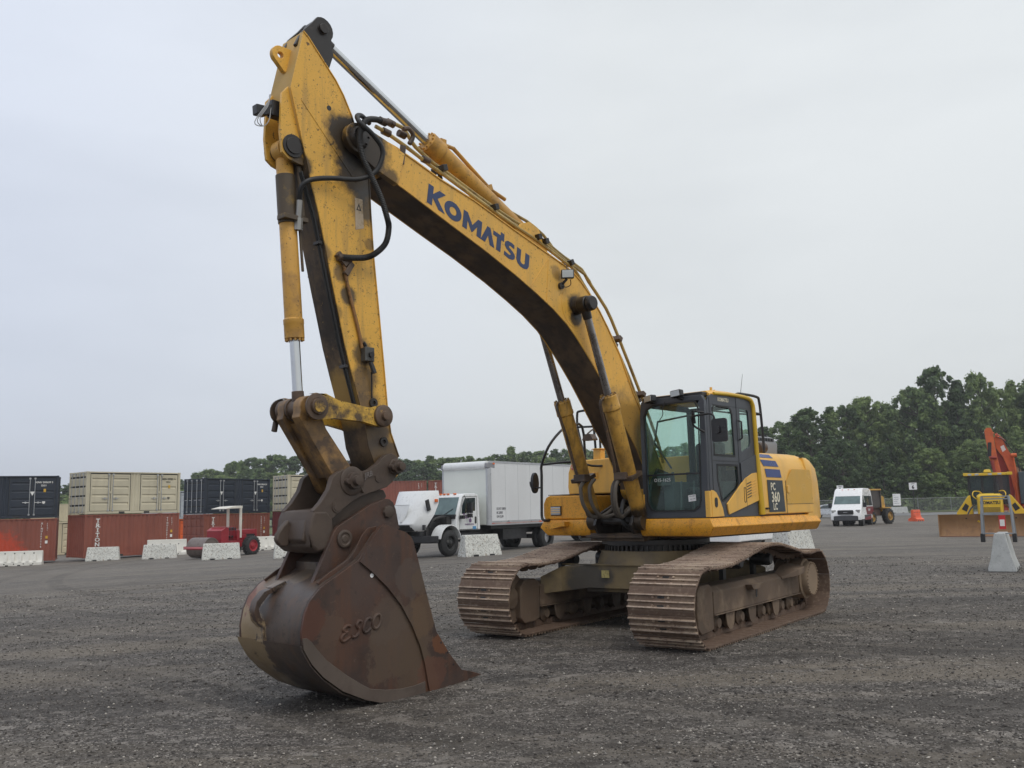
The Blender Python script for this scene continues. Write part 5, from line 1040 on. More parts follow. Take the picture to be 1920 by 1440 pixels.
container('shipping_container', 'bright orange container glimpsed between two stacks', (-34.5, 84.2, -1.15), R_(12), mc_org, front='doors')
container('shipping_container', 'light grey container glimpsed on top of the orange one', (-34.5, 84.2, 1.45), R_(12), mc_gry, front='doors')
container('shipping_container', 'cream container with ribbed doors in the gap beside the left stack', (-39.6, 72.5, -1.15), R_(10), mc_crm, front='doors')
container('shipping_container', 'cream corrugated container far behind, showing above the ribbed cream one', (-71.5, 134.5, 1.35), R_(10), mc_crm, group=None)
container('shipping_container', 'cream corrugated container far behind, at ground level and mostly hidden', (-71.5, 134.5, -1.25), R_(10), mc_crm)
for lv, wz in ((0, 'lower'), (1, 'upper')):
    container('shipping_container', 'far red container behind the white hood, '+wz+' of its stack', (-15.1, 93.4, -.36+2.6*lv), R_(9), mc_red, idc=('TRHU 2206', '22G1'))
    container('shipping_container', 'far red TRITON container beside the white box truck, '+wz+' of its stack', (-8.95, 94.5, -.36+2.6*lv), R_(-10), mc_red, logo='TRITON')

# ---- barriers
m_conc = mat('speckled_concrete', (.62, .62, .58), .9, var=.1, vscale=3, speck=[((.20, .19, .17), .9, 18, .53), ((.42, .34, .25), .6, 9, .58)], bump=.4, bscale=30)
m_plast = mat('white_plastic', (.72, .70, .64), .5, var=.05, dirt=((.45, .42, .36), .4, 3, .55)); m_oplast = mat('orange_plastic', (.80, .13, .05), .45, dirt=((.75, .35, .28), .7, 2.5, .54))
m_concg = mat('grey_concrete', (.44, .45, .44), .9, var=.12, vscale=3, speck=((.30, .30, .29), .7, 22, .56), bump=.3)
def jersey(x, y, rz, label, L_=1.85, Hh=.81, m=None, wb=.61, wt=.24, z=None, group='concrete barriers'):
    t = thing('concrete_barrier', label, 'barrier', (x, y, ter(x, y)-.02 if z is None else z), rz, group)
    g = MB(); sec = lambda xx, k: [(xx*(1-.06*k), yy*wd, zz) for yy, zz, wd in ()]
    prof_ = [(-wb/2, 0), (-wb/2, .08), (-wb/2+.07, .30), (-wt/2, Hh), (wt/2, Hh), (wb/2-.07, .30), (wb/2, .08), (wb/2, 0)]
    R = []
    for s_ in (-1, 1): R.append([(s_*(L_/2-.07*p[1]/Hh*1.0), p[0], p[1]) for p in prof_])
    g.loft(R); g.build('barrier_block', m or m_conc, t, bevel=.02)
    g = MB()
    for q in (-.22, .22): g.bx(q*L_-.11, q*L_+.11, -wb/2-.006, wb/2+.006, -.01, .085)
    g.build('forklift_slot', m_blk, t); return t
c34 = jersey(-1.35, 34.6, R_(35), 'speckled concrete barrier in front of the white truck wheel', L_=1.62)
jersey(-14.65, 45.6, R_(18), 'speckled concrete barrier in front of the red road roller')
jersey(-20.15, 51.9, R_(16), 'speckled concrete barrier with a white barrier peeking over it')
jersey(-24.4, 54.2, R_(14), 'speckled concrete barrier under the white TRITON lettering', L_=1.85)
jersey(-10.3, 42.6, R_(18), 'speckled concrete barrier half hidden behind the bucket')
jersey(8.55, 28.3, R_(52), 'large pale concrete barrier right behind the excavator track', L_=2.0, Hh=.98, wb=.8, wt=.4)
br = jersey(11.45, 21.60, R_(58), 'grey concrete barrier at the right, seen end on, carrying a metal sign frame', L_=1.3, Hh=.87, wb=.58, wt=.22, m=m_concg, z=-.0)
jersey(51.6, 123.0, R_(0), 'distant pale barrier carrying a white notice board', L_=2.6, Hh=.85, m=m_concg)
def plastic(x, y, rz, label, m, L_=2.3, H_=.85, cat='barrier', name='plastic_barrier', wb=.5):
    t = thing(name, label, cat, (x, y, ter(x, y)-.01), rz)
    g = MB(); pr = [(-wb/2, 0), (-wb/2, .2), (-.13, .34), (-.10, H_), (.10, H_), (.13, .34), (wb/2, .2), (wb/2, 0)]
    g.loft([[(s_*L_/2, p[0], p[1]) for p in pr] for s_ in (-1, 1)]); g.build('barrier_shell', m, t, bevel=.03)
    g = MB()
    for k in range(5):
        xx = -L_/2+L_*(k+1)/6; g.loft([[(xx-.05, -.14, .66), (xx+.05, -.14, .66), (xx+.08, -.26, .24), (xx-.08, -.26, .24)], [(xx-.05, -.105, .66), (xx+.05, -.105, .66), (xx+.08, -.22, .24), (xx-.08, -.22, .24)]])
    for k in range(3): g.bx(-L_*.3+k*L_*.28-.08, -L_*.3+k*L_*.28+.08, -wb/2-.005, -wb/2, 0, .07, 1)
    for k in range(4): g.cyl((-L_*.36+k*L_*.22, -.125, .72), (-L_*.36+k*L_*.22, -.11, .72), .035, n=8, mi=1); g.cyl((-L_*.36+k*L_*.22, -wb/2-.004, .12), (-L_*.36+k*L_*.22, -wb/2+.01, .12), .035, n=8, mi=1)
    g.build('moulded_rib', [m, m_blk], t); return t
plastic(-28.7, 53.2, R_(14), 'white plastic barrier in front of the leftmost red container', m_plast)
plastic(-21.7, 57.0, R_(16), 'white plastic barrier standing behind a speckled concrete one', m_plast, H_=1.0)
plastic(-15.7, 56.9, R_(22), 'cream plastic barrier behind the rear tyre of the road roller', m_plast, L_=2.2)
plastic(32.2, 73.4, R_(32), 'bright orange plastic barrier standing alone on the gravel at the right', m_oplast, L_=.95, H_=.92, wb=.8)

# ---- sign frame on the right barrier
t = thing('sign_frame', 'grey metal folding frame with rungs clamped on the right concrete barrier', 'sign frame', (11.28, 21.40, .86), R_(56-90))
mgal = mat('galvanised_frame', (.32, .34, .36), .4, metal=.5)
for s_ in (-1, 1):
    g = MB(); g.tube([(s_*.33, -.06, -.10), (s_*.31, -.05, .45), (s_*.28, -.03, .86)], .028, 8); g.build('frame_leg', mgal, t)
    g = MB(); g.tube([(s_*.33, .26, -.06), (s_*.31, .16, .45), (s_*.28, .04, .84)], .022, 8); g.build('frame_leg', mgal, t)
    g = MB(); g.box((s_*.33, -.02, -.10), (.09, .14, .20)); g.build('rubber_clamp', m_rub, t, bevel=.01)
for z, w2, y in ((.0, .32, -.06), (.44, .31, -.05), (.47, .31, -.05), (.80, .28, -.02), (.86, .28, -.03)):
    g = MB(); g.bx(-w2, w2, y-.03, y+.06, z-.014, z+.014); g.build('rung', mgal, t)
g = MB(); g.bx(.04, .18, -.10, -.085, .10, .42, 0); g.bx(.06, .16, -.106, -.10, .17, .32, 1); g.build('red_label', [mat('red_label', (.55, .03, .03), .5), m_lab], t)

# ---- numbered posts and board
def post_sign(name, label, x, y, z0, z1, w2, num, small):
    t = thing(name, label, 'sign', (x, y, ter(x, y)), R_(-20))
    g = MB(); g.cyl((0, 0.03, 0), (0, .03, z1), .03, n=8); g.build('post', m_blk, t)
    g = MB(); g.bx(-w2, w2, -.02, 0, z0, z1); p = g.build('sign_panel', m_wht, t)
    g = MB(); g.text(num, (0, -.024, z0+(z1-z0)*.15), (1, 0, 0), (0, 0, 1), (z1-z0)*.66, bold=.04, depth=.004, align='CENTER'); g.text(small, (0, -.024, z0+(z1-z0)*.78), (1, 0, 0), (0, 0, 1), (z1-z0)*.2, bold=.01, depth=.004, align='CENTER'); g.build('sign_lettering', m_blk, p)
post_sign('number_sign', 'white square sign reading 5 on a post behind the van', 35.4, 98.9, 2.75, 3.45, .34, '5', 'LANE')
post_sign('number_sign', 'white square sign reading 6 on a post by the orange barrier', 36.1, 82.4, 2.62, 3.25, .33, '6', 'LANE')
t = thing('notice_board', 'tall white notice board with grey text on the distant barrier', 'sign', (51.6, 123.1, ter(51.6, 123.1)+.83), 0)
g = MB(); g.bx(-.55, -.5, 0, .05, 0, .2); g.bx(.5, .55, 0, .05, 0, .2); g.bx(-.62, .62, 0, .05, .12, .17); g.build('board_frame', m_blk, t)
g = MB(); g.bx(-.52, .52, -.03, 0, .20, 1.75); pb = g.build('board_panel', m_wht, t)
g = MB()
for k, s_ in enumerate(('LOT', 'PARKING', 'VISITORS', 'PLEASE', 'CHECK IN')): g.text(s_, (-.44, -.034, 1.5-k*.27), (1, 0, 0), (0, 0, 1), .16, bold=.02, depth=.004)
g.build('board_text', mat('grey_text', (.3, .33, .36), .6), pb)

# ---- wheels
m_tyre = mat('tyre_rubber', (.028, .028, .029), .75, var=.2, dirt=((.09, .08, .07), .4, 6, .55)); m_rimw = mat('wheel_silver', (.5, .5, .52), .3, metal=.6); m_rimd = mat('wheel_black', (.03, .03, .03), .4); m_rimr = mat('wheel_red', (.35, .02, .03), .5); m_rimy = mat('wheel_yellow', (.38, .22, .05), .5, dirt=((.08, .05, .03), .8, 4, .48))
def wheel(parent, x, y, r, w2, rim, side=1, lugs=0, name='wheel', rr=.58):
    t = bpy.data.objects.new(name, None); COL.objects.link(t); t.parent = parent; t.location = (x, y, r)
    g = MB(); ny_ = 36; g.loft([[(rd*math.cos(2*math.pi*k/ny_), -w2/2+tt, rd*math.sin(2*math.pi*k/ny_)) for k in range(ny_)] for tt, rd in [(.03, r*rr*.98), (0, r*rr), (0, r*.86), (w2*.12, r*.97), (w2*.3, r), (w2*.7, r), (w2*.88, r*.97), (w2, r*.86), (w2, r*rr), (w2-.03, r*rr*.98)]], caps=False)
    for k in range(lugs):
        a = 2*math.pi*k/lugs; 
        for q in (-1, 1): g.box((r*math.cos(a+q*.08), q*w2*.22, r*math.sin(a+q*.08)), (.05, w2*.42, .06), Matrix.Rotation(-a, 3, 'Y') @ Matrix.Rotation(q*.5, 3, 'X'))
    g.build('tyre', m_tyre, t)
    g = MB(); s_ = side; g.lathe((0, s_*w2*.5-s_*.02, 0), (0, s_, 0), [(-.10, 0), (-.10, r*rr*.9), (-.0, r*rr*1.0), (.012, r*rr*.96), (.005, r*rr*.88), (-.07, r*rr*.75), (-.06, r*.32), (.0, r*.24), (.02, r*.16), (.02, 0)], 28)
    for k in range(8):
        a = k*math.pi/4; g.cyl((r*.27*math.cos(a), s_*(w2*.5-.03), r*.27*math.sin(a)), (r*.27*math.cos(a), s_*(w2*.5+.01), r*.27*math.sin(a)), r*.04, n=6)
    g.build('rim', rim, t); return t
def hull(mb, prof_, hw, k=.12, z0=1.0, edge=.05, mi=None):
    cx = sum(p[0] for p in prof_)/len(prof_); cz = sum(p[1] for p in prof_)/len(prof_)
    R = []
    for f, s_ in ((-1, 1-edge), (-.975, 1-edge*.3), (-.93, 1), (.93, 1), (.975, 1-edge*.3), (1, 1-edge)):
        R.append([(cx+(p[0]-cx)*s_, f*hw*(1-k*max(0, p[1]-z0)), cz+(p[1]-cz)*s_) for p in prof_])
    mb.loft(R, mi=mi)

# ---- white box truck with tilted hood
m_wp = mat('white_truck_paint', (.74, .75, .75), .3, var=.03, dirt=((.6, .58, .54), .3, 2, .55)); m_box = mat('box_white_panel', (.70, .71, .72), .4, var=.03, vscale=.5, dirt=((.60, .60, .60), .35, .6, .52), streak=((.60, .6, .6), .3, 1.2, .5)); m_al = mat('aluminium_trim', (.50, .51, .53), .35, metal=.6, var=.06); m_vgl = mat('dark_vehicle_glass', (.025, .04, .045), .08, var=.2, spec=.8); m_vgl2 = mat('teal_windshield', (.10, .16, .16), .08, var=.25, spec=.8)
m_purp = mat('purple_lettering', (.22, .12, .26), .5); m_bluel = mat('blue_label', (.10, .30, .55), .5); m_amb = mat('amber_lens', (.8, .16, .02), .3); m_chas = mat('chassis_black', (.02, .02, .022), .55)
TR = thing('box_truck', 'white box truck with its white hood tilted open, behind the excavator bucket', 'truck', (-2.06, 37.51, -.06), math.atan2(-.81, -.583))
g = MB(); g.loft([[(x, -1.22, 1.11), (x, 1.22, 1.11), (x, 1.22, 3.70), (x, -1.22, 3.70)] for x in (-7.4, -.18)]); bx_ = g.build('cargo_box', m_box, TR, bevel=.02)
g = MB(); g.loft([[(x, -1.13, 1.12), (x, 1.13, 1.12), (x, 1.13, z), (x, -1.13, z)] for x, z in ((-.18, 3.70), (-.05, 3.66), (0, 3.55))]); g.build('front_panel', mat('front_panel_cream', (.62, .64, .60), .4, var=.03), bx_, bevel=.03)
for y in (-1.14, 1.14): g = MB(); g.lathe((-.13, y, 1.11), (0, 0, 1), [(0, 0), (0, .13), (2.3, .13), (2.3, 0)], 20); g.build('corner_post', m_al, bx_)
g = MB(); g.bx(-7.4, -.10, 1.218, 1.232, 1.10, 1.28); g.bx(-7.4, -.10, 1.218, 1.228, 3.62, 3.71); g.bx(-7.4, -.10, -1.232, -1.218, 1.10, 1.28); g.build('bottom_rail', m_al, bx_)
g = MB(); g.cyl((-.12, -1.10, 3.52), (-.12, 1.10, 3.52), .19, n=24); g.build('roof_nose', m_wp, bx_)
g = MB()
for y in (-1.13, 1.13): g.loft([[(-.50, y-.10, 3.40), (-.5, y+.10, 3.40), (-.5, y+.10, 3.72), (-.5, y-.10, 3.72)], [(.06, y-.10, 3.42), (.06, y+.09, 3.42), (.03, y+.09, 3.62), (.03, y-.10, 3.62)]])
g.build('corner_cap', mat('grey_cap', (.25, .25, .27), .5), bx_, bevel=.04)
g = MB()
for k in range(7): g.bx(-1.2-k*.9, -1.19-k*.9, 1.219, 1.222, 1.28, 3.62)
g.build('panel_seam', mat('seam_grey', (.38, .39, .40), .5), bx_)
for k in range(24): pass
g = MB()
for k in range(60): g.cyl((-.35-k*.115, 1.22, 3.66), (-.35-k*.115, 1.232, 3.66), .012, n=6)
for k in range(20): g.cyl((-.07, -.95+k*.1, 3.34), (.008, -.95+k*.1, 3.34), .012, n=6)
g.build('rivets', m_al, bx_)
for x in (-.4, -3.7, -7.2):
    g = MB(); g.box((x, 1.235, 3.60 if x > -1 else 1.19), (.12, .02, .06)); g.build('side_marker', m_amb, bx_)
g = MB(); g.bx(-7.4, -.2, 1.232, 1.236, 1.16, 1.20); g.build('reflective_strip', mat('red_white_tape', (.5, .35, .33), .5, dirt=((.5, .04, .04), 1, 1.3, .48)), bx_)
g = MB()
for k, s_ in enumerate(('US DOT 1508934', 'MC 620058', 'GVW 25,999')): g.text(s_, (-.55, 1.224, 1.72-k*.16), (-1, 0, 0), (0, 0, 1), .14, bold=.02, depth=.003, sx=.62)
g.build('small_lettering', mat('grey_lettering', (.2, .2, .22), .6), bx_)
cabp = [(.28, .95), (.28, 2.15), (.34, 2.34), (.55, 2.40), (1.20, 2.39), (1.38, 2.30), (1.72, 1.62), (1.80, 1.35), (1.80, .95)]
g = MB(); hull(g, cabp, 1.03, .07, 1.5, .03); tc_ = g.build('truck_cab', m_wp, TR, bevel=.03)
g = MB(); 
ws_ = [(1.375, 2.26), (1.70, 1.60)]
g.loft([[(1.42, -.86, 2.25), (1.42, .86, 2.25), (1.755, .93, 1.58), (1.755, -.93, 1.58)], [(1.395, -.86, 2.24), (1.395, .86, 2.24), (1.73, .93, 1.57), (1.73, -.93, 1.57)]]); g.build('windshield', m_vgl2, tc_)
g = MB(); g.tube([(1.79, -.5, 1.55), (1.66, -.1, 1.82)], .012, 5); g.build('wiper', m_blk, tc_); g = MB(); g.tube([(1.79, .35, 1.55), (1.66, .75, 1.80)], .012, 5); g.build('wiper', m_blk, tc_)
g = MB(); g.bx(1.70, 1.84, -.96, .96, 1.40, 1.57); g.build('cowl', m_chas, tc_, bevel=.01)
dw = [(1.28, 2.20), (1.45, 1.9), (1.48, 1.60), (1.30, 1.58), (1.05, 1.68), (.62, 1.70), (.60, 2.22)]
g = MB(); g.plate(dw, 1.0, 1.018, 'y'); g.build('door_window', m_vgl, tc_)
door = [(1.62, .98), (1.60, 1.6), (1.36, 2.27), (.52, 2.29), (.48, .98)]
g = MB(); g.plate(door, 1.026, 1.034, 'y', [dw]); dr = g.build('door', m_wp, tc_, bevel=.006)
g = MB(); g.plate(door, 1.0345, 1.0365, 'y', [inset(door, .02)]); g.build('door_gap', m_gask, dr)
g = MB(); g.plate(rrect(.56, .66, 1.20, 1.48, .04), 1.036, 1.05, 'y'); g.build('door_handle', m_blk, dr)
g = MB(); g.text("Batie's", (1.38, 1.037, 1.40), (-1, 0, .08), (.15, 0, 1), .30, bold=.02, depth=.003, sx=.8); g.lathe((.95, 1.036, 1.33), (0, 1, 0), [(0, 0), (0, .085), (.004, .085), (.004, 0)], 14); g.text('TRANSPORTATION', (1.30, 1.037, 1.15), (-1, 0, 0), (0, 0, 1), .085, bold=.02, depth=.003, sx=.78); g.build('door_lettering', m_purp, dr)
g = MB(); g.bx(.58, .80, 1.036, 1.040, .98, 1.10); g.build('blue_label', m_bluel, dr)
g = MB(); g.tube([(1.40, 1.03, 2.24), (1.48, 1.18, 2.30), (1.36, 1.22, 2.05), (1.22, 1.20, 1.9)], .015, 6); g.bx(1.14, 1.24, 1.10, 1.34, 1.62, 2.02); g.bx(1.14, 1.24, 1.12, 1.32, 1.45, 1.60); g.build('mirror', m_blk, TR, bevel=.02)
g = MB(); g.tube([(1.28, 1.22, 1.52), (1.55, 1.16, 1.50)], .015, 6); g.bx(1.52, 1.66, 1.06, 1.24, 1.40, 1.54); g.build('side_mirror', m_blk, TR, bevel=.02)
g = MB()
for y in (-.55, -.2, 0, .2, .55): g.box((1.30, y, 2.385), (.10, .10, .05))
g.build('roof_marker', m_amb, tc_, bevel=.01)
# engine bay and fender
g = MB(); g.bx(1.8, 3.0, -.45, .45, .75, 1.30); g.bx(1.8, 2.1, -.75, .78, .9, 1.50); g.bx(2.9, 3.05, -.55, .55, .8, 1.45)
for k in range(9): g.cyl((1.95+.12*k, -.4+.13*(k % 7), 1.2), (1.98+.12*k, -.35+.12*(k % 7), 1.46+.05*(k % 3)), .06, n=8)
g.tube([(1.9, .6, 1.4), (2.2, .7, 1.5), (2.6, .55, 1.4), (2.8, .5, 1.1)], .05, 8, smooth=4); g.build('engine', mat('engine_dark', (.035, .033, .032), .5, metal=.3, dirt=((.12, .11, .1), .5, 6, .55)), TR)
for s_ in (1, -1):
    g = MB(); R = []
    for a in range(11):
        th = R_(10+a*16); x = 2.24+.60*math.cos(th); z = .56+.60*math.sin(th); R.append([(x, s_*.62, z), (x, s_*1.12, z), (2.24+.64*math.cos(th), s_*1.12, .56+.64*math.sin(th)), (2.24+.64*math.cos(th), s_*.62, .56+.64*math.sin(th))])
    g.loft(R); g.build('fender', m_wp, TR, bevel=.01)
g = MB(); g.bx(-7.3, 3.35, -.50, -.36, .72, .96); g.bx(-7.3, 3.35, .36, .50, .72, .96); g.bx(-7.3, -.3, -1.1, 1.1, .96, 1.10); g.bx(-4.8, -3.9, -.9, .9, .45, .62); g.bx(-2.5, -1.2, .55, 1.05, .50, .95); g.bx(-3.1, -2.7, .55, .9, .5, .95); g.bx(.35, 1.5, .60, 1.08, .52, .60); g.bx(.35, 1.5, .60, 1.04, .78, .84); g.bx(-7.3, -5.0, -.9, .9, .75, .95); g.build('chassis', m_chas, TR)
g = MB(); g.loft([[(x, y, z0) for x, z0 in ((3.25-a, .52), (3.42-a, .55), (3.42-a, .80), (3.25-a, .80))] for y, a in ((-1.15, .25), (-.9, .05), (0, 0), (.9, .05), (1.15, .25))]); g.build('bumper', m_chas, TR, bevel=.02)
for s_ in (1, -1):
    wheel(TR, 2.24, s_*.97, .50, .28, m_rimd, s_)
    wheel(TR, -4.37, s_*1.05, .50, .27, m_rimw, -s_); wheel(TR, -4.37, s_*.73, .50, .27, m_rimd, s_)
# tilted hood: shell
def shell_ring(z, hw, dpt, xc, th=.03):
    o = []; 
    for i in range(13):
        a = -1+2*i/12; o.append((xc+dpt*(1-abs(a)**3.2), a*hw, z))
    i_ = [(p[0]-th*1.2, p[1]*(1-th/hw), z) for p in o]
    return o+i_[::-1]
g = MB(); g.loft([shell_ring(z, hw, dp, xc) for z, hw, dp, xc in ((.98, .72, .30, 3.35), (1.06, .80, .40, 3.36), (1.25, .90, .55, 3.30), (1.6, 1.03, .62, 3.1), (2.0, 1.08, .60, 2.92), (2.35, 1.06, .48, 2.85), (2.5, 1.02, .36, 2.84))])
hdx = g.build('tilted_hood', m_wp, TR, ang=30)
g = MB(); R = []
for z, hw, dp, xc in ((.985, .70, .335, 3.35), (1.06, .74, .43, 3.36), (1.22, .72, .57, 3.31)): R.append([(xc+dp*(1-abs(a)**3.2)*1.0, a*hw, z) for a in np.linspace(-1, 1, 11)]+[(xc+dp*(1-abs(a)**3.2)-.02, a*hw, z) for a in np.linspace(1, -1, 11)])
g.loft(R); g.build('grille', m_chas, hdx)
g = MB(); g.loft([[(3.78, -w_2, z), (3.80+b, 0, z), (3.78, w_2, z), (3.70, 0, z)] for z, w_2, b in ((1.32, .10, .10), (1.6, .25, .02), (1.98, .42, -.10))]) ; g.build('hood_scoop', m_wp, hdx, bevel=.02)
g = MB(); g.box((3.35, .93, 1.95), (.18, .06, .42), Matrix.Rotation(.3, 3, 'Y')); g.box((3.42, .80, 1.12), (.20, .10, .20), Matrix.Rotation(.4, 3, 'Z')); g.build('hood_vent', m_blk, hdx, bevel=.01)
g = MB(); g.box((3.02, 1.06, 2.12), (.16, .06, .12)); g.build('turn_lamp', m_amb, hdx, bevel=.02)

# ---- red road roller
m_red = mat('roller_red_paint', (.30, .012, .022), .4, var=.12, dirt=((.2, .03, .03), .5, 3, .5)); m_pink = mat('faded_pink_red', (.62, .20, .21), .6); m_canopy = mat('canopy_cream', (.72, .68, .60), .5)
RO = thing('road_roller', 'red road roller with smooth steel drum and white canopy', 'roller', (-15.75, 49.3, ter(-15, 48.3)-.02), math.atan2(-.87, -.5)); RO.scale = (.88, .88, .88)
g = MB(); g.lathe((1.55, -.75, .60), (0, 1, 0), [(.03, .0), (.03, .50), (0, .53), (0, .60), (1.5, .60), (1.5, .53), (1.47, .50), (1.47, 0)], 48); g.build('drum', mat('drum_steel', (.22, .18, .16), .45, metal=.5, dirt=((.13, .1, .08), .6, 3, .5)), RO)
g = MB()
for y in (-.85, .77): g.bx(.3, 2.27, y, y+.08, .52, .70)
g.bx(2.19, 2.27, -.85, .85, .52, .68); g.bx(.3, .42, -.85, .85, .52, .74); g.build('drum_yoke', m_red, RO, bevel=.01)
g = MB(); g.bx(2.272, 2.278, -.82, .82, .58, .67); g.build('yoke_strip', m_pink, RO)
g = MB(); g.loft([[(x, -.62, z0), (x, .62, z0), (x, .62, z1), (x, -.62, z1)] for x, z0, z1 in ((.12, .72, 1.75), (.35, .72, 1.78), (.72, .80, 1.60))]); fb = g.build('water_tank', m_red, RO, bevel=.02)
g = MB(); g.bx(.10, .45, -.64, .64, 1.782, 1.80); g.box((.56, 0, 1.66), (.40, 1.26, .02), Matrix.Rotation(.5, 3, 'Y')); g.build('tank_lid', m_pink, fb)
g = MB(); g.bx(-1.1, .2, -.6, .6, .55, .95); g.bx(-.75, -.55, -.62, .62, .95, 1.55); g.build('operator_platform', m_red, RO, bevel=.01)
g = MB(); g.bx(-.72, -.25, -.28, .28, 1.12, 1.24); g.bx(-.78, -.68, -.28, .28, 1.2, 1.75); g.build('seat', m_blk, RO, bevel=.03)
g = MB(); g.bx(.0, .15, -.4, .4, 1.0, 1.5); g.cyl((-.05, 0, 1.45), (-.02, 0, 1.5), .22, n=20); g.build('steering_console', m_blk, RO)
g = MB(); g.tube([(.1, .58, 1.75), (-.1, .6, 1.8), (-.55, .6, 1.72)], .016, 6); g.tube([(-.3, .6, .95), (-.3, .6, 1.74)], .016, 6); g.tube([(-.05, .6, .95), (-.05, .6, 1.78)], .016, 6); g.build('handrail', m_red, RO)
g = MB(); g.bx(-2.35, -.8, -.42, .42, 1.30, 1.60); g.bx(-2.35, -2.22, -.45, .45, .70, 1.60); g.bx(-1.5, -.75, -.42, .42, .95, 1.3); hd2 = g.build('engine_hood', m_red, RO, bevel=.03)
g = MB(); g.bx(-2.2, -1.4, -.36, .36, .72, 1.30); g.cyl((-1.8, .36, 1.15), (-1.8, .46, 1.15), .09, n=14); g.build('engine', m_chas, hd2)
g = MB(); g.text('INGERSOLL-RAND', (-.95, .422, 1.40), (-1, 0, 0), (0, 0, 1), .17, bold=.02, depth=.003, sx=.85); g.build('hood_lettering', m_rimr, hd2)
g = MB(); g.bx(-2.19, -2.02, .37, .43, .85, 1.2); g.build('side_grille', mat('grey_decal', (.4, .4, .42), .5), hd2)
g = MB(); g.tube([(-1.25, .2, 1.6), (-1.25, .2, 1.95), (-1.35, .2, 2.15), (-1.42, .2, 2.18)], .045, 10, smooth=3); g.build('exhaust', mat('rusty_exhaust', (.12, .06, .04), .7), RO)
g = MB(); g.bx(-2.5, -2.35, -.5, .5, .72, .95); g.build('counter_block', m_canopy, RO, bevel=.02)
for y in (-.60, .50):
    g = MB(); g.bx(-.92, -.78, y, y+.11, 1.1, 3.03); g.build('canopy_post', m_canopy, RO, bevel=.01)
g = MB(); g.loft([[(x, -.62, z0), (x, .62, z0), (x, .62, z1), (x, -.62, z1)] for x, z0, z1 in ((-.95, 2.90, 3.06), (-.2, 2.90, 3.02), (.42, 2.86, 2.90))]); g.build('canopy', m_canopy, RO, bevel=.01)
for s_ in (1, -1): wheel(RO, -1.55, s_*.78, .60, .42, m_rimr, s_, lugs=20, rr=.60)

# ---- vehicles
def carlike(name, label, cat, loc, rz, prof_, hw, wheels, r, m, win, k=.14, z0=1.0, rim=None, extra=None, wsz=()):
    t = thing(name, label, cat, loc, rz); g = MB(); hull(g, prof_, hw, k, z0, .035); b = g.build('body', m, t, bevel=.03, segs=2)
    for w3 in win:
        for s_ in (1, -1):
            g = MB(); zz = lambda z: hw*(1-k*max(0, z-z0))
            g.add([(x, s_*(zz(z)+.004), z) for x, z in w3]+[(x, s_*(zz(z)-.02), z) for x, z in w3], [tuple(range(len(w3))), tuple(range(2*len(w3)-1, len(w3)-1, -1))]+[(i, (i+1) % len(w3), len(w3)+(i+1) % len(w3), len(w3)+i) for i in range(len(w3))]); g.build('side_window', m_vgl, b)
    for x, z, x2, z2, nm in wsz:
        g = MB(); w1 = hw*(1-k*max(0, z-z0))*.88; w2 = hw*(1-k*max(0, z2-z0))*.86; d = .012
        g.add([(x, -w1, z), (x, w1, z), (x2, w2, z2), (x2, -w2, z2), (x-d*2, -w1, z-d*2), (x-d*2, w1, z-d*2), (x2-d*2, w2, z2-d*2), (x2-d*2, -w2, z2-d*2)], [(0, 1, 2, 3), (7, 6, 5, 4), (0, 4, 5, 1), (1, 5, 6, 2), (2, 6, 7, 3), (3, 7, 4, 0)]); g.build(nm, m_vgl2, b)
    for x in wheels:
        for s_ in (1, -1):
            wheel(t, x, s_*(hw-.13), r, .22, rim or m_rimw, s_, rr=.66)
            g = MB(); g.lathe((x, s_*(hw-.30), r), (0, s_, 0), [(0, 0), (0, r*1.16), (.292, r*1.16), (.292, 0)], 28); g.build('wheel_arch', m_gask, b)
    return t, b
VH = math.atan2(-.865, -.50)
vp_ = [(-4.35, .45), (-4.40, 1.1), (-4.32, 2.2), (-4.15, 2.50), (-3.5, 2.60), (-1.2, 2.60), (-.75, 2.52), (-.45, 2.24), (.30, 1.42), (.75, 1.15), (.92, .98), (1.0, .72), (.98, .42)]
m_van = mat('van_white', (.80, .80, .80), .3, var=.02); m_mar = mat('maroon_panel', (.20, .012, .02), .4); m_dgl = mat('dark_grey_plastic', (.06, .062, .068), .55)
VN, vb_ = carlike('passenger_van', 'white high-roof van with maroon rear side panel', 'van', (23.1, 63.3, .0), VH, vp_, 1.0, (0, -3.5), .37, m_van, [[(-.08, 1.35), (-.10, 1.75), (-.48, 2.10), (-.66, 2.10), (-.62, 1.32)], [(-.90, 1.38), (-.90, 2.05), (-4.0, 2.05), (-4.05, 1.38)]], .06, 1.3, wsz=((.235, 1.52, -.44, 2.22, 'windshield'),))
g = MB(); g.loft([[(x, y, z) for x, z in ((.99-a, .35), (1.06-a, .40), (1.06-a, .70), (1.0-a, .76))] for y, a in ((-1.0, .35), (-.8, .06), (0, 0), (.8, .06), (1.0, .35))]); g.build('bumper', m_dgl, vb_, bevel=.02)
g = MB(); g.bx(-3.3+.1, -.42, .995, 1.01, .42, .74); g.bx(-3.3+.1, -.42, -1.01, -.995, .42, .74); g.build('side_cladding', m_dgl, vb_, bevel=.01)
g = MB(); g.loft([[(.99-.0, y*.55, z) for y, z in rrect(-.95, .95, .80, 1.10, .1, 4)], [(1.02, y*.55, z) for y, z in rrect(-.95, .95, .80, 1.10, .1, 4)]]); g.build('grille', m_blk, vb_)
g = MB(); g.bx(1.02, 1.03, -.14, .14, .93, .97); g.build('badge', m_rimw, vb_)
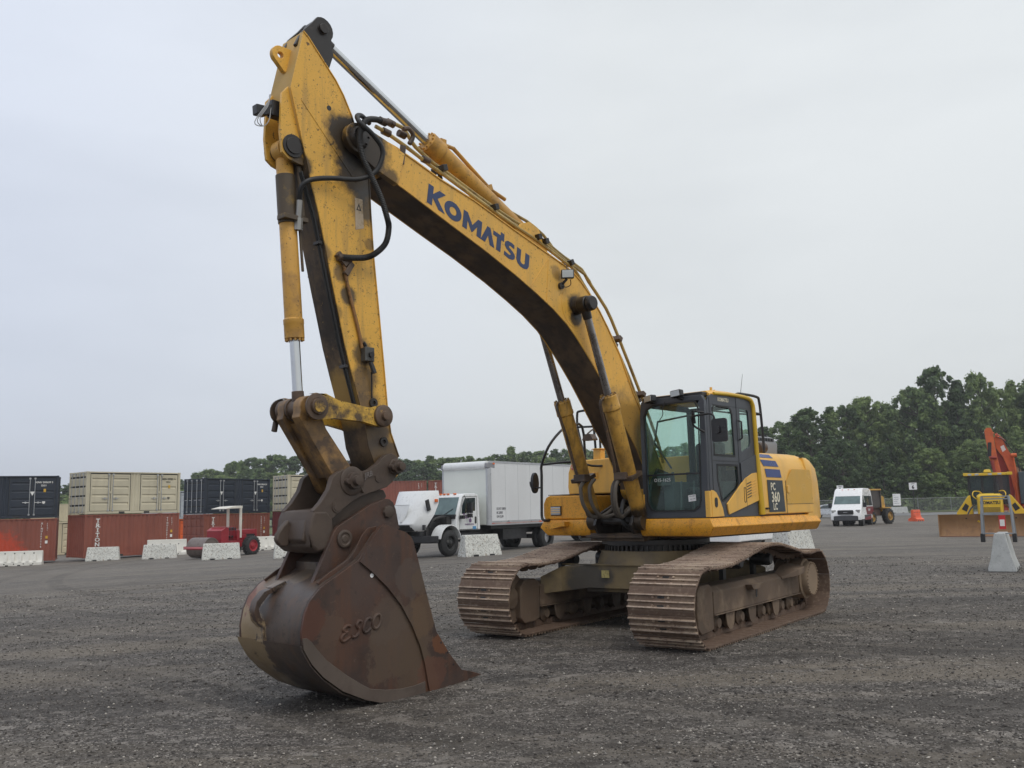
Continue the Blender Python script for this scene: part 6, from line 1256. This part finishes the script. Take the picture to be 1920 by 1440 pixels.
for s_ in (1, -1):
    g = MB(); g.box((.86, s_*.80, 1.02), (.16, .28, .20), Matrix.Rotation(-s_*.4, 3, 'Z')); g.build('headlight', m_lens, vb_, bevel=.02)
    g = MB(); g.bx(.10, .20, s_*1.02, s_*1.26, 1.28, 1.60) if s_ > 0 else g.bx(.10, .20, -1.26, -1.02, 1.28, 1.60); g.build('mirror', m_blk, VN, bevel=.03)
    g = MB(); pl = [(-1.45, .76), (-1.15, 1.18), (-1.5, 1.30), (-4.3, 1.30), (-4.35, .76)]; g.plate(pl, *sorted((s_*.999, s_*1.012)), 'y'); mr_ = g.build('maroon_panel', m_mar, vb_, bevel=.003)
    if s_ > 0:
        g = MB(); g.text('TRANSPORT', (-1.9, 1.014, 1.0), (-1, 0, 0), (0, 0, 1), .22, bold=.02, depth=.003, sx=.8); g.build('panel_lettering', m_lab, mr_)
    g = MB(); pl = [(-3.1, .40), (-.45, .40), (-.45, .56), (-3.1, .66)]; g.plate(pl, *sorted((s_*1.011, s_*1.016)), 'y'); g.build('maroon_sill', m_mar, vb_)
g = MB()
for y in (-.4, 0, .4): g.box((-.72, y, 2.50), (.05, .09, .04))
g.build('roof_marker', m_amb, vb_)
# silver sedan, white-red car
sp2 = [(-2.25, .35), (-2.3, .75), (-2.2, .98), (-1.6, 1.02), (-.95, 1.38), (-.2, 1.44), (.45, 1.38), (1.15, 1.0), (2.0, .88), (2.2, .68), (2.22, .35)]
m_silv = mat('silver_car_paint', (.48, .50, .53), .25, metal=.3, var=.03)
carlike('parked_car', 'silver sedan parked beyond the hood of the excavator', 'car', (33.6, 97.0, 0), R_(-14), sp2, .9, (1.35, -1.35), .33, m_silv, [[(-1.35, 1.0), (-.85, 1.32), (-.2, 1.37), (.42, 1.32), (.95, 1.0)]], .28, .95, wsz=((1.12, 1.02, .48, 1.37, 'windshield'),))
carlike('parked_car', 'white car with a red roof line parked behind the silver sedan', 'car', (39.0, 106.0, 0), R_(-14), sp2, .9, (1.35, -1.35), .33, m_van, [[(-1.35, 1.0), (-.85, 1.32), (-.2, 1.37), (.42, 1.32), (.95, 1.0)]], .28, .95, wsz=((1.12, 1.02, .48, 1.37, 'windshield'),))
# white pickup behind the excavator (seen under its deck)
pk = [(-2.9, .34), (-2.92, 1.18), (-1.0, 1.20), (-.98, 1.3), (-.85, 1.72), (.75, 1.74), (1.35, 1.28), (2.5, 1.18), (2.72, 1.0), (2.75, .34)]
P1, pb1 = carlike('pickup_truck', 'white pickup truck whose sill and wheel show under the excavator deck', 'pickup', (9.15, 35.2, 0), R_(48), pk, .98, (1.85, -1.75), .40, m_van, [[(-.75, 1.25), (-.65, 1.62), (.65, 1.64), (1.15, 1.27)]], .16, 1.2, wsz=((1.32, 1.30, .80, 1.72, 'windshield'),))
g = MB(); g.bx(-1.3, 1.4, -.99, -.975, .62, .66); g.build('side_trim', m_gask, pb1)
carlike('pickup_truck', 'older white pickup mostly hidden behind the centre of the excavator', 'pickup', (5.2, 47.2, 0), R_(8), pk, .98, (1.85, -1.75), .42, m_van, [[(-.75, 1.25), (-.65, 1.62), (.65, 1.64), (1.15, 1.27)]], .16, 1.2, rim=m_rimd, wsz=((1.32, 1.30, .80, 1.72, 'windshield'),))

# ---- yellow loader behind the van
m_ly = mat('loader_yellow', (.55, .32, .06), .5, var=.15, dirt=((.2, .12, .06), .6, 2, .5))
LD = thing('backhoe_loader', 'old yellow and brown loader parked behind the white van', 'loader', (26.15, 67.5, 0), R_(35))
g = MB(); g.bx(-.9, 1.5, -.5, .5, .6, 1.35); g.bx(.9, 1.5, -.48, .48, 1.30, 1.45); g.build('loader_body', mat('loader_brown', (.10, .06, .05), .6, var=.2), LD, bevel=.04)
g = MB(); 
for x in (-.85, .55):
    for y in (-.7, .62): g.bx(x, x+.08, y, y+.08, 1.2, 2.45)
g.bx(-.80, .60, -.64, .64, 1.2, 2.0); g.plate([(-.8, 2.0), (.6, 2.0), (.6, 2.45), (-.8, 2.45)], -.60, -.58, 'y'); g.build('operator_cab', mat('brown_tinted_cab', (.06, .05, .045), .35), LD)
g = MB(); g.bx(-1.0, .68, -.72, .72, 2.45, 2.56); g.build('cab_roof', m_ly, LD, bevel=.02)
g = MB(); g.plate([(.75, .9), (.7, 1.95), (.9, 2.05), (1.1, 1.95), (1.2, .9)], -.62, -.50, 'y'); g.plate([(.75, .9), (.7, 1.95), (.9, 2.05), (1.1, 1.95), (1.2, .9)], .50, .62, 'y'); g.bx(.6, 1.6, -.85, -.5, 1.12, 1.2); g.build('loader_tower', m_ly, LD, bevel=.02)
for s_ in (1, -1): wheel(LD, 1.1, s_*.85, .56, .40, m_rimy, s_, lugs=16); wheel(LD, -1.0, s_*.85, .45, .36, m_rimy, s_, lugs=16)

# ---- bulldozer
m_dy = mat('dozer_yellow', (.72, .47, .03), .4, var=.05, dirt=((.4, .25, .05), .4, 2, .55)); m_bl = mat('blade_rust_tan', (.28, .15, .065), .6, var=.2, vscale=.8, dirt=((.17, .09, .045), .7, 1.5, .5), streak=((.36, .21, .09), .5, 3, .5))
DZ = thing('bulldozer', 'yellow bulldozer with a wide rusty blade facing the camera', 'bulldozer', (22.2, 42.6, -.10), math.atan2(-.88, -.47))
g = MB()
bl_ = [(.0, 0), (-.14, .25), (-.19, .55), (-.14, .85), (-.0, 1.09)]
g.loft([[(2.2+x+a, y, z) for x, z in bl_]+[(2.08+x+a, y, z) for x, z in bl_[::-1]] for y, a in ((-2.1, .0), (2.1, 0))]); bd = g.build('blade', m_bl, DZ)
g = MB(); g.bx(2.1, 2.24, -2.1, 2.1, -.02, .12); g.build('cutting_edge', mat('cutting_edge_brown', (.16, .05, .03), .6), bd)
g = MB(); g.bx(2.05, 2.25, -2.14, -2.1, .0, 1.1); g.bx(2.05, 2.25, 2.1, 2.14, 0, 1.1); g.build('blade_end_plate', m_bl, bd)
g = MB(); g.loft([[(x, -w2, z0), (x, w2, z0), (x, w2, z1-.1), (x, w2-.14, z1), (x, -w2+.14, z1), (x, -w2, z1-.1)] for x, w2, z0, z1 in ((-.2, .55, 1.0, 2.02), (1.35, .50, 1.0, 1.98), (1.45, .46, 1.05, 1.92))]); hz_ = g.build('hood', m_dy, DZ, bevel=.02)
g = MB(); g.bx(1.452, 1.46, -.42, .42, 1.12, 1.40); g.build('front_grille', m_dy, hz_)
g = MB()
for k in range(6): g.bx(1.46, 1.466, -.40, .40, 1.14+.043*k, 1.158+.043*k)
g.build('grille_slots', m_blk, hz_)
for y in (-.62, .62):
    g = MB(); g.tube([(2.1, y*1.6, .9), (1.7, y*1.3, 1.3), (1.2, y, 1.5)], .035, 8, smooth=3); g.build('hydraulic_hose', m_blk, DZ)
g = MB(); g.text('KOMATSU', (1.453, -.40, 1.52), (0, 1, 0), (0, 0, 1), .19, bold=.035, depth=.004, sx=.93); g.build('hood_lettering', m_blk, hz_)
g = MB(); g.cyl((.9, .30, 1.95), (.9, .30, 2.45), .10, n=14); g.build('exhaust_stack', m_blk, DZ)
for s_ in (1, -1):
    g = MB(); g.tube([(1.3, s_*.45, 1.7), (1.35, s_*.66, 1.9), (1.2, s_*.62, 2.10), (.9, s_*.40, 2.10), (.6, s_*.3, 2.0)], .022, 8, smooth=4); g.build('hose_guard', m_dy, DZ)
g = MB()
for y in (-.86, -.30, .22, .78): 
    for x in (-1.2, .0): g.bx(x, x+.08, y, y+.09, 1.6, 2.88)
g.build('cab_frame', m_blk, DZ)
g = MB(); g.bx(-1.15, .05, -.80, .80, 1.5, 2.86); g.build('cab_glazing', glass('dozer_glass', (.7, .8, .78), .6, (.03, .045, .05)), DZ)
g = MB(); g.bx(-.9, -.5, -.25, .25, 1.6, 2.3); g.build('seat', m_blk, DZ)
g = MB(); g.loft([[(x, -1.0, z), (x, 1.0, z), (x, 1.0, z+.12), (x, -1.0, z+.12)] for x, z in ((-1.35, 2.88), (.18, 2.84))]); g.bx(.18, .26, -1.02, -.80, 2.84, 2.98); g.bx(.18, .26, .80, 1.02, 2.84, 2.98); rf2 = g.build('cab_roof', m_dy, DZ, bevel=.02)
g = MB(); g.loft([[(x, y, z) for x, y in ((-.3+k, -.17+k), (.2-k, -.17+k), (.2-k, .17-k), (-.3+k, .17-k))] for z, k in ((2.98, 0), (3.12, .05))]); g.build('roof_dome', m_dy, rf2, bevel=.02)
for y in (-.75, -.45, .1, .5): 
    g = MB(); g.box((.23, y, 2.90), (.06, .16, .08)); g.build('work_light', m_lens, rf2)
for s_ in (1, -1):
    g = MB(); pf = [(s_*.80, 1.95), (s_*.90, 1.9), (s_*1.42, 1.15), (s_*1.44, .95), (s_*.85, .90), (s_*.72, 1.1)]; g.plate(pf, -.55, .35, 'x'); fd_ = g.build('fender', m_dy, DZ, bevel=.03)
    g = MB(); g.plate([(s_*.88, 1.45), (s_*1.02, 1.58), (s_*1.20, 1.30), (s_*1.0, 1.18)], .352, .36, 'x'); g.build('fender_decal', m_blk, fd_)
    g = MB(); g.loft([[(x, s_*.80, z), (x, s_*1.35, z)] + [(x2, s_*1.35, z2), (x2, s_*.80, z2)] for x, z, x2, z2 in ((1.9, .45, 1.8, .45), (1.75, .05, 1.7, .12), (-1.4, .02, -1.4, .12), (-1.75, .45, -1.65, .45), (-1.4, .88, -1.4, .80), (1.6, .88, 1.6, .80), (1.9, .45, 1.8, .45))], caps=False); g.build('track', m_shoe, DZ)
    g = MB(); g.bx(.8, 2.0, s_*.65-.06, s_*.65+.06, .3, .5); g.bx(-1.5, 1.6, s_*1.07-.16, s_*1.07+.16, .15, .72); g.build('track_frame', m_ly, DZ)
    g = MB(); g.cyl((1.0, s_*.35, 1.2), (2.05, s_*.5, .75), .06, n=10); g.build('lift_cylinder', m_dy, DZ)

# ---- orange excavator behind the dozer
m_or = mat('orange_machine_paint', (.62, .13, .035), .5, var=.12, dirt=((.35, .05, .03), .6, 1.2, .5)); m_ord = mat('orange_boom_underside', (.28, .035, .025), .6, var=.15)
OX = thing('excavator', 'orange excavator standing behind the yellow bulldozer at the right edge', 'excavator', (28.85, 54.88, 0), R_(-27.7))
# local x runs to the right as seen, y away
LN = lambda P: [(a+.085*(b-1.2), b) for a, b in P]
arm_ = [(-.56, 5.69), (-.45, 5.87), (-.22, 5.87), (-.10, 5.62), (-.03, 5.0), (.12, 4.2), (.34, 3.2), (.55, 1.5), (.2, 1.5), (-.02, 3.2), (-.32, 4.2)]
g = MB(); g.plate(LN(arm_), -.9, -.35, 'y'); am2 = g.build('arm', m_or, OX, bevel=.02)
g = MB(); g.plate(LN(rrect(-.37, -.17, 4.15, 5.0, .05)), -.905, -.895, 'y'); g.build('arm_opening', m_gask, am2)
g = MB(); g.plate(LN([(-.05, 5.3), (.05, 5.45), (.43, 5.15), (.76, 4.45), (1.04, 4.0), (1.18, 3.3), (1.36, 2.4), (1.5, 1.2), (1.15, 1.1), (1.05, 2.1), (.83, 3.1), (.45, 4.1), (.05, 4.7)]), -.15, .15, 'y'); b2 = g.build('boom', m_or, OX, bevel=.02)
g = MB(); g.plate(LN([(.04, 4.66), (.45, 4.08), (.83, 3.08), (1.05, 2.08), (1.1, 1.0), (.5, 1.0), (.25, 2.4), (.02, 4.0)]), .0, .5, 'y'); g.build('boom_underside', m_ord, b2)
g = MB(); g.tube([(.42, -.2, 5.35), (.75, -.2, 5.2), (1.05, -.2, 4.75), (1.36, -.2, 4.2), (1.5, -.2, 3.2)], .03, 6, smooth=3); g.build('hydraulic_line', m_blk, b2)
g = MB(); g.plate(LN([(.30, 4.75), (.48, 4.85), (.60, 4.55), (.42, 4.42)]), -.155, -.15, 'y'); g.build('white_patch', m_lab, b2)
g = MB(); g.cyl((.40, -.05, 5.55), (.85, -.05, 5.05), .09, n=12); g.build('arm_cylinder', m_ord, OX); g = MB(); g.cyl((1.23, -.3, 4.15), (1.31, -.3, 2.4), .05, n=10); g.cyl((1.25, -.3, 2.6), (1.32, -.3, 1.2), .12, n=12); g.cyl((1.12, -.3, 4.2), (1.42, -.3, 4.2), .12, n=12); g.build('boom_cylinder', m_or, OX); g = MB(); [g.cyl((.25+.12*k, -.2, 5.62-.12*k), (.32+.12*k, -.2, 5.55-.12*k), .05, n=8) for k in range(3)]; g.build('cylinders', m_or, OX)
g = MB(); g.cyl((.08, -1.0, 3.9), (.38, -1.0, 1.6), .09, n=12); g.cyl((.0, -1.0, 4.1), (.34, -1.0, 4.05), .08, n=12); g.build('bucket_cylinder', m_ord, OX)
g = MB(); g.bx(1.45, 3.6, -.6, 2.4, 1.1, 2.3); g.build('house', m_or, OX, bevel=.05)
g = MB(); g.bx(1.38, 2.4, -.8, .2, 1.3, 3.2); g.build('cab', m_vgl, OX, bevel=.05)
g = MB(); g.plate([(1.30, 3.6), (1.55, 3.35), (1.75, 2.9), (1.65, 2.5), (1.45, 2.7)], .2, .6, 'y'); g.build('exhaust_cover', mat('tan_cover', (.35, .25, .17), .6), OX)
for y in (-1.5, 1.3): 
    g = MB(); g.loft([[(x, y, z), (x, y+.6, z)]+[(x*.95, y+.6, z*.9+.03), (x*.95, y, z*.9+.03)] for x, z in ((-.3, .5), (-.1, .05), (4.0, .03), (4.3, .5), (4.0, .95), (-.1, .95), (-.3, .5))], caps=False); g.build('track', m_shoe, OX)
g = MB(); g.bx(.0, 3.8, -1.3, 1.7, .35, 1.1); g.build('undercarriage', m_ord, OX)

# ---- chain-link fence
m_fen = mat('galvanised_fence', (.30, .31, .31), .5, metal=.3); 
mw = bpy.data.materials.new('chain_link_wire'); mw.use_nodes = True; tn = mw.node_tree; tn.nodes.clear()
o_ = nn(tn, 'ShaderNodeOutputMaterial'); a_ = nn(tn, 'ShaderNodeBsdfTransparent'); d_ = nn(tn, 'ShaderNodeBsdfDiffuse'); d_.inputs[0].default_value = (.3, .31, .31, 1); x_ = nn(tn, 'ShaderNodeMixShader'); x_.inputs[0].default_value = .13
tn.links.new(a_.outputs[0], x_.inputs[1]); tn.links.new(d_.outputs[0], x_.inputs[2]); tn.links.new(x_.outputs[0], o_.inputs[0])
FN = thing('chain_link_fence', 'grey chain-link fence running along the edge of the wood', 'fence', (0, 138, 0))
for x in np.arange(36, 116, 5.0):
    g = MB(); g.cyl((x, 0, 0), (x, 0, 2.05), .045, n=8); g.tube([(x, 0, 2.05), (x-.0, -.3, 2.35)], .02, 6); g.build('fence_post', m_fen, FN)
g = MB(); g.tube([(36, 0, 1.95), (111, 0, 1.95)], .035, 6); g.build('top_rail', m_fen, FN)
g = MB(); g.bx(36, 111, .03, .034, .05, 1.95); g.build('wire_mesh', mw, FN)

# ---- trees
def leafmat(name, c0, c1, c2):
    m = bpy.data.materials.new(name); m.use_nodes = True; t = m.node_tree; l = t.links.new; b = t.nodes['Principled BSDF']; b.inputs['Roughness'].default_value = .6; b.inputs['Specular IOR Level'].default_value = .25
    g = nn(t, 'ShaderNodeNewGeometry'); oi = nn(t, 'ShaderNodeObjectInfo'); n = nn(t, 'ShaderNodeTexNoise'); n.inputs['Scale'].default_value = .55; n.inputs['Detail'].default_value = 3; l(g.outputs['Position'], n.inputs['Vector'])
    r = nn(t, 'ShaderNodeValToRGB'); e = r.color_ramp.elements; e.new(.5)
    for i, (p, c) in enumerate(((.30, c0), (.5, c1), (.70, c2))): e[i].position = p; e[i].color = (*c, 1)
    a = nn(t, 'ShaderNodeMath', operation='MULTIPLY_ADD'); l(g.outputs['Random Per Island'], a.inputs[0]); a.inputs[1].default_value = .16; l(n.outputs[0], a.inputs[2])
    a2 = nn(t, 'ShaderNodeMath', operation='MULTIPLY_ADD'); l(oi.outputs['Random'], a2.inputs[0]); a2.inputs[1].default_value = .42; l(a.outputs[0], a2.inputs[2])
    s_ = nn(t, 'ShaderNodeMath', operation='SUBTRACT'); l(a2.outputs[0], s_.inputs[0]); s_.inputs[1].default_value = .24; l(s_.outputs[0], r.inputs[0]); l(r.outputs[0], b.inputs['Base Color'])
    tr = nn(t, 'ShaderNodeBsdfTranslucent'); l(r.outputs[0], tr.inputs[0]); mx_ = nn(t, 'ShaderNodeMixShader'); mx_.inputs[0].default_value = .35; o = t.nodes['Material Output']; l(b.outputs[0], mx_.inputs[1]); l(tr.outputs[0], mx_.inputs[2]); l(mx_.outputs[0], o.inputs[0])
    return m
m_leaf = leafmat('leaves_broadleaf', (.065, .105, .045), (.12, .182, .07), (.215, .285, .10)); m_bark = mat('bark', (.09, .075, .06), .9)
def leaves(C, Rr, nper, size, seed):
    rg = np.random.default_rng(seed); n = len(C)*nper
    ci = np.repeat(np.arange(len(C)), nper); dirs = rg.normal(size=(n, 3)); dirs[:, 2] += .25; dirs /= np.linalg.norm(dirs, axis=1)[:, None]
    rad = Rr[ci]*(1-.6*rg.random(n)**1.6)*(1+.28*rg.normal(size=n))
    P = C[ci]+dirs*rad[:, None]*np.array([1, 1, .78])
    nr = dirs+rg.normal(size=(n, 3))*.5; nr[:, 2] += .55; nr /= np.linalg.norm(nr, axis=1)[:, None]
    a = rg.normal(size=(n, 3)); u = np.cross(nr, a); u /= np.linalg.norm(u, axis=1)[:, None]; v = np.cross(nr, u)
    s_ = size*np.exp(rg.normal(size=n)*.35); u *= s_[:, None]; v *= (s_*rg.uniform(.55, 1, n))[:, None]
    V = np.stack([P-u, P-v*.9, P+u, P+v*.9], 1); V[:, 1] += nr*s_[:, None]*-.15
    return V.reshape(-1, 3)
def quadmesh(name, V, m):
    n = len(V)//4; me = bpy.data.meshes.new(name); me.vertices.add(len(V)); me.vertices.foreach_set('co', V.astype(np.float32).reshape(-1))
    me.loops.add(4*n); me.loops.foreach_set('vertex_index', np.arange(4*n, dtype=np.int32)); me.polygons.add(n); me.polygons.foreach_set('loop_start', np.arange(0, 4*n, 4, dtype=np.int32)); me.polygons.foreach_set('loop_total', np.full(n, 4, dtype=np.int32)); me.update(calc_edges=True); me.materials.append(m); return me
def tree_proto(seed, H=18., Wd=4.6, nc=46, nper=120, size=.19, low=.22, kind='oval'):
    rg = np.random.default_rng(seed); C = []; Rr = []
    g = MB(); tp = [(0, 0, 0), (.2*rg.normal(), .2*rg.normal(), H*.35), (.35*rg.normal(), .35*rg.normal(), H*.65), (.3*rg.normal(), .3*rg.normal(), H*.93)]
    g.tube(tp, [.32, .24, .13, .03], 8)
    for k in range(nc):
        f = low+(1-low)*((k+rg.random())/nc); h_ = f*H; e = math.sin(math.pi*min(max((f-low+.10)/(1.12-low), 0), 1))**(.55 if kind == 'oval' else .8)
        if kind == 'cone': e = (1.08-f)*1.15
        an = k*2.4+rg.normal()*.4; rr = Wd*e*(.35+.65*rg.random()**.6)
        c = (rr*math.cos(an), rr*math.sin(an), h_); C.append(c); Rr.append((.09+.13*rg.random())*Wd*(1.2-.5*f))
        if k % 3 == 0: b = max(h_-rr*.6, H*.1); tx = np.interp(b, [p[2] for p in tp], [p[0] for p in tp]); ty = np.interp(b, [p[2] for p in tp], [p[1] for p in tp]); g.tube([(tx, ty, b), (tx+(c[0]-tx)*.5, ty+(c[1]-ty)*.5, b+(h_-b)*.4), c], [.10, .06, .02], 5)
    for k in range(7): C.append((rg.normal()*.5, rg.normal()*.5, H*(.86+.02*k))); Rr.append(.13*Wd*(1.2-.1*k))
    root = bpy.data.objects.new('broadleaf_tree', None); COL.objects.link(root); root['category'] = 'tree'; root['label'] = ''
    o = bpy.data.objects.new('crown', quadmesh('crown', leaves(np.array(C), np.array(Rr), nper, size, seed), m_leaf)); COL.objects.link(o); o.parent = root
    g.build('trunk', m_bark, root); return proto(root)
PR = [tree_proto(11, 18, 5.0, 150, 110), tree_proto(12, 18, 4.6, 140, 110, kind='cone', low=.12), tree_proto(13, 18, 5.6, 160, 110, low=.15), tree_proto(14, 18, 4.6, 140, 110, low=.1), tree_proto(15, 18, 4.2, 130, 110, kind='cone', low=.1), tree_proto(16, 18, 5.4, 150, 110, low=.08)]
first = [True]*6
def tree(x, y, h, w2, i, label, group):
    i %= 6; sc = (w2, w2, h/18.); rz = rng.uniform(0, 6.28); loc = (x, y, ter(x, y))
    if first[i]:
        first[i] = False; r = PR[i]; r.location = loc; r.rotation_euler = (0, 0, rz); r.scale = sc; r['label'] = label
        if group: r['group'] = group
        return r
    r = dup(PR[i], loc, rz, label, group, sc)
    if not group and 'group' in r: del r['group']
    return r
skyR = [(1400, 14), (1440, 14.3), (1460, 15.0), (1482, 14.3), (1506, 18.2), (1542, 18.1), (1574, 16.3), (1600, 18.0), (1636, 18.7), (1680, 17.6), (1701, 17.8), (1720, 20.5), (1743, 23.4), (1762, 22.6), (1785, 19.8), (1811, 20.4), (1850, 21.1), (1863, 19.3), (1889, 20.2), (1920, 21.2), (2100, 22)]
skyL = [(-200, 8.5), (0, 8.5), (115, 10.2), (250, 10.3), (330, 11.4), (350, 12.3), (420, 13.6), (450, 14.6), (500, 15.9), (540, 16.6), (580, 16.2), (640, 14.3), (740, 15.3), (800, 15.5), (828, 16.0), (870, 15.6), (900, 14.2), (918, 17.0), (977, 16.7), (1009, 15.9), (1060, 16.6), (1135, 16.4), (1300, 16.8), (1430, 18)]
def hgt(sk, x, y, dref): px = 960+x/y*FPX*.995; return float(np.interp(px, [p[0] for p in sk], [p[1] for p in sk]))*(math.hypot(x, y)/dref)
GR = 'trees of the wood behind the fence'; GL = 'trees of the distant treeline'
lR = ['full green broadleaf tree in the wood behind the chain-link fence', 'smaller green tree at the front of the wood behind the chain-link fence']
x = 38.; k = 0
while x < 108:
    y = 153+rng.uniform(-3, 3); px = 960+x/y*FPX; h_ = hgt(skyR, x, y, 165)*rng.uniform(.93, 1.02)+.6
    big = 1722 < px < 1766
    tree(x, y, h_, rng.uniform(.85, 1.1)*(1.15 if big else 1), k, 'tallest rounded tree rising above the rest of the wood' if (big and 1725 < px < 1765) else lR[0], None if (big and 1725 < px < 1765) else GR); x += rng.uniform(3.0, 4.4); k += 1
x = 36.
while x < 108: tree(x, 166+rng.uniform(-4, 4), hgt(skyR, x, 166, 165)*rng.uniform(.8, .95), rng.uniform(.9, 1.2), k, lR[0], GR); x += rng.uniform(4.5, 6.5); k += 1
x = 38.
while x < 104: tree(x, 144+rng.uniform(-1.5, 1.5), rng.uniform(7, 13), rng.uniform(.65, .85), k, lR[1], GR+', front row'); x += rng.uniform(3., 4.6); k += 1
x = -175.
while x < 66: tree(x, 228+rng.uniform(-4, 4), (hgt(skyL, x, 228, 235)+.2-ter(x, 228)*.8)*rng.uniform(.92, 1.03), rng.uniform(.95, 1.2), k, 'distant broadleaf tree in the treeline beyond the yard', GL); x += rng.uniform(2.8, 4.2); k += 1
x = -175.
while x < 66: tree(x, 215+rng.uniform(-3, 3), (hgt(skyL, x, 228, 235)+.5)*rng.uniform(.7, .85), rng.uniform(1.0, 1.3), k, 'distant broadleaf tree in the treeline beyond the yard', GL); x += rng.uniform(3.5, 5.); k += 1
# undergrowth
n = 420; C = np.stack([rng.uniform(34, 112, n), rng.uniform(139.5, 147, n), rng.uniform(.2, 3.4, n)], 1); C[:, 2] *= rng.uniform(.3, 1, n)
o = bpy.data.objects.new('undergrowth', quadmesh('undergrowth', leaves(C, rng.uniform(.8, 1.7, n), 60, .2, 5), m_leaf)); COL.objects.link(o); o['kind'] = 'stuff'; o['label'] = 'tangled green undergrowth along the foot of the wood'; o['category'] = 'undergrowth'
n = 500; C = np.stack([rng.uniform(-175, 60, n), rng.uniform(205, 214, n), rng.uniform(.2, 5, n)], 1)
o = bpy.data.objects.new('undergrowth', quadmesh('undergrowth', leaves(C, rng.uniform(1.2, 2.6, n), 40, .35, 6), m_leaf)); COL.objects.link(o); o['kind'] = 'stuff'; o['label'] = 'green undergrowth below the distant treeline'; o['category'] = 'undergrowth'
# ---- thin humid air over the yard
hz = MB(); hz.bx(-420, 420, -60, 640, -3.2, 34.0)
hm = bpy.data.materials.new('humid_air'); hm.use_nodes = True; ht = hm.node_tree; ht.nodes.clear()
ho = nn(ht, 'ShaderNodeOutputMaterial'); hp_ = nn(ht, 'ShaderNodeVolumePrincipled'); hp_.inputs['Density'].default_value = .0005; hp_.inputs['Color'].default_value = (.93, .95, .97, 1); hp_.inputs['Anisotropy'].default_value = .3
ht.links.new(hp_.outputs[0], ho.inputs['Volume']); ho_ = hz.build('haze', hm, None); ho_['kind'] = 'stuff'
